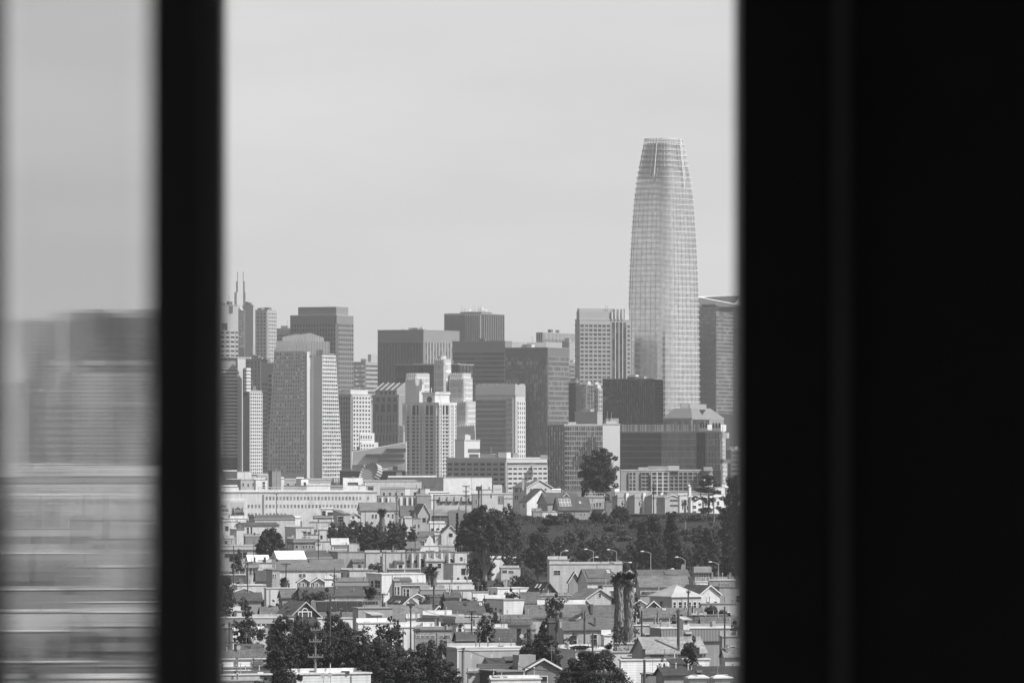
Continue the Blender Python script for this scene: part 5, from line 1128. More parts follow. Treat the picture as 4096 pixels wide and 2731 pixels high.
# crop F and H
h('gl', 'F', 712, 838, 1195, 150, -8, 'house with large dark solar roof and skylight behind shaggy palms', .66, .24, H=8.8, wk='siding', pv=1, sky=[(.06, .2, .78, .62, 'm'), (.86, .62, .1, .24, 's')])
h('gf', 'F', 580, 590, 740, 145, 28, 'dark roof with round white dish beside the solar roof house', .3, .2, H=8.6, pv=0)
h('flat', 'F', 580, 695, 1110, 158, None, 'long white clapboard wall with shaded windowed end', .82, .5, H=8.2, wk='siding', pv=1, win=[('L', 588, 215, 608, 262), ('L', 642, 220, 682, 270), ('R', 725, 225, 755, 245), ('R', 765, 228, 830, 246)])
h('flat', 'F', 1030, 1045, 1225, 210, None, 'plain cream wall behind the shaggy twin palms', .6, .4, H=8, win=[('R', 1145, 275, 1190, 300)])
B = h('flat', 'E', 790, 800, 1780, 1265, None, 'long white clapboard house at the foot of the green slope', .5, .5, H=10, wk='siding', pv=5, win=[('R', 860, 1345, 900, 1405), ('R', 905, 1345, 945, 1405)])
h('flat', 'E', 770, 800, 1065, 1205, None, 'taller end of the long white clapboard house with chimney', .52, .5, H=12, wk='siding', D=B.D + 2, pv=2, win=[('R', 925, 1240, 960, 1290)])
h('gl', 'H', 480, 560, 1235, 90, 0, 'dark long roof with rooftop panel under the street lamps', .35, .22, H=9, pv=1, sky=[(.52, .15, .28, .55, 'm')])
h('gl', 'H', 500, 560, 1225, 215, 92, 'broad plain grey roof below the dark long roof', .45, .33, H=8.8, pv=3)
h('gf', 'F', 1335, 1350, 1455, 45, 2, 'small white dormer gable behind the shaggy palm crowns', .75, .25, H=9.2, pv=0)
h('flat', 'H', 460, 470, 835, 225, None, 'cream siding wall with white roof clutter beside the shaggy palms', .62, .4, H=8.5, wk='siding', pv=4)
h('hip', 'H', 690, 1000, 1408, 372, 210, 'Victorian with pale hipped roof and white-framed bay windows', .42, .42, H=8.6, a=58, rk='roof', trim=.75, pv=3,
  win=[('R', 1018, 440, 1052, 528, {'trim': .88}), ('R', 1092, 438, 1132, 530, {'trim': .88}), ('R', 1168, 438, 1195, 530, {'trim': .88}), ('R', 1238, 440, 1262, 530, {'trim': .88}), ('R', 1298, 438, 1336, 532, {'trim': .88}), ('R', 1366, 438, 1388, 530, {'trim': .88}), ('L', 838, 430, 872, 510, {'trim': .3})])
h('gf', 'H', 1085, 1390, 1668, 330, 215, 'cream gabled house with long dark roof beside the pale hipped Victorian', .66, .16, H=8.8, wk='siding', a=62, trim=.7, win=[('R', 1485, 440, 1518, 480, {'trim': .5}), ('R', 1590, 430, 1622, 470)], pv=0)
h('flat', 'H', 1530, 1660, 1800, 235, None, 'plain dark grey box behind the cream gabled house', .3, .3, H=9.6, D=1330, pv=3)
B = h('flat', 'H', 1300, 1318, 1530, 35, None, 'small lookout house with four white-framed windows and hat-like roof', .3, .3, H=11, D=1610, pv=1, win=[('R', 1378, 45, 1402, 88), ('R', 1410, 45, 1436, 90), ('R', 1444, 45, 1468, 90), ('R', 1476, 45, 1500, 88)], over=.6)
m = MB(); block(m, B, -.3, B.WL + .3, -.3, B.WR + .3, B.ze + .23, B.ze + 1.6, mat('shingle', .32)); m.build('cap_roof', B.root)
h('flat', 'H', 1500, 1520, 1880, 140, None, 'white cluttered roof edge beside the lookout house', .25, .9, H=8.8, pv=7)
h('flat', 'H', 1300, 1330, 1500, 165, None, 'bright white tented roof under the lookout house', .8, .9, H=8.8, pv=3)
h('flat', 'H', 1780, 1800, 2050, 240, None, 'dim grey house against the dark casing below the green slope', .3, .3, H=8.8, pv=2)
h('gf', 'H', 445, 452, 640, 470, 412, 'small white garage gable beside the shaggy palm trunks', .72, .4, H=7.6, pv=0, win=[('R', 488, 508, 520, 525), ('R', 535, 508, 570, 525)])
h('gf', 'H', 630, 640, 840, 520, 430, 'dark plain gable below the pale hipped Victorian', .14, .2, H=7.4, pv=0)
h('flat', 'H', 540, 560, 860, 355, None, 'plain grey wall under the pale hipped roof', .34, .3, H=8, pv=1)
h('gl', 'H', 545, 585, 1425, 632, 533, 'long grey shingle roof below the bay-windowed Victorian', .4, .3, H=7.4, pv=6, sky=[(.35, .6, .05, .25, 's')])
h('flat', 'H', 1390, 1410, 1900, 470, None, 'low roof with hedge-like dark edge below the cream gabled house', .4, .4, H=7.8, pv=4)
h('flat', 'H', 1100, 1120, 1760, 630, None, 'dark flat building with clutter of vents behind thick wooden pole', .14, .3, H=7.4, pv=7)
h('gl', 'H', 1385, 1425, 1950, 755, 655, 'mottled grey roof with white dish near the dark casing', .35, .28, H=7.4, pv=2)
h('flat', 'H', 425, 450, 900, 770, None, 'low white roof slabs in front of the brushy yard', .4, .85, H=7.2, pv=5)
h('flat', 'H', 690, 850, 1960, 815, None, 'long building with bright roof, chimney pots and tiled eave', .3, .85, H=7.6, pv=9)
h('shed', 'H', 1090, 1160, 1245, 690, 655, 'little white rooftop stair hut with dark window', .7, .9, H=10.2, D=1085, win=[('R', 1182, 700, 1212, 738, {'trim': .4})], pv=0)
h('gl', 'H', 870, 880, 1960, 905, 842, 'band of curved roof tiles above a shaded wall', .3, .34, H=7.2, rk='tile', pv=1)
h('gf', 'F', 600, 805, 1195, 385, 255, 'grey clapboard gable with one small white-framed window', .46, .36, H=8.2, wk='siding', a=64, trim=.5, pv=1, win=[('R', 985, 312, 1022, 362)])
h('shed', 'F', 855, 880, 1195, 432, 375, 'low porch roof with wide windows in front of the grey gable', .42, .42, H=7.4, pv=2, win=[('R', 918, 444, 992, 466), ('R', 1092, 446, 1162, 466)])
h('gf', 'F', 735, 750, 885, 468, 392, 'small pale gable beside the low porch roof', .62, .5, H=7.4, pv=0)
h('gl', 'F', 180, 190, 790, 478, 408, 'long cream wall and shallow roof below the dark skylit gable', .64, .62, H=7.8, rk='roof', pv=3)
h('gf', 'F', 15, 195, 435, 318, 168, 'black roofed gable house with two bright skylights', .08, .1, H=8.2, a=64, trim=.1, pv=1, sky=[(.35, .45, .08, .32, 's'), (.6, .45, .08, .32, 's')])
h('flat', 'F', 130, 150, 610, 345, None, 'roof terrace with pale railing before the black roofed gable', .3, .5, H=7.8, pv=4)
h('gl', 'F', -10, 25, 800, 595, 472, 'wide speckled grey roof with vents below the cream wall', .45, .32, H=7.4, pv=5)
h('gl', 'F', 780, 800, 1205, 645, 478, 'grey roof with pale dormer edge beside the shaggy palm trunks', .45, .32, H=7.4, pv=2)
h('gf', 'F', 610, 690, 1120, 655, 555, 'dark low gable cluster with small chimney', .3, .17, H=7.2, pv=2)
h('gl', 'F', 425, 520, 1330, 792, 662, 'large brown-grey roof with two vents and skylight before the shaggy palm base', .42, .24, H=7.2, pv=4, sky=[(.14, .72, .1, .2, 'd')], win=[])
h('flat', 'F', 300, 320, 470, 700, None, 'dark square roof hut behind the dark conifer', .08, .2, H=8, pv=1)
h('flat', 'F', 1020, 1060, 1190, 880, None, 'white low porch with window below the large roof', .72, .85, H=7, win=[('R', 1120, 855, 1165, 882)], pv=0)
h('gl', 'F', 1120, 1165, 1400, 872, 838, 'small shed roof in the brush below the shaggy palms', .3, .4, H=6.6, pv=0)
B = h('flat', 'F', 575, 598, 1175, 1052, None, 'roof terrace with dark planters and lounge chairs', .66, .85, H=7.4, pv=0)
h('flat', 'F', 440, 680, 1165, 1080, None, 'white flat roofed block with clapboard side below the terrace', .74, .9, H=7.2, wk='siding', pv=4)
h('flat', 'F', 1150, 1170, 1495, 990, None, 'grey wall with stepped white-capped parapet', .36, .8, H=7.8, pv=1)
h('flat', 'F', 1120, 1165, 1470, 1105, None, 'corrugated pale wall beneath the stepped parapet', .55, .5, H=7.2, pv=0)
h('gl', 'F', 1440, 1636, 2430, 1112, 915, 'long barn-like house with pale sandy roof and dark gable end', .4, .55, H=8.2, pv=0, eave=.3, lwall=.1, win=[('R', 1690, 1140, 1880, 1195, {'trim': .2, 'pane': .1}), ('R', 2050, 1145, 2170, 1200, {'trim': .2, 'pane': .12}), ('R', 2215, 1145, 2400, 1195, {'trim': .2, 'pane': .1})])
h('flat', 'F', 1265, 1290, 2480, 1212, None, 'long bright clapboard wall in front of the sandy barn-like roof', .86, .9, H=7.6, wk='siding', pv=6)
h('flat', 'F', 1300, 1310, 1640, 1175, None, 'low grey lean-to under the dark gable end', .34, .7, H=7.2, pv=2)
h('gl', 'F', 1760, 1870, 2130, 1405, 1320, 'dark valley roof with white ridge trim at the frame bottom', .3, .12, H=7.8, pv=1)
h('shed', 'F', 1940, 1985, 2125, 1265, 1200, 'raised dormer box with dark roof and plain lit wall', .55, .12, H=9, D=885, pv=0)
h('flat', 'F', 1560, 1575, 1820, 1398, None, 'dark flat house front beside the dark valley roof', .2, .3, H=7.4, pv=2)
h('hip', 'H', 1225, 1245, 1480, 1500, 1452, 'pale bay turret roof at the frame bottom', .5, .55, H=7.6, rk='roof', pv=1, auto=2)
h('hip', 'H', 1580, 1600, 1810, 1500, 1450, 'second pale bay turret roof at the bottom, nearer the casing', .5, .6, H=7.6, rk='roof', pv=1, auto=2)
h('gl', 'H', 1160, 1180, 1960, 1460, 1350, 'wide dark roof with chimneys behind the pale bay turrets', .3, .14, H=7.6, pv=5)
h('gl', 'H', 1690, 1740, 1960, 1180, 1090, 'small house with cluttered gable beside the sandy barn-like roof', .5, .4, H=8, pv=2)
h('flat', 'H', 1660, 1700, 2000, 925, None, 'grey house partly behind the casing with wooden pole in front', .35, .5, H=8, auto=3)
# hill houses
HD = 2230
def hill(*a, **k): k.setdefault('D', HD); k.setdefault('zb', 13.0); return h(*a, **k)
hill('gf', 'E', 305, 490, 832, 232, 130, 'tall pale house with white gable trim and skylights on the hilltop', .56, .3, D=2330, a=60, trim=.75, sky=[(.35, .62, .12, .3, 's'), (.52, .62, .12, .3, 's')], win=[('L', 340, 250, 352, 292), ('L', 360, 250, 372, 292), ('L', 410, 250, 420, 290), ('L', 340, 340, 352, 395), ('L', 365, 340, 377, 395), ('L', 455, 345, 465, 385), ('R', 540, 250, 562, 285), ('R', 735, 245, 758, 268)], wt=.5, pv=1)
hill('gf', 'E', 400, 495, 880, 425, 250, 'white house with long sloping sunlit gable below the tall pale house', .74, .2, D=2290, a=60, trim=None, win=[('L', 448, 455, 465, 500)], pv=0)
hill('gl', 'E', 640, 775, 1215, 445, 305, 'hilltop house with big plain dark roof', .4, .2, D=2260, win=[('L', 660, 450, 680, 505), ('L', 695, 450, 710, 505), ('L', 735, 455, 765, 505)], pv=0, wk='siding', lwall=.2)
hill('gl', 'E', 850, 925, 1350, 525, 360, 'hilltop house with white-framed solar panels on its dark roof', .3, .19, D=2215, sky=[(.04, .2, .38, .62, 'p'), (.68, .42, .06, .16, 's')], win=[('R', 1212, 578, 1235, 605), ('R', 1258, 576, 1282, 605)], pv=2, trim=.8)
hill('gf', 'E', 950, 962, 1080, 370, 312, 'small pale dormer with dark window above the white-framed solar panels', .55, .3, D=2235, win=[('R', 1002, 345, 1035, 382)], pv=0)
B = hill('flat', 'E', 1268, 1285, 1540, 368, None, 'boxy hilltop house with roof railing and balcony by the solitary eucalyptus', .42, .3, D=2225, win=[('R', 1298, 435, 1322, 465, {'trim': .85}), ('R', 1350, 440, 1378, 484, {'trim': .85, 'pane': .3}), ('R', 1388, 440, 1412, 485, {'trim': .85}), ('R', 1425, 440, 1452, 485, {'trim': .85}), ('R', 1465, 440, 1492, 485, {'trim': .85})], pv=0)
F = B.R; m = MB()
for i in range(9): m.fbox(F, B.WR * i / 8 - .05, B.WR * i / 8 + .05, B.ze + .2, B.ze + 1.6, -.3, -.2, mat('metal', .4))
m.fbox(F, 0, B.WR, B.ze + 1.6, B.ze + 1.75, -.3, -.2, mat('metal', .5)); m.build('railing', B.root)
m = MB(); a_, b_ = F.at(PX('E', 1390))[0], B.WR; zz = wz(PY('E', 530), 2225); m.fbox(F, a_, b_, zz, zz + .3, 0, 1.6, mat('paint', .1))
for i in range(8): m.fbox(F, a_ + (b_ - a_) * i / 7 - .06, a_ + (b_ - a_) * i / 7 + .06, zz + .3, zz + 2.4, 1.5, 1.6, mat('paint', .12))
m.fbox(F, a_, b_, zz + 2.4, zz + 2.55, 1.45, 1.6, mat('paint', .12)); m.build('balcony', B.root)
hill('flat', 'E', 690, 700, 905, 560, None, 'low pale wall below the hilltop house with big plain roof', .66, .5, D=2200, pv=2)
hill('flat', 'E', 560, 575, 705, 552, None, 'small dark fenced yard building on the hilltop', .3, .4, D=2195, pv=3)
hill('flat', 'E', 1540, 1550, 1605, 420, None, 'small dark shed behind the boxy hilltop house', .2, .3, D=2260, pv=0)
hill('flat', 'E', 800, 815, 980, 270, None, 'low white wall on the hilltop behind the big plain roof', .8, .85, D=2400, pv=1)
# seen through the streaky pane
LP = dict(pv=1)
h('flat', 'L', 270, 280, 548, 308, None, 'white low block with blurred windows seen through the streaky pane', .7, .9, H=10, D=2300, auto=5, pv=0)
h('flat', 'L', 560, 575, 640, 302, None, 'small bright roof seen through the streaky pane beside white low block', .6, .9, H=10, D=2280, pv=0)
h('flat', 'L', 690, 740, 880, 300, None, 'white-topped block through the streaky pane nearest the mullion', .7, .9, H=10, D=2260, pv=0)
h('flat', 'L', 340, 355, 475, 255, None, 'small pale rooftop through the streaky pane under the blurred white tower', .8, .85, D=2700, pv=0)
h('flat', 'L', -60, 0, 330, 365, None, 'grey block with pale roof line at the pane edge', .3, .7, H=9, pv=0)
h('gl', 'L', 470, 545, 1080, 470, 440, 'long grey house with shaded windows through the streaky pane', .45, .4, H=9.5, win=[('R', 580, 578, 630, 605), ('R', 730, 580, 770, 605)], auto=5, pv=1)
h('flat', 'L', -60, -20, 450, 530, None, 'low pale building with two broad dark windows through the streaky pane', .55, .6, H=9, win=[('R', 205, 578, 285, 630), ('R', 305, 578, 395, 630)], pv=1)
h('flat', 'L', 560, 580, 1050, 600, None, 'grey stucco house behind the blurred dark tree in the pane', .42, .5, H=9, auto=4)
h('flat', 'L', -60, -20, 560, 700, None, 'wide pale roof edge through the streaky pane', .4, .9, H=8, pv=2)
h('gf', 'L', 240, 370, 665, 820, 750, 'shallow gabled bungalow with white eave through the streaky pane', .3, .4, H=8, win=[('R', 555, 850, 610, 890)], pv=1)
h('flat', 'L', 640, 660, 960, 790, None, 'pale flat house beside the blurred gabled bungalow', .45, .85, H=8, pv=2)
h('flat', 'L', -60, -20, 1050, 945, None, 'very long low roof across the streaky pane', .3, .75, H=7.5, pv=3)
h('gl', 'L', -60, -20, 560, 1075, 985, 'plain grey roof through the streaky pane below the very long low roof', .35, .32, H=7.5, pv=2)
h('flat', 'L', 300, 320, 1050, 1030, None, 'white-edged flat roof through the streaky pane', .4, .85, H=7.5, pv=2)
h('flat', 'L', -60, -20, 520, 1095, None, 'broad pale wall near the lower pane edge', .6, .5, H=7.5, pv=1)
h('flat', 'L', 560, 590, 1050, 1095, None, 'pale shaded house with thin white rim in the lower pane', .42, .85, H=7.5, auto=4)
h('flat', 'L', -60, -20, 470, 1225, None, 'low white roof strip in the lower pane', .3, .85, H=7.4, pv=2)
h('flat', 'L', 560, 600, 1050, 1190, None, 'grey house with row of dim windows in the lower pane', .4, .6, H=7.4, auto=5)
h('gl', 'L', 560, 600, 1050, 1350, 1305, 'house with bright ridge line in the lower pane', .5, .5, H=7.4, pv=2)
h('flat', 'L', -60, -20, 640, 1435, None, 'bright flat roof edge across the bottom of the pane', .2, .85, H=7.2, pv=2)
h('flat', 'L', 640, 660, 1050, 1460, None, 'dark cluttered roof at the bottom of the pane', .2, .4, H=7.2, pv=4)
h('flat', 'L', 500, 520, 1050, 1540, None, 'pale roof corner at the very bottom of the pane', .6, .85, H=7.2, pv=2)
# towers seen through the pane
T('office_tower', 'slim blurred tower with white cap standing apart in the streaky pane', 'M', 5200, 150, 325, 432, 362, .33, L=[(G, 6, 16, 160, 380, 322, 890, .6, .55)], R=[(G, 5, 16, 328, 380, 430, 890, .6, .55)], pent=[(175, 350, 365, 335, .8)])
T('office_tower', 'broad blurred dark tower with roof mast behind the pane', 'M', 5600, 548, 885, 958, 298, .22, L=[(RI, 24, 0, 552, 320, 880, 1000, .6, 1)], R=[(RI, 6, 0, 890, 320, 955, 1000, .6, 1)])
T('office_tower', 'plain blurred tower stepping down beside the broad dark tower in the pane', 'M', 5500, 950, 1290, 1400, 336, .3, L=[(BA, 0, 20, 955, 450, 1280, 1400, 1, .6, {'g': .1, 'gk': 'cglass'})], pent=[(1040, 1280, 1390, 266, .3)])
T('apartment_tower', 'blurred white tower with paired dark window columns in the pane', 'M', 4300, 462, 565, 888, 768, .72, a=70, cat='apartment tower', L=[(G, 4, 22, 468, 780, 560, 1490, .5, .5)],
  R=[(G, 3, 23, 575, 785, 690, 1490, .4, .5, {'ind': 1}), (G, 3, 23, 745, 785, 870, 1490, .4, .5)])
B2 = plan('M', 4306, 640, 652, 826, 706, 70); m = MB(); block(m, B2, 0, B2.WL, 0, B2.WR, 100, B2.zt, mat('conc', .72)); o = m.build('penthouse'); tag(o, 'pale boxy penthouse capping the blurred white tower in the pane', 'penthouse')
T('office_block', 'blurred block with arched shoulder at the pane edge', 'M', 4200, 20, 175, 228, 850, .55, L=[(RI, 6, 0, 30, 870, 170, 1500, .5, 1)], a=50)
T('office_block', 'low blurred ribbed block between arched block and white tower', 'M', 4400, 225, 360, 462, 920, .42, L=[(RI, 8, 0, 230, 985, 355, 1450, .5, 1), ], R=[(BA, 0, 8, 365, 1010, 460, 1450, 1, .5)], pent=[(235, 300, 330, 890, .6)])
T('office_block', 'dark blurred glass block nearest the mullion in the pane', 'M', 4300, 880, 1290, 1400, 1025, .28, L=[(BA, 0, 10, 885, 1030, 1285, 1480, 1, .6, {'g': .1, 'gk': 'cglass'})])
for i, (x0, x1, y, v, lab) in enumerate(((-40, 260, 1520, .5, 'long low grey hall under the blurred towers at the pane edge'), (240, 760, 1490, .62, 'long pale hall below the blurred white tower'), (700, 1400, 1505, .7, 'bright low hall near the mullion below the blurred glass block'))):
    blk('M', x0, x0 + 20, x1, y, lab, v, D=3300)
for i, (x0, x1, y, v, lab) in enumerate(((-40, 420, 150, .4, 'grey mid-distance block with pale streak at the pane edge'), (380, 1080, 180, .34, 'wide dark mid-distance block in the pane below the bright hall'), (-40, 1080, 225, .5, 'long mid-distance roofline across the pane'), (-40, 1080, 330, .32, 'dark mid-distance terrace across the pane'))):
    blk('L', x0, x0 + 15, x1, y, lab, v, D=3000 - 150 * i)
# ---------------------------------------------------------------- trees
def leaf_mesh(name, root, centers, radii, n_per, size, m, seed, up=.25, flat=1.0):
    """many small leaf-sized faces spread through clumps"""
    r = np.random.default_rng(seed); C_, R_ = np.array(centers), np.array(radii)
    k = np.repeat(np.arange(len(C_)), n_per); n = len(k)
    d = r.normal(size=(n, 3)); d /= np.linalg.norm(d, axis=1)[:, None]
    rad = r.uniform(.25, 1.0, n) ** .5
    rr_ = R_[k]
    if rr_.ndim == 1: rr_ = np.repeat(rr_[:, None], 3, 1)
    p = C_[k] + d * rad[:, None] * rr_ * (1, 1, flat)
    nr = d * .7 + r.normal(size=(n, 3)) * .6; nr[:, 2] += up; nr /= np.linalg.norm(nr, axis=1)[:, None]
    a = np.cross(nr, r.normal(size=(n, 3))); a /= np.linalg.norm(a, axis=1)[:, None]; b = np.cross(nr, a)
    s = size * r.uniform(.6, 1.4, n)[:, None]; w = s * r.uniform(.35, .7, n)[:, None]
    v = np.stack([p - a * s, p + b * w, p + a * s, p - b * w], 1).reshape(-1, 3)
    o0 = np.array(wloc(root)); v -= o0
    me = bpy.data.meshes.new(name); me.vertices.add(n * 4); me.loops.add(n * 4); me.polygons.add(n)
    me.vertices.foreach_set('co', v.astype('f4').ravel()); me.loops.foreach_set('vertex_index', np.arange(n * 4, dtype='i4'))
    me.polygons.foreach_set('loop_start', np.arange(0, n * 4, 4, dtype='i4')); me.polygons.foreach_set('loop_total', np.full(n, 4, 'i4'))
    me.update(); me.validate(); me.materials.append(m)
    o = bpy.data.objects.new(name, me); COL.objects.link(o); o.parent = root; return o
TN = [0]
def tree(reg, x0, x1, yt, yb, label, kind='round', v=.075, D=None, zb=None, name='tree', trunk=True, dens=1.0, cat='tree', group=None, lo=.25):
    """crown spans x0..x1; yt top of crown; yb foot of trunk"""
    TN[0] += 1; sd = TN[0] * 7; r = random.Random(sd)
    py0, py1 = PY(reg, yt), PY(reg, yb); pc = (PX(reg, x0) + PX(reg, x1)) / 2
    if D is None: D = CAMZ / ((py1 - HOR) * K)
    X = wx(pc, D); z0 = zb if zb is not None else (gz(X, D)); zt = wz(py0, D); W = (PX(reg, x1) - PX(reg, x0)) * K * D; H = max(zt - z0, 1.5)
    root = thing(name, label, cat, (X, D, z0), group)
    px = K * D * 2.3      # one render pixel in metres
    cz0 = z0 + H * lo; cs, rs = [], []
    ends = []
    if kind in ('round', 'dome', 'euc', 'bush'):
        nc = {'round': 130, 'dome': 260, 'euc': 200, 'bush': 50}[kind]
        A_, C2 = W / 2, (zt - cz0) / 2 if kind != 'dome' else (zt - cz0); ccz = (zt + cz0) / 2 if kind != 'dome' else cz0
        for i in range(nc):
            th = r.uniform(0, 2 * math.pi); ph = r.uniform(-1, 1) if kind != 'dome' else r.uniform(-.02, 1)
            q = math.sqrt(1 - ph * ph); f = (r.uniform(.12, 1) ** .45 if kind != 'dome' else r.uniform(.3, 1) ** .3) * .84
            f *= 1 + (.13 * math.sin(3 * th + sd) + .1 * math.sin(5 * th + 4 * ph + sd * 2)) * (1 if kind != 'dome' else .35)
            cr = A_ * (r.uniform(.12, .24) if kind != 'dome' else r.uniform(.1, .19)) * (1.5 if kind == 'bush' else 1)
            cs.append((X + A_ * f * q * math.cos(th), D + A_ * .9 * f * q * math.sin(th), ccz + C2 * f * ph)); rs.append((cr, cr, cr * .75))
        ends = r.sample(cs, min(len(cs), 9 if name != 'eucalyptus_tree' else 22))
    elif kind == 'cone':
        for i in range(120):
            t = r.random() ** .8; rad = W / 2 * (1 - t) * r.uniform(.3, 1) + .15; th = r.uniform(0, 6.28); cr = W * (.05 + .08 * (1 - t)) * r.uniform(.7, 1.3)
            cs.append((X + rad * math.cos(th), D + rad * math.sin(th), cz0 + (zt - cz0) * t * .97)); rs.append((cr * 1.15, cr * 1.15, cr * .6))
    elif kind == 'tall':    # dark irregular cypress-like mass
        for i in range(130):
            t = r.random(); prof_ = (.55 + .45 * math.sin(math.pi * min(1, t * 1.15 + .1))) * (1 if t < .8 else .75)
            th = r.uniform(0, 6.28); rad = W / 2 * prof_ * r.uniform(.1, .85); cr = W * r.uniform(.08, .17)
            cs.append((X + rad * math.cos(th), D + rad * math.sin(th), cz0 + (zt - cz0) * t * .94)); rs.append((cr, cr, cr * .9))
    elif kind == 'pine':    # open tiers with bare limbs
        for t, wd, n in ((1.0, .45, 8), (.9, .62, 9), (.78, .7, 8), (.62, .9, 7), (.45, .95, 7), (.3, .8, 5)):
            for i in range(n):
                th = r.uniform(0, 6.28); rad = W / 2 * wd * r.uniform(.25, 1); cr = W * r.uniform(.07, .12)
                c = (X + rad * math.cos(th), D + rad * math.sin(th), cz0 + (zt - cz0) * (t - .06 + r.uniform(-.03, .03))); cs.append(c); rs.append((cr * 1.2, cr * 1.2, cr * .5)); ends.append(c)
    # fit the crown to its picture extent
    ca, ra = np.array(cs), np.array(rs)
    for ax_, lo_, hi_ in ((0, X - W / 2, X + W / 2), (2, cz0, zt)):
        a_, b_ = (ca[:, ax_] - ra[:, ax_] * .8).min(), (ca[:, ax_] + ra[:, ax_] * .8).max()
        if ax_ == 2 and kind in ('euc',): lo_ = max(lo_, a_)
        ca[:, ax_] = lo_ + (ca[:, ax_] - a_) * (hi_ - lo_) / max(b_ - a_, .1); ra[:, ax_] *= (hi_ - lo_) / max(b_ - a_, .1)
    cs, rs = [tuple(q) for q in ca], [tuple(q) for q in ra]
    area = sum(q[0] ** 2 for q in rs) * 3.1 / (px * px)
    npc = int(min(300, max(14, area * 2.0 * dens / len(cs))))
    leaf_mesh('crown', root, cs, rs, npc, max(.15, px * 1.0), mat('leaf', v), sd)
    if trunk:
        m = MB(); kind = 'euc' if name == 'eucalyptus_tree' else kind; bk = mat('bark', .09 if kind != 'euc' else .22); r0 = max(.18, W * .032)
        top = zt - (zt - z0) * (.12 if kind in ('cone', 'pine', 'tall') else .45)
        m.tube([(X, D, z0 - .5), (X + W * .01, D, z0 + H * .35), (X + W * .02, D, top)], [r0 * 1.3, r0, r0 * .35], bk, 7)
        for e in ends:
            f = r.uniform(.1, .55) if kind == 'euc' else r.uniform(.3, .7)
            zz = z0 + (top - z0) * f if kind != 'pine' else min(e[2] - .1, top)
            b = Vector((X + W * .015 * f, D, zz)); e = Vector(e); mid = b.lerp(e, .5) + Vector((0, 0, (e.z - b.z) * .12))
            m.tube([b, mid, e], [r0 * .5, r0 * .32, r0 * .1], bk, 5, False)
        m.build('trunk', root)
    return root
def palm(reg, xc, yt, yb, cw, label, skirt=0.0, v=.06, D=None, tr=.28, nf=30, name='palm_tree', droop=.3, group=None):
    TN[0] += 1; r = random.Random(TN[0] * 5 + 1); rg = np.random.default_rng(TN[0])
    if D is None: D = CAMZ / ((PY(reg, yb) - HOR) * K)
    X = wx(PX(reg, xc), D); z0 = gz(X, D); zt = wz(PY(reg, yt), D); W = cw * REG[reg][2] * K * D; R_ = W / 2; zc = zt - R_ * .75
    root = thing(name, label, 'palm', (X, D, z0), group)
    m = MB(); m.tube([(X, D, z0 - .5), (X + .1, D, (z0 + zc) / 2), (X, D, zc)], [tr * 1.2, tr, tr * .9], mat('bark', .12), 8); m.build('trunk', root)
    cr = MB(); lm = mat('leaf', v)
    for i in range(int(nf * 1.6)):
        th = 2 * math.pi * i / nf * 2.4 + r.uniform(-.2, .2); el = r.uniform(-.6, 1.45); L = R_ * r.uniform(.75, 1.05)
        dx, dy = math.cos(th), math.sin(th); pts = []
        for k in range(6):
            t = k / 5; h_ = L * t * math.cos(el * (1 - .3 * t)); zz = zc + L * (math.sin(el) * t - droop * t * t * .6); pts.append(Vector((X + dx * h_, D + dy * h_, zz)))
        sd = Vector((-dy, dx, 0))
        for k in range(5):
            for q in range(3):
                t = (k + q / 3) / 5; p = pts[k].lerp(pts[k + 1], q / 3); wd = L * .42 * math.sin(math.pi * min(.98, t * .9 + .12)) * r.uniform(.7, 1.1)
                for sg in (1, -1):
                    tip = p + sd * (sg * wd) + (pts[k + 1] - pts[k]) * .8 + Vector((0, 0, -wd * .5)); b2 = p + (pts[k + 1] - pts[k]) * .55
                    cr.poly((p, b2, tip), lm)
    cr.build('crown', root)
    if skirt:
        sk = MB(); ms = [mat('bark', .13), mat('bark', .2), mat('bark', .32)]; hgt = (zc - z0) * skirt
        for i in range(int(1700 * min(1.6, skirt + .3))):
            th = r.uniform(0, 6.28); t = r.random(); z = zc + .2 - hgt * t; rad = R_ * (.45 + .16 * math.sin(t * 9 + xc) * .4 + r.uniform(-.06, .08)) * (1 - .25 * max(0, t - .6)); L = r.uniform(.6, 1.5); w = r.uniform(.05, .14)
            p = Vector((X + rad * .75 * math.cos(th), D + rad * .75 * math.sin(th), z)); sd = Vector((-math.sin(th), math.cos(th), 0)) * w; q = Vector((X + rad * math.cos(th + .15), D + rad * math.sin(th + .15), z - L))
            sk.poly((p - sd, p + sd, q + sd * .4, q - sd * .4), r.choice(ms))
        sk.tube([(X, D, zc), (X, D, zc - hgt)], [R_ * .24, R_ * .22], mat('bark', .06), 10); sk.build('dead_frond_skirt', root)
    return root
tree('C', 1395, 2230, 468, 1490, 'big domed eucalyptus with pale forked trunks, biggest tree among the houses', 'dome', .055, dens=1.3, name='eucalyptus_tree', lo=.36)
tree('E', 385, 905, 830, 1480, 'dark dense tree right next to the big domed eucalyptus', 'tall', .045, dens=1.2)
tree('E', 290, 480, 760, 1480, 'slender lighter tree between the big domed eucalyptus and the dark dense tree', 'tall', .08, D=1850)
tree('R8' if 0 else '6', 1480, 1998, 915, 1520, 'solitary tall eucalyptus standing on the hilltop against the white slab tower', 'euc', .055, D=2330, zb=14, name='eucalyptus_tree', lo=.3, dens=1.1)
tree('6', 1520, 1620, 1290, 1500, 'small dark tree at the foot of the solitary hilltop eucalyptus', 'round', .05, D=2320, zb=14)
tree('6', 1760, 1900, 1400, 1570, 'low bushy tree beneath the solitary hilltop eucalyptus', 'bush', .05, D=2300, zb=14, lo=.05)
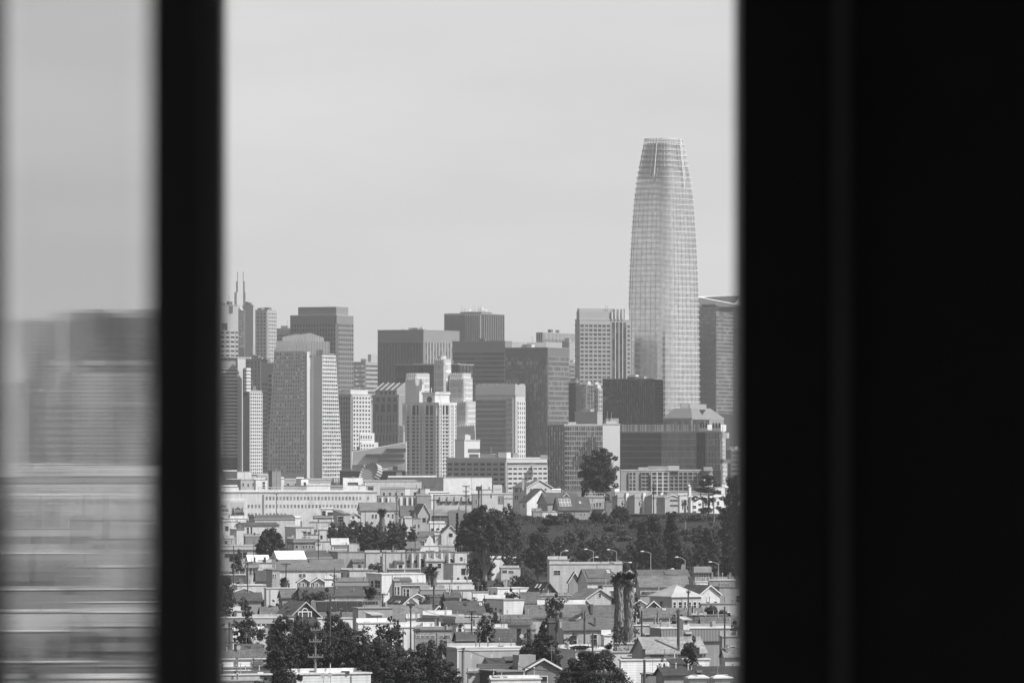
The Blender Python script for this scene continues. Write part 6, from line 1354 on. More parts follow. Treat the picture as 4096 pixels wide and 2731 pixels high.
tree('G', 1245, 1710, 62, 640, 'open-branched pine with bare trunk against the white apartments', 'pine', .05, D=2150, zb=14, name='pine_tree', lo=.05)
for i, (x0, x1, yt, yb, kd, v, lab) in enumerate((
    (1640, 2000, 90, 800, 'tall', .022, 'tallest black tree mass against the dark casing'), (1600, 2000, 360, 980, 'round', .04, 'dark sloping tree under the tallest black tree at the casing'),
    (840, 1110, 560, 1330, 'tall', .03, 'dark bushy-topped cypress below the viaduct'), (560, 900, 600, 1330, 'tall', .04, 'broad dark tree beside the bushy-topped cypress'), (440, 700, 690, 1330, 'tall', .045, 'medium dark tree at the edge of the green slope'),
    (1230, 1660, 620, 1250, 'round', .05, 'dark tree mass below the lone pine'), (1290, 1660, 830, 1420, 'tall', .028, 'near-black tree above the lookout house'), (1600, 1900, 860, 1430, 'tall', .022, 'black tree beside the casing above the white cluttered roof'),
    (1080, 1260, 980, 1400, 'round', .09, 'pale leafy tree behind the tallest street lamp'), (350, 520, 980, 1330, 'round', .035, 'dark round tree under the green slope by a lamp arm'), (880, 1120, 850, 1330, 'tall', .025, 'blackest tree below the antenna pole'), (620, 860, 900, 1340, 'tall', .03, 'black conifer-like tree over the dark long roof'),
    (1720, 1960, 1180, 1460, 'round', .05, 'leafy tree at casing beside the last street lamp'), (130, 390, 480, 860, 'round', .06, 'leafy tree on the hilltop edge beside the viaduct leg'), (270, 420, 520, 860, 'tall', .06, 'thin tree in front of the viaduct start'))):
    Dt = {0: 1980, 1: 1990, 13: 2160, 14: 2140}.get(i, 1850 + 14 * (i % 5))
    tree('G', x0, x1, yt, yb, lab, kd, v, D=Dt, group='dark trees under the hill' if i < 13 else None, lo=.08, dens=1.1)
# bushes on the green slope
rb = random.Random(31)
spots = [(960, 1100, 560, 640, .06, 'dark bush beside the solar panel house wall'), (1340, 1520, 550, 640, .03, 'black shrub below the boxy hilltop house'), (780, 1000, 640, 720, .09, 'grassy bush below the low pale wall on the hill'), (1000, 1200, 640, 700, .08, 'spreading bush in front of the solar panel house'),
    (1480, 1640, 560, 760, .07, 'leafy bush between boxy hilltop house and the viaduct'), (1500, 1720, 870, 1060, .12, 'pale flowering shrub in the middle of the green slope'), (1310, 1500, 870, 1020, .055, 'dark round shrub beside the pale flowering shrub'), (1160, 1320, 940, 1100, .045, 'dark low shrub at the slope bottom'),
    (980, 1180, 800, 960, .1, 'grassy clump on the upper green slope'), (1120, 1330, 760, 900, .11, 'lighter tall grass clump on the green slope'), (1400, 1640, 1000, 1200, .07, 'rounded bush above the white clapboard house'), (1050, 1300, 1040, 1250, .05, 'dark hedge-like bush behind the street lamps'), (1640, 1860, 1040, 1260, .06, 'big leafy bush at the end of the white clapboard house'),
    (840, 1020, 880, 1060, .07, 'slope bush beside the dark dense tree'), (880, 1080, 1020, 1200, .035, 'black bush under the slope beside the chimney house'), (1240, 1420, 1060, 1240, .05, 'dark bush between two curved lamp arms'), (1700, 1830, 730, 820, .13, 'pale shrub beside the thin tree trunk'), (1540, 1700, 740, 830, .04, 'dark shrub line under the hilltop path')]
for i, (x0, x1, yt, yb, v, lab) in enumerate(spots):
    yy = (yb - 560) / 640; Dg = 2190 - 260 * min(1, max(0, yy)) 
    tree('E', x0 - 10, x1 + 10, yt, yb, lab, 'bush', v, D=Dg, name='shrub', trunk=False, lo=0.0, cat='shrub', dens=1.1, group='shrubs on the green slope')
# round trees in the middle belt
tree('A', 525, 985, 768, 1150, 'round dense tree beside the windowless dark box house', 'dome', .055, D=1880, lo=.35, dens=1.2)
tree('C', 125, 560, 770, 1110, 'domed clipped-looking tree nearer the mullion of a joined pair', 'dome', .055, D=1900, lo=.4, dens=1.2)
tree('C', 385, 790, 822, 1110, 'domed tree farther from the mullion of a joined pair', 'dome', .05, D=1870, lo=.35, dens=1.2)
tree('A', 1600, 1790, 690, 900, 'small round tree by the two-toned grey house', 'round', .06, D=2250, lo=.5)
tree('A', 1770, 2000, 665, 920, 'leafy round tree under the little white gabled cottage', 'round', .06, D=2200, lo=.45)
tree('A', 1960, 2180, 690, 920, 'leafy tree below the feathery hillside palm', 'round', .07, D=2180, lo=.45)
tree('C', 640, 800, 690, 900, 'bushy tree beside the small cream siding house', 'round', .08, D=2150)
tree('C', 740, 925, 755, 930, 'spreading dark tree behind the joined pair of domed trees', 'dome', .06, D=2050, lo=.2)
tree('C', 1395, 1490, 580, 760, 'dark pointed cypress spire beside the big domed eucalyptus', 'cone', .03, D=1980, lo=.0, trunk=False, name='cypress_tree')
tree('C', 120, 480, 1240, 1420, 'low shrubs in front of the long windowless grey wall', 'bush', .07, D=1600, name='shrub', lo=.1, cat='shrub')
tree('C', 330, 500, 1290, 1420, 'dark shrub beside the small terrace house', 'bush', .05, D=1580, name='shrub', lo=.1, cat='shrub')
tree('C', 1480, 1720, 1400, 1560, 'dark leafy bush at the foot of the big domed eucalyptus', 'round', .055, D=1560, lo=.1)
tree('D', 1300, 1560, 110, 330, 'wider leafy bush beside the white flat house', 'round', .05, D=1500, lo=.05)
tree('D', 1540, 1800, 110, 240, 'pale undergrowth bush below the eucalyptus trunks', 'bush', .1, D=1600, name='shrub', lo=.05, cat='shrub')
tree('D', 1780, 2340, 60, 260, 'dark hedge under the dark dense tree', 'bush', .05, D=1620, name='shrub', lo=.05, cat='shrub')
# near trees
tree('B', -60, 290, 60, 640, 'dark tree half hidden by the mullion above the white roof', 'tall', .035, D=1190, lo=.1)
tree('B', 60, 320, 330, 620, 'feathery dark tree below the tree half hidden by the mullion', 'round', .05, D=1230, lo=.1)
tree('B', -40, 235, 770, 1110, 'dark tree by the mullion beside the bright clapboard wall', 'round', .035, lo=.1)
tree('B', 640, 1200, 590, 1260, 'big leafy tree in front of the arched gable house', 'dome', .075, lo=.02, dens=1.2, D=905)
tree('B', 590, 900, 860, 1180, 'leafy tree reaching toward the bright clapboard wall', 'dome', .07, D=915, lo=.05)
tree('B', 1130, 1700, 680, 1330, 'second big leafy tree behind the pole with three crossarms', 'dome', .07, D=895, lo=.02, dens=1.2)
tree('B', 1500, 1960, 670, 1250, 'dark tree standing before the wide plain white wall', 'dome', .055, D=915, lo=.05, dens=1.1)
tree('B', 1020, 1700, 1080, 1420, 'dark understory tree above the white-roofed bottom house', 'round', .045, D=905, lo=.05)
tree('B', 2040, 2420, 735, 1250, 'tall leafy tree beside the low white roof edge', 'dome', .065, D=890, lo=.02, dens=1.1)
tree('D', 190, 460, 800, 1180, 'small leafy tree before the strip of square windows', 'round', .07, D=900, lo=.02)
tree('D', 380, 980, 930, 1400, 'broad leafy tree beside the blank grey wall', 'dome', .07, D=865, lo=.02, dens=1.2)
tree('D', -80, 420, 1010, 1420, 'dark middle tree between the two broad leafy trees', 'round', .055, D=890, lo=.05, dens=1.1)
tree('D', 760, 1200, 1240, 1560, 'lower leafy tree by the thick wooden pole', 'round', .07, D=835, lo=.05)
tree('D', -120, 870, 1190, 1760, 'wide domed dark tree at the frame bottom', 'dome', .05, D=800, lo=.2, dens=1.3)
tree('B', 730, 1220, 1285, 1480, 'low dark hedge tree behind the white-roofed bottom house', 'bush', .05, D=860, lo=.02)
tree('B', 500, 800, 1420, 1600, 'dark bush at the bottom beside the white-roofed bottom house', 'bush', .05, D=815, name='shrub', lo=.02, cat='shrub')
tree('B', 1090, 1390, 255, 470, 'pale fluffy tree in front of the long dark vented roof', 'round', .1, D=1280, lo=.1)
tree('B', 540, 700, 770, 830, 'low shrub along the roof of the bright clapboard wall', 'bush', .06, D=1035, name='shrub', lo=.02, cat='shrub', zb=7.5, trunk=False)
tree('B', 690, 820, 400, 640, 'bushy pale tree beside the arched gable house roof', 'round', .07, D=1240, lo=.1)
tree('B', 980, 1160, 345, 470, 'small pale bush under the pale fluffy tree', 'bush', .11, D=1255, name='shrub', lo=.02, cat='shrub')
tree('D', 520, 730, 370, 480, 'low bush behind the slim palm trunks', 'bush', .08, D=1330, name='shrub', lo=.02, cat='shrub')
tree('D', 1150, 1420, 360, 470, 'tall grass bush before the dark wide skylit roof', 'bush', .09, D=1330, name='shrub', lo=.02, cat='shrub')
tree('F', 30, 520, 690, 1290, 'dark layered conifer beside the roof terrace', 'cone', .035, D=930, lo=.05, name='conifer_tree', dens=1.3)
tree('F', 285, 1520, 1085, 1800, 'huge domed tree at the frame bottom with thick leaf tufts', 'dome', .05, D=800, lo=.25, dens=1.5)
tree('F', 1430, 1575, 320, 470, 'palm-like shrub beside the shaggy palm trunks', 'round', .07, D=1230, lo=.1)
tree('F', 440, 780, 840, 1010, 'pale scrubby bush behind the roof terrace', 'bush', .1, D=1010, name='shrub', lo=.02, cat='shrub')
tree('F', 1160, 1480, 830, 1040, 'dry brush thicket below the shaggy palms', 'bush', .09, D=1010, name='shrub', lo=.02, cat='shrub', dens=.8)
tree('F', 1420, 1740, 780, 980, 'bare twiggy brush beside the thick wooden pole', 'bush', .08, D=1030, name='shrub', lo=.02, cat='shrub', dens=.7)
tree('F', 1940, 2000, 120, 220, 'tiny dark cypress on the grey roof beyond the pale hipped Victorian', 'cone', .02, D=1420, lo=0, trunk=False, name='cypress_tree')
tree('H', 1870, 2060, 1400, 1620, 'dark tree at the casing corner of the frame bottom', 'round', .03, D=830, lo=.05)
tree('H', 1400, 1960, 500, 590, 'dark planted hedge along the low roof near the casing', 'bush', .04, D=1215, name='hedge', lo=.02, cat='hedge')
tree('L', 640, 880, 800, 960, 'dark rounded tree seen through the streaky pane', 'round', .05, lo=.05)
tree('L', 430, 680, 1270, 1560, 'tall ragged tree seen in the lower pane', 'tall', .05, lo=.05)
tree('L', 140, 440, 1290, 1480, 'dark bushes seen in the lower pane', 'round', .045, lo=.02)
tree('L', 660, 1000, 1380, 1600, 'dark tree at the pane bottom near the mullion', 'round', .045, lo=.02)
# palms
palm('F', 1265, 2, 800, 290, 'shaggy fan palm nearer the mullion of the twin palms, cloaked in dead fronds', .74, D=1075, tr=.4, group='twin shaggy palms')
palm('F', 1395, 20, 830, 290, 'shaggy fan palm of the twin palms nearer the bay-windowed Victorian', .74, D=1062, tr=.4, group='twin shaggy palms')
palm('C', 1060, 1285, 1850, 165, 'slim fan palm with shorter thin trunk of the slim pair', .12, tr=.2, D=1390, group='slim palm pair')
palm('C', 1125, 1292, 1930, 175, 'slim fan palm with taller bare trunk of the slim pair', .16, tr=.22, D=1310, group='slim palm pair')
palm('C', 430, 512, 900, 165, 'feathery palm in front of the broad grey-roofed house', .3, D=2100, tr=.3)
palm('B', 928, 90, 560, 175, 'tall thin palm before the cream clapboard wall', .1, tr=.2)
palm('B', 640, 245, 640, 230, 'feathery palm with ragged upright fronds near the mullion tree', 0, nf=36)
palm('B', 590, 390, 700, 300, 'wide drooping palm in front of the small dark pitched roof', 0, nf=40)
palm('B', 2085, 225, 420, 235, 'short bushy palm at the foot of the big white corner house', 0, nf=44, D=1395)

tree('C', 1560, 1960, 1175, 1500, 'black undergrowth between the big eucalyptus trunks', 'round', .03, D=1887, lo=.0)
tree('C', 1990, 2300, 480, 1300, 'leafy eucalyptus side crown leaning toward the dark dense tree', 'round', .055, D=1905, lo=.35)
for i, (x0, x1, yt, yb, v, lab, Dd) in enumerate(((640, 765, 1432, 1540, .065, 'leafy tree filling the middle of the bottom grove nearest the clapboard wall', 908), (730, 850, 1428, 1550, .05, 'dark tree in the middle of the bottom grove', 900), (800, 925, 1462, 1560, .055, 'low leafy tree of the bottom grove before the white wall', 885), (900, 1010, 1478, 1565, .075, 'lighter leafy tree of the bottom grove near the strip windows', 872), (960, 1062, 1490, 1568, .06, 'end tree of the bottom grove beside the thick pole', 860), (600, 700, 1455, 1545, .05, 'dark tree at the start of the bottom grove', 900), (775, 890, 1438, 1555, .055, 'rounded tree of the bottom grove against the wide white wall', 893), (1200, 1300, 1450, 1520, .04, 'dark lower skirt of foliage beside the layered conifer', 925))):
    tree('P', x0, x1, yt, yb, lab, 'dome', v, D=Dd, lo=.02, dens=1.1)
# small garden greenery between the roofs
def copy_tree(o, loc, rz, sc):
    c = o.copy(); COL.objects.link(c); c.location = loc; c.rotation_euler = (0, 0, rz); c.scale = (sc[0], sc[0], sc[1])
    for ch in list(o.children):
        d = ch.copy(); COL.objects.link(d); d.parent = c
    return c
protos = [tree('P', px_ - 28, px_ + 28, 1400, 1440, 'small dark garden tree showing between the rooftops', kd, v, D=1150, lo=.1, name='garden_tree', group='small garden trees between the rooftops') for px_, kd, v in ((1130, 'round', .05), (760, 'bush', .06), (1560, 'round', .07))]
ra_ = random.Random(77)
for i in range(44):
    D_ = 1 / ra_.uniform(1 / 1950, 1 / 920); px_ = ra_.uniform(515, 1700) if i % 5 else ra_.uniform(10, 340)
    if gz(wx(px_, D_), D_) > .1: continue
    o = protos[i % 3]; k_ = ra_.uniform(.8, 1.35); w_ = k_ * ra_.uniform(.7, 1.2)
    copy_tree(o, (wx(px_, D_), D_, 0), ra_.uniform(0, 6.28), (w_ * .85, k_))

scr = [tree('P', 1400, 1434, 1240, 1262, 'scrubby low bush scattered over the green slope', 'bush', v, D=1950, lo=.0, name='shrub', trunk=False, cat='shrub', zb=wz(1240, 1950) - 2.4, group='scrub scattered on the green slope') for v in (.05, .09)]
for i in range(46):
    y_ = ra_.uniform(1900, 2185); px_ = ra_.uniform(1140, 1705); x_ = wx(px_, y_)
    if gz(x_, y_) < .8: continue
    k_ = ra_.uniform(.6, 1.7); copy_tree(scr[i % 2], (x_, y_, gz(x_, y_) - .2), ra_.uniform(0, 6.28), (k_, k_ * ra_.uniform(.6, 1.1)))
for o in scr: o.location.z = gz(o.location.x, o.location.y) - .2

for x0, x1, yt, v, lab in ((1500, 1680, 700, .055, 'dark bushy tree at the foot of the two-toned grey house'), (1690, 1880, 720, .065, 'broad bushy tree between the cottage and the stucco houses'), (1880, 2060, 740, .05, 'dark rounded tree under the feathery palm fronds'), (2120, 2320, 700, .07, 'bushy tree below the long facade of the broad grey-roofed house'), (2280, 2480, 680, .06, 'dark bushy tree beside the thin wooden pole and grey shed')):
    tree('A', x0, x1, yt, 930, lab, 'round', v, D=2120, lo=.5)
# ---------------------------------------------------------------- poles, lamps, wires
def pole(reg, x, yt, yb, label, arms=(), r=.14, v=.09, ins=True, D=None, name='utility_pole', trans=False):
    if D is None: D = CAMZ / ((PY(reg, yb) - HOR) * K) if not isinstance(yb, tuple) else yb[0]
    X = wx(PX(reg, x), D); zt = wz(PY(reg, yt), D); z0 = gz(X, D)
    root = thing(name, label, 'utility pole', (X, D, z0), 'wooden utility poles')
    m = MB(); m.tube([(X, D, z0 - .5), (X, D, zt)], [r * 1.25, r * .85], mat('bark', v), 7); m.build('post', root)
    for y, w in arms:
        z = wz(PY(reg, y), D); W = w * REG[reg][2] * K * D / 2; c = MB(); c.box(X - W, X + W, D - .32, D - .16, z - .1, z + .1, mat('bark', v)); 
        c.tube([(X - W * .5, D - .17, z - .02), (X, D - .15, z - .8)], .035, mat('metal', .15), 4); c.tube([(X + W * .5, D - .17, z - .02), (X, D - .15, z - .8)], .035, mat('metal', .15), 4)
        o = c.build('crossarm', root)
        for i in range(4):
            q = -W * .92 + W * 1.84 * i / 3
            if abs(q) < .1: continue
            n = MB(); n.tube([(X + q, D - .24, z + .08), (X + q, D - .24, z + .34)], [.06, .09], mat('paint', .3), 6); n.build('insulator', o)
    if trans:
        z = zt - 1.6; m = MB(); m.tube([(X + .5, D - .2, z - 1.0), (X + .5, D - .2, z)], [.3, .3], mat('metal', .35), 8); m.build('transformer', root)
    return X, D, zt
pl = {}
for key, reg, x, yt, D, arms, r, lab, tr in (
    ('a', 'A', 250, 1010, 1480, (), .13, 'thin wooden pole in front of the wide corniced house', 0), ('b', 'A', 440, 1232, 1360, ((1242, 130),), .14, 'wooden pole with one crossarm before the narrow Victorian front', 0), ('c', 'A', 955, 1243, 1440, ((1258, 130),), .15, 'wooden pole with wide crossarm in front of the very long grey roof', 0),
    ('d', 'A', 1605, 1308, 1350, ((1420, 70),), .12, 'thin pole beside the white siding house', 0), ('e', 'A', 1390, 865, 1700, ((940, 50), (1000, 60)), .14, 'tall dark pole among the stucco houses', 0), ('f', 'A', 522, 960, 1700, (), .1, 'slender pole at the windowless dark box house', 0),
    ('g', 'A', 825, 310, 2500, ((315, 80),), .16, 'thin lamp-like pole against the warehouse windows', 0), ('h', 'B', 195, 690, 1010, ((965, 190),), .15, 'dark pole against the mullion tree by the clapboard wall', 0), ('i', 'B', 1350, 790, 880, ((800, 130), (955, 170), (1160, 210)), .15, 'near wooden pole with three crossarms among leafy trees', 0),
    ('j', 'B', 1548, 355, 1140, ((365, 120),), .14, 'light wooden pole over the dark solar panels', 0), ('k', 'B', 2255, 308, 1150, ((325, 140),), .16, 'dark leaning-armed pole before the dark roofed small white gable', 1), ('l', 'B', 375, 340, 1230, (), .12, 'dark bare pole beside the feathery palms', 0),
    ('m', 'C', 630, 272, 2250, ((368, 40),), .18, 'tall thin dark pole above the small cream siding house', 0), ('n', 'C', 1560, 205, 2000, ((215, 100), (285, 90), (345, 90)), .2, 'tall pole with three full crossarms beside the big eucalyptus crown', 0), ('o', 'C', 1766, 198, 2010, (), .2, 'tall dark pole in front of the dark billboard back', 0),
    ('p', 'C', 876, 835, 1800, (), .13, 'pole beside the spreading dark tree', 0), ('q', 'C', 1125, 388, 2200, ((400, 120),), .14, 'thin pole with one crossarm against the grey bay apartments', 0), ('r', 'D', 480, 440, 1090, ((452, 110), (466, 120)), .14, 'pole with double crossarm on the very wide plain grey roof', 0),
    ('s', 'D', 1300, 540, 1060, ((552, 120), (630, 190)), .16, 'dark pole with stacked crossarms at the cream clapboard front', 1), ('t', 'D', 1186, 1038, 850, ((1068, 40),), .24, 'thick near wooden pole before the blank grey wall', 0), ('u', 'D', 1026, 252, 1380, ((262, 120),), .13, 'pale thin pole before the long cream clapboard house', 0),
    ('v', 'F', 425, 558, 1030, ((575, 60),), .2, 'stout pole beside the dark layered conifer', 1), ('w', 'F', 800, 548, 1020, ((655, 40),), .17, 'dark pole rising through the large brown-grey roof', 0), ('x', 'F', 1570, 540, 1080, (), .16, 'pole beside the dry brush below the pale hipped Victorian', 0),
    ('y', 'F', 2062, 575, 960, (), .25, 'thickest dark pole above the sandy barn-like roof', 0), ('z', 'F', 2195, 262, 1170, ((292, 55),), .16, 'dark pole crossing the bay windows of the pale hipped Victorian', 0), ('1', 'F', 1060, 1315, 760, ((1382, 220),), .17, 'near pole with wide crossarm in front of the huge domed tree', 0),
    ('2', 'F', 1606, 1198, 850, (), .2, 'plain thick pole on the long bright clapboard wall', 0), ('3', 'H', 1735, 500, 1020, ((690, 40),), .15, 'tall dark pole near the casing with curved arm', 0), ('4', 'G', 730, 165, 2100, ((235, 70), (380, 60)), .18, 'slender pole before the balconied apartments', 0),
    ('5', 'E', 966, 200, 2320, (), .3, 'short dark post on the hilltop above the big plain roof', 0), ('6', 'F', 910, 850, 985, (), .16, 'short stub pole beside the pale scrubby bush', 0), ('7', 'G', 1555, 380, 2120, (), .15, 'thin pale pole beside the lone pine trunk', 0), ('8', 'F', 1780, 560, 1120, (), .13, 'slim pole on the long grey shingle roof', 0)):
    pl[key] = pole(reg, x, yt, 0, lab, arms, r, .09 if key not in 'iut7' else .25, D=D, trans=bool(tr))
# antenna mast with panels
X, D, zt = pl['ant'] = pole('G', 1160, 400, 0, 'thick antenna pole with upright panels under the gabled row house', (), .32, .2, D=2080)
root = bpy.data.objects[-1] if 0 else [o for o in COL.objects if o.get('label', '').startswith('thick antenna pole')][0]
for dx, y0, y1, w in ((-40, 405, 440, 8), (40, 400, 440, 8), (-15, 400, 470, 8), (12, 405, 470, 9), (-30, 440, 500, 9), (32, 480, 540, 9), (-32, 580, 640, 14), (30, 570, 660, 12), (-30, 490, 540, 8)):
    m = MB(); a, b = wx(PX('G', 1160 + dx - w), D - .6), wx(PX('G', 1160 + dx + w), D - .6); m.box(a, b, D - .8, D - .4, wz(PY('G', y1), D), wz(PY('G', y0), D), mat('paint', .08)); m.build('antenna_panel', root)
m = MB(); m.box(wx(PX('G', 1115), D), wx(PX('G', 1205), D), D - .3, D - .1, wz(PY('G', 462), D), wz(PY('G', 452), D), mat('metal', .1)); m.build('bracket', root)
def lamp(reg, xp, yt, D, xh, yh, label):
    X = wx(PX(reg, xp), D); z0 = gz(X, D); zt = wz(PY(reg, yt), D); hx, hz = wx(PX(reg, xh), D), wz(PY(reg, yh), D); s = 1 if hx > X else -1
    root = thing('street_lamp', label, 'street lamp', (X, D, z0), 'curved-arm street lamps')
    m = MB(); m.tube([(X, D, z0 - .3), (X, D, zt)], [.14, .09], mat('metal', .42), 7); m.build('pole', root)
    m = MB(); m.tube([(X, D, zt - .1), (X + (hx - X) * .35, D, zt + (hz - zt) * .65), (X + (hx - X) * .7, D, hz), (hx, D, hz)], [.07, .06, .05, .05], mat('metal', .45), 6); m.build('arm', root)
    m = MB(); m.tube([(hx - s * .5, D, hz), (hx, D, hz + .05), (hx + s * .45, D, hz)], [.12, .2, .1], mat('paint', .85), 8); m.build('lamp_head', root)
for q in (('E', 950, 1100, 1690, 1030, 1082, 'street lamp whose arm reaches away from the mullion over the chimney house'), ('E', 1390, 1090, 1700, 1285, 1062, 'street lamp bending over the middle of the white clapboard house roof'), ('E', 1702, 1092, 1720, 1590, 1067, 'street lamp with pale arm against the flowering shrub slope'), ('E', 2160, 1110, 1700, 2045, 1091, 'dim street lamp against the black trees'),
          ('E', 1330, 1195, 1660, 1435, 1168, 'short street lamp arm crossing the middle lamp pole'), ('E', 1720, 1205, 1640, 1885, 1240, 'low slanting lamp at the end of the white clapboard house'), ('G', 1160, 1220, 1640, 1045, 1185, 'street lamp with banner beside the dark long roof'), ('G', 1616, 1275, 1620, 1500, 1250, 'street lamp standing beside the lookout house'), ('G', 880, 1370, 1640, 990, 1345, 'low lamp arm over the dark roof panel')):
    lamp(*q)
bn = thing('banner', 'pale street banner with circle hung on a lamp pole', 'banner', (wx(PX('G', 1130), 1639), 1639, 6))
m = MB(); m.box(wx(PX('G', 1108), 1639), wx(PX('G', 1148), 1639), 1638.9, 1638.96, wz(PY('G', 1395), 1639), wz(PY('G', 1305), 1639), mat('paint', .75)); m.build('cloth', bn)
m = MB(); cx_, cz_, rr_ = wx(PX('G', 1134), 1639), wz(PY('G', 1340), 1639), 1.3
m.poly([(cx_ + rr_ * .45 * math.cos(t), 1638.85, cz_ + rr_ * math.sin(t)) for t in np.linspace(0, 2 * math.pi, 16, endpoint=False)], mat('paint', .35)); m.build('circle', bn)
m = MB(); m.tube([(wx(PX('G', 1108), 1639.1), 1639, wz(PY('G', 1303), 1639)), (wx(PX('G', 1160), 1639.1), 1639.4, wz(PY('G', 1303), 1639))], .05, mat('metal', .3), 5); m.build('bracket', bn)
# satellite dishes and chimney stacks of their own
def dish(reg, x, y, D, label):
    c = Vector((wx(PX(reg, x), D), D, wz(PY(reg, y), D))); root = thing('satellite_dish', label, 'satellite dish', c - Vector((0, 0, .8)), 'rooftop satellite dishes'); m = MB()
    m.tube([c + Vector((0, .15, 0)), c + Vector((-.08, -.1, .05))], [.08, .34], mat('paint', .7), 12); m.build('bowl', root)
    m = MB(); m.tube([c + Vector((0, .15, 0)), c + Vector((0, .2, -1.2))], .04, mat('metal', .4), 5); m.build('mount', root)
for q in (('B', 835, 725, 1035, 'white dish on the corniced row house wall'), ('B', 325, 1040, 935, 'white dish on the low dark roof below the clapboard wall'), ('B', 1460, 1415, 803, 'round dish on the white-roofed bottom house, nearer the pole'), ('B', 1550, 1410, 806, 'second round dish on the white-roofed bottom house'),
          ('F', 668, 65, 1640, 'white oval dish on the dark roof beside the solar roof house'), ('H', 1470, 605, 1150, 'dish on the dark flat building clutter'), ('H', 1590, 730, 1100, 'dish beside the mottled grey roof'), ('D', 1978, 885, 985, 'pale dish in front of the black chimneys'), ('A', 1645, 790, 2050, 'tiny dish beside the small round tree'), ('B', 160, 745, 1030, 'dim dish on the corniced grey shopfront')):
    dish(*q)
for reg, x0, x1, y0, y1, D, lab in (('D', 1905, 1962, 785, 910, 1000, 'black square chimney nearer the mullion on the larger dark roof'), ('D', 2042, 2092, 795, 935, 1000, 'black square chimney at the end of the larger dark roof'), ('E', 432, 460, 110, 222, 2325, 'pale chimney on the tall pale hilltop house')):
    X0, X1 = wx(PX(reg, x0), D), wx(PX(reg, x1), D); root = thing('chimney_stack', lab, 'chimney', ((X0 + X1) / 2, D, wz(PY(reg, y1), D)))
    mm = mat('stucco', .05 if reg == 'D' else .6)
    m = MB(); m.box(X0, X1, D, D + 1.2, wz(PY(reg, y1), D) - 1.2, wz(PY(reg, y0), D), mm); m.build('shaft', root)
    m = MB(); m.box(X0 - .12, X1 + .12, D - .12, D + 1.32, wz(PY(reg, y0), D), wz(PY(reg, y0), D) + .25, mat('stucco', .12 if reg == 'D' else .7)); m.build('cap', root)
# overhead wires
def wire(p, q, lab, sag=1.2, n=2, gap=.7):
    p, q = Vector(p), Vector(q); root = thing('overhead_wire', lab, 'wire', p)
    for k in range(n):
        o = Vector((gap * k, 0, -.15 * k)); m = MB(); m.tube([p + o + (q - p) * t + Vector((0, 0, -sag * 4 * t * (1 - t))) for t in np.linspace(0, 1, 12)], .022, mat('metal', .06), 4); m.build('cable', root)
def tp(k, dz=.2): X, D, z = pl[k]; return (X, D, z - dz)
for a, b, lab in (('i', 't', 'wires from the three-crossarm pole to the thick near pole'), ('t', '1', 'wires from the thick near pole to the wide crossarm pole'), ('r', 's', 'wires from the double crossarm pole to the stacked crossarm pole'), ('s', 'v', 'wires from the stacked crossarm pole to the stout conifer pole'), ('v', 'w', 'wires between the stout pole and the roof pole'), ('n', 'o', 'wires between the two tall poles above the big eucalyptus'), ('b', 'c', 'wires between the crossarm poles on the very long grey roof'), ('y', '3', 'wires from the thickest pole toward the casing'), ('h', 'i', 'wires from the mullion pole to the three-crossarm pole')):
    wire(tp(a), tp(b), lab)
# chairs on the roof terrace and planters
Dt = 1003
for x, lab in ((915, 'dark folding chair on the roof terrace nearer the planter'), (945, 'dark folding chair in the middle of the roof terrace')):
    X, z = wx(PX('F', x), Dt), wz(PY('F', 1052), Dt) + .1; root = thing('chair', lab, 'chair', (X, Dt, z), 'terrace chairs'); mm = mat('paint', .05)
    m = MB(); m.box(X - .3, X + .3, Dt - .3, Dt + .3, z + .42, z + .48, mm); m.build('seat', root)
    m = MB(); m.hexa([(X - .3, Dt + .25, z + .49), (X + .3, Dt + .25, z + .49), (X + .3, Dt + .3, z + .49), (X - .3, Dt + .3, z + .49), (X - .3, Dt + .45, z + 1.1), (X + .3, Dt + .45, z + 1.1), (X + .3, Dt + .5, z + 1.1), (X - .3, Dt + .5, z + 1.1)], mm); m.build('backrest', root)
    for a in (-.26, .26):
        for b in (-.26, .26): m = MB(); m.tube([(X + a, Dt + b, z), (X + a * .9, Dt + b * .9, z + .43)], .035, mm, 5); m.build('leg', root)
X, z = wx(PX('F', 1030), Dt), wz(PY('F', 1052), Dt) + .1; root = thing('lounge_chair', 'dark reclining lounge chair with raised back on the roof terrace', 'lounge chair', (X, Dt, z)); mm = mat('paint', .05)
m = MB(); m.box(X - .6, X + .5, Dt - .3, Dt + .3, z + .4, z + .47, mm); m.build('seat', root)
m = MB(); m.hexa([(X - .05, Dt - .3, z + .48), (X + .02, Dt - .3, z + .48), (X + .02, Dt + .3, z + .48), (X - .05, Dt + .3, z + .48), (X + .5, Dt - .3, z + 1.5), (X + .58, Dt - .3, z + 1.5), (X + .58, Dt + .3, z + 1.5), (X + .5, Dt + .3, z + 1.5)], mm); m.build('backrest', root)
for a in (-.5, .4):
    for b in (-.25, .25): m = MB(); m.tube([(X + a, Dt + b, z), (X + a, Dt + b, z + .4)], .04, mm, 5); m.build('leg', root)
for x0, x1, y, lab in ((605, 880, 1010, 'long dark planted box hedge on the roof terrace'), (1075, 1165, 1000, 'round dark potted shrub on the roof terrace')):
    zz = wz(PY('F', 1052), Dt); tree('F', x0, x1, y, 1055, lab, 'bush', .035, D=Dt - 1, zb=zz, name='planter_shrub', trunk=False, lo=0, cat='planter shrub')
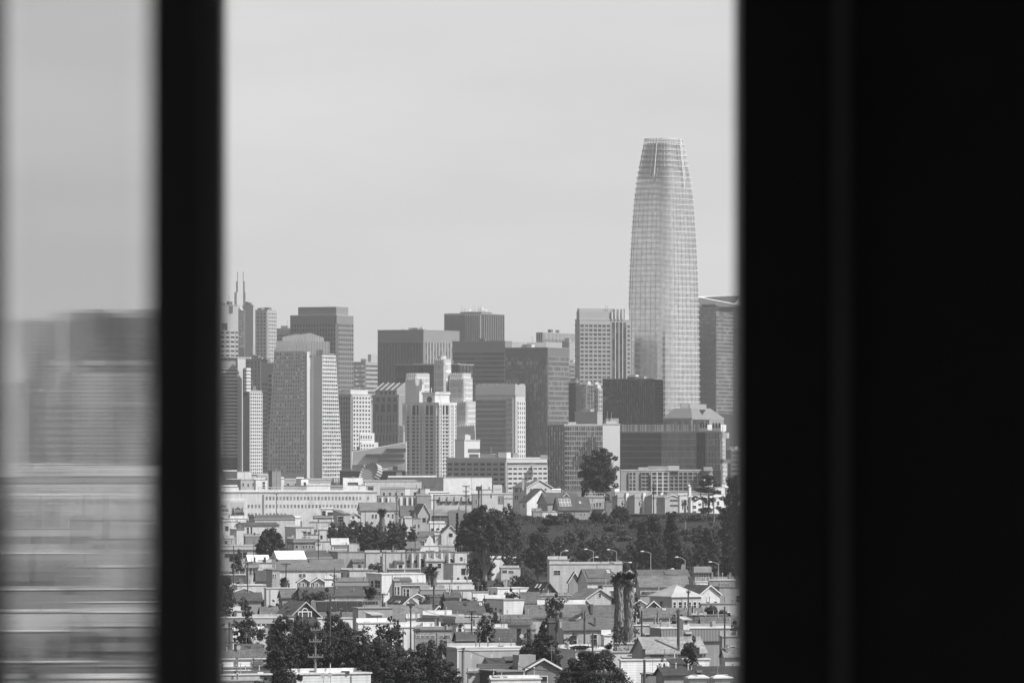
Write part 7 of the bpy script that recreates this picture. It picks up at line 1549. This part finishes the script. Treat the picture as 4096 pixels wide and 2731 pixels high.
# ---------------------------------------------------------------- ground, slope, grass
def grid_mesh(name, xs, ys, fz, m, kind):
    vs = [(x, y, fz(x, y)) for y in ys for x in xs]; n = len(xs); fs = [(j * n + i, j * n + i + 1, (j + 1) * n + i + 1, (j + 1) * n + i) for j in range(len(ys) - 1) for i in range(n - 1)]
    me = bpy.data.meshes.new(name); me.from_pydata(vs, [], fs); me.materials.append(m); me.update(); o = bpy.data.objects.new(name, me); COL.objects.link(o); o['kind'] = kind; return o
grid_mesh('ground', [-9000, 9000], [-9000, 9000], lambda x, y: 0, mat('ground', .06), 'structure')
xs = list(np.linspace(-40, 330, 100)); ys = list(np.linspace(1870, 2600, 90))
grid_mesh('hill', xs, ys, lambda x, y: gz(x, y) - .12 if gz(x, y) < .15 else gz(x, y), mat('grass', .032), 'structure')
# long grass and weeds over the slope: uncountable
r_ = np.random.default_rng(8); n = 90000; cs = []
gx = r_.uniform(-25, 240, n); gy = r_.uniform(1885, 2200, n); keep = [(x, y, gz(x, y)) for x, y in zip(gx, gy) if gz(x, y) > .6]
gr = bpy.data.objects.new('grass', None)
P_ = np.array(keep); n = len(P_); hgt = r_.uniform(.25, .8, n) * (1 + .8 * np.sin(P_[:, 0] * .09 + P_[:, 1] * .05)); ang = r_.uniform(0, np.pi, n); w = r_.uniform(.1, .25, n)
dx, dy = np.cos(ang) * w, np.sin(ang) * w; lean = r_.normal(0, .4, (n, 2))
v = np.stack([P_ - np.c_[dx, dy, np.zeros(n) + .1], P_ + np.c_[dx, dy, np.zeros(n) - .1], P_ + np.c_[lean, hgt]], 1).reshape(-1, 3)
me = bpy.data.meshes.new('grass'); me.vertices.add(n * 3); me.loops.add(n * 3); me.polygons.add(n); me.vertices.foreach_set('co', v.astype('f4').ravel()); me.loops.foreach_set('vertex_index', np.arange(n * 3, dtype='i4'))
me.polygons.foreach_set('loop_start', np.arange(0, n * 3, 3, dtype='i4')); me.polygons.foreach_set('loop_total', np.full(n, 3, 'i4')); me.update(); me.materials.append(mat('grass', .05))
bpy.data.objects.remove(gr); o = bpy.data.objects.new('grass', me); COL.objects.link(o); o['kind'] = 'stuff'; o['label'] = 'long wild grass covering the green slope'

# ---------------------------------------------------------------- the dark room and its window
wm = mat('paint', .6)
def sbox(name, *b, m=wm, kind='structure'):
    q = MB(); q.box(*b, m); o = q.build(name)
    if kind: o['kind'] = kind
    return o
DW = 8.0                                       # window plane
X_ = lambda px, d=DW: wx(px, d)
sbox('room_floor', -4, 4, -3, DW + .3, 37.0, 37.1); sbox('room_ceiling', -4, 4, -3, DW + .3, 41.2, 41.3)
# unseen opening behind the viewer, added so skylight lifts the dark frames
sbox('room_wall_back', -4, -2.6, -3.1, -3, 37.0, 41.3); sbox('room_wall_back', 2.6, 4, -3.1, -3, 37.0, 41.3); sbox('room_wall_back', -2.6, 2.6, -3.1, -3, 39.5, 41.3); sbox('room_wall_side', -4.1, -4, -3.1, DW + .3, 37.0, 41.3); sbox('room_wall_side', 4, 4.1, -3.1, DW + .3, 37.0, 41.3)
# window wall with one opening
sbox('room_wall_front', -4, X_(-420), DW, DW + .25, 37.1, 41.2); sbox('room_wall_front', X_(1930), 4, DW, DW + .25, 37.1, 41.2, m=mat('paint', .1))
sbox('room_wall_front', X_(-420), X_(1930), DW, DW + .25, 37.1, 38.0); sbox('room_wall_front', X_(-420), X_(1930), DW, DW + .25, 40.4, 41.2)
fm = mat('paint', .4); dkw = mat('paint', .1)
wf = thing('window_frame', 'black sliding window frame, blurred and very close, cutting the view into strips', 'window frame', (X_(900), DW, 38.0))
for nm, a, b, d0, d1 in (('jamb', 1696, 1928, DW - .05, DW + .15), ('mullion', 424, 511, DW - .02, DW + .1), ('jamb', -418, -330, DW - .05, DW + .15)):
    m = MB(); m.box(X_(a), X_(b), d0, d1, 38.0, 40.4, fm if nm == 'mullion' else dkw); m.build(nm, wf)
m = MB(); m.box(X_(-418), X_(1928), DW - .09, DW + .17, 37.98, 38.06, fm); m.build('sill', wf)
m = MB(); m.box(X_(-418), X_(1928), DW - .09, DW + .17, 40.34, 40.42, fm); m.build('head', wf)
cs_ = thing('window_casing', 'faintly lighter upright strip on the dark wall beside the window', 'window casing', (X_(1925), DW, 37.1))
m = MB(); m.box(X_(1903), X_(1948), DW - .075, DW - .001, 37.1, 41.1, mat('paint', .25)); m.build('casing_board', cs_)
# inner sash with streaky old glass, nearer the eye
DS = 4.2; XS = lambda px: wx(px, DS)
sash = thing('inner_sash', 'dark inner window sash holding a streaky hazy pane', 'window sash', (XS(180), DS, 38.4))
for nm, a, b in (('stile', 346, 470), ('stile', -70, 6)):
    m = MB(); m.box(XS(a), XS(b), DS - .02, DS + .02, 38.4, 39.9, dkw); m.build(nm, sash)
for a, b in ((38.4, 38.46), (39.84, 39.9)):
    m = MB(); m.box(XS(6), XS(352), DS - .02, DS + .02, a, b, fm); m.build('rail', sash)
def streaky(name, amp, clear, dust, tint):
    m = bpy.data.materials.new(name); m.use_nodes = True; nt = m.node_tree; nt.nodes.clear()
    tc = N(nt, 'ShaderNodeTexCoord').outputs['Object']; ge = N(nt, 'ShaderNodeNewGeometry').outputs['Normal']
    a = noise(nt, mapped(nt, tc, (420, .01, 5)), 1.0, 2, .6)
    off = N(nt, 'ShaderNodeCombineXYZ'); sep = N(nt, 'ShaderNodeSeparateXYZ'); nt.links.new(tc, sep.inputs[0])
    front = mth(nt, 'LESS_THAN', sep.outputs[1], 0.0)      # only the face towards the room is rippled
    strip = mth(nt, 'GREATER_THAN', noise(nt, mapped(nt, tc, (520, .01, 0)), 1.0, 1, .5), clear)      # flat strips between the ripples
    wv = N(nt, 'ShaderNodeMapRange', interpolation_type='SMOOTHSTEP'); nt.links.new(sep.outputs[2], wv.inputs[0])
    for i_, v_ in ((1, .04), (2, -.1), (3, .8), (4, 1.0)): wv.inputs[i_].default_value = v_      # the old glass is wavier low down
    k_ = mth(nt, 'MULTIPLY', mth(nt, 'MULTIPLY', front, strip), wv.outputs[0])
    nt.links.new(mth(nt, 'MULTIPLY', mth(nt, 'MULTIPLY', mth(nt, 'SUBTRACT', a, .5), amp), k_), off.inputs[0])
    ad = N(nt, 'ShaderNodeVectorMath', operation='ADD'); nt.links.new(ge, ad.inputs[0]); nt.links.new(off.outputs[0], ad.inputs[1])
    nm = N(nt, 'ShaderNodeVectorMath', operation='NORMALIZE'); nt.links.new(ad.outputs[0], nm.inputs[0])
    rf = N(nt, 'ShaderNodeBsdfRefraction'); rf.inputs['IOR'].default_value = 1.5; rf.inputs['Roughness'].default_value = .006; rf.inputs['Color'].default_value = (tint,) * 3 + (1,); nt.links.new(nm.outputs[0], rf.inputs['Normal'])
    tl = N(nt, 'ShaderNodeBsdfTranslucent'); tl.inputs['Color'].default_value = (.8, .8, .8, 1)
    m2 = N(nt, 'ShaderNodeMixShader'); m2.inputs[0].default_value = dust; nt.links.new(rf.outputs[0], m2.inputs[1]); nt.links.new(tl.outputs[0], m2.inputs[2])
    o = N(nt, 'ShaderNodeOutputMaterial'); nt.links.new(m2.outputs[0], o.inputs[0]); return m
m = MB(); m.box(XS(48), XS(300), DS - .003, DS + .003, 38.46, 39.84, streaky('streaky_glass', PANE_AMP, .41, .14, .98)); o = m.build('pane', sash, origin=(XS(174), DS, 39.1))
for a, b in ((6, 48), (300, 352)):
    m = MB(); m.box(XS(a), XS(b), DS - .003, DS + .003, 38.46, 39.84, streaky('bevelled_glass', PANE_AMP * 1.6, .0, .1, .97)); m.build('bevelled_edge', sash, origin=(XS((a + b) / 2), DS, 39.1))

# ---------------------------------------------------------------- sun, sky, air, camera
el = RAD(SUN_EL); hx, hy = .95, -.40; q = math.hypot(hx, hy)
to = Vector((hx / q * math.cos(el), hy / q * math.cos(el), math.sin(el)))
sun = bpy.data.lights.new('sun', 'SUN'); sun.energy = SUN; sun.angle = RAD(.53); so = bpy.data.objects.new('sun', sun); COL.objects.link(so); so.location = (0, 0, 500)
so.rotation_euler = (-to).to_track_quat('-Z', 'Y').to_euler()
w = bpy.data.worlds.new('World'); S.world = w; w.use_nodes = True; nt = w.node_tree; bg = nt.nodes['Background']
sk = N(nt, 'ShaderNodeTexSky', sky_type='NISHITA'); sk.sun_disc = False; sk.sun_elevation = el; sk.sun_rotation = math.atan2(hx, hy); sk.altitude = 40; sk.air_density = 1; sk.dust_density = 2.5; sk.ozone_density = 1
bw = N(nt, 'ShaderNodeRGBToBW'); nt.links.new(sk.outputs[0], bw.inputs[0])
gen = N(nt, 'ShaderNodeTexCoord').outputs['Generated']
c1 = noise(nt, mapped(nt, gen, (7, 7, 34)), 1.0, 5, .5); c2 = noise(nt, mapped(nt, gen, (22, 22, 90)), 1.0, 4, .5)
cl = mth(nt, 'ADD', mth(nt, 'MULTIPLY', mth(nt, 'SUBTRACT', c1, .5), .42), mth(nt, 'MULTIPLY', mth(nt, 'SUBTRACT', c2, .5), .16))
# thin high cloud evens the sky out
sz3 = N(nt, 'ShaderNodeSeparateXYZ'); nt.links.new(gen, sz3.inputs[0])
mr = N(nt, 'ShaderNodeMapRange', interpolation_type='SMOOTHSTEP'); nt.links.new(sz3.outputs[2], mr.inputs[0])
for i_, v_ in ((1, .05), (2, .3), (3, VEIL), (4, .1)): mr.inputs[i_].default_value = v_
vf = mr.outputs[0]      # a bank of bright thin cloud low over the city, clearer sky overhead
veil = mth(nt, 'ADD', mth(nt, 'MULTIPLY', bw.outputs[0], mth(nt, 'SUBTRACT', 1.0, vf)), mth(nt, 'MULTIPLY', vf, VEILV))
nt.links.new(mth(nt, 'MULTIPLY', veil, mth(nt, 'ADD', 1.0, cl)), bg.inputs['Color']); bg.inputs['Strength'].default_value = SKY
hz = MB(); hz.box(-9400, 9400, -9400, 9400, -1, 420, None) if 0 else None
hm = bpy.data.materials.new('haze_air'); hm.use_nodes = True; nt = hm.node_tree; nt.nodes.clear(); o = N(nt, 'ShaderNodeOutputMaterial'); pv = N(nt, 'ShaderNodeVolumePrincipled')
pv.inputs['Color'].default_value = (.9, .9, .9, 1); pv.inputs['Density'].default_value = HAZE; pv.inputs['Anisotropy'].default_value = .2; nt.links.new(pv.outputs[0], o.inputs['Volume'])
q = MB(); q.box(-9400, 9400, -9400, 9400, -1.2, 400, hm); hz = q.build('haze'); hz['kind'] = 'stuff'; hz['label'] = 'thin pale haze lying over the distant downtown'
cam = bpy.data.cameras.new('camera'); co = bpy.data.objects.new('camera', cam); COL.objects.link(co); co.location = (0, 0, CAMZ); co.rotation_euler = (math.pi / 2, 0, 0)
cam.lens = 222; cam.sensor_width = 36; cam.shift_y = (HOR - 784) / 2352; cam.clip_start = .1; cam.clip_end = 40000
cam.dof.use_dof = True; cam.dof.focus_distance = 2600; cam.dof.aperture_fstop = 11.4
S.camera = co
S.view_settings.view_transform = 'Standard'; S.view_settings.look = 'None'; S.view_settings.exposure = EXPO; S.view_settings.gamma = 1
S.render.engine = 'CYCLES'; S.cycles.use_denoising = True; S.cycles.max_bounces = 6; S.cycles.diffuse_bounces = 3; S.cycles.glossy_bounces = 3; S.cycles.transmission_bounces = 6; S.cycles.transparent_max_bounces = 8; S.cycles.volume_bounces = 1
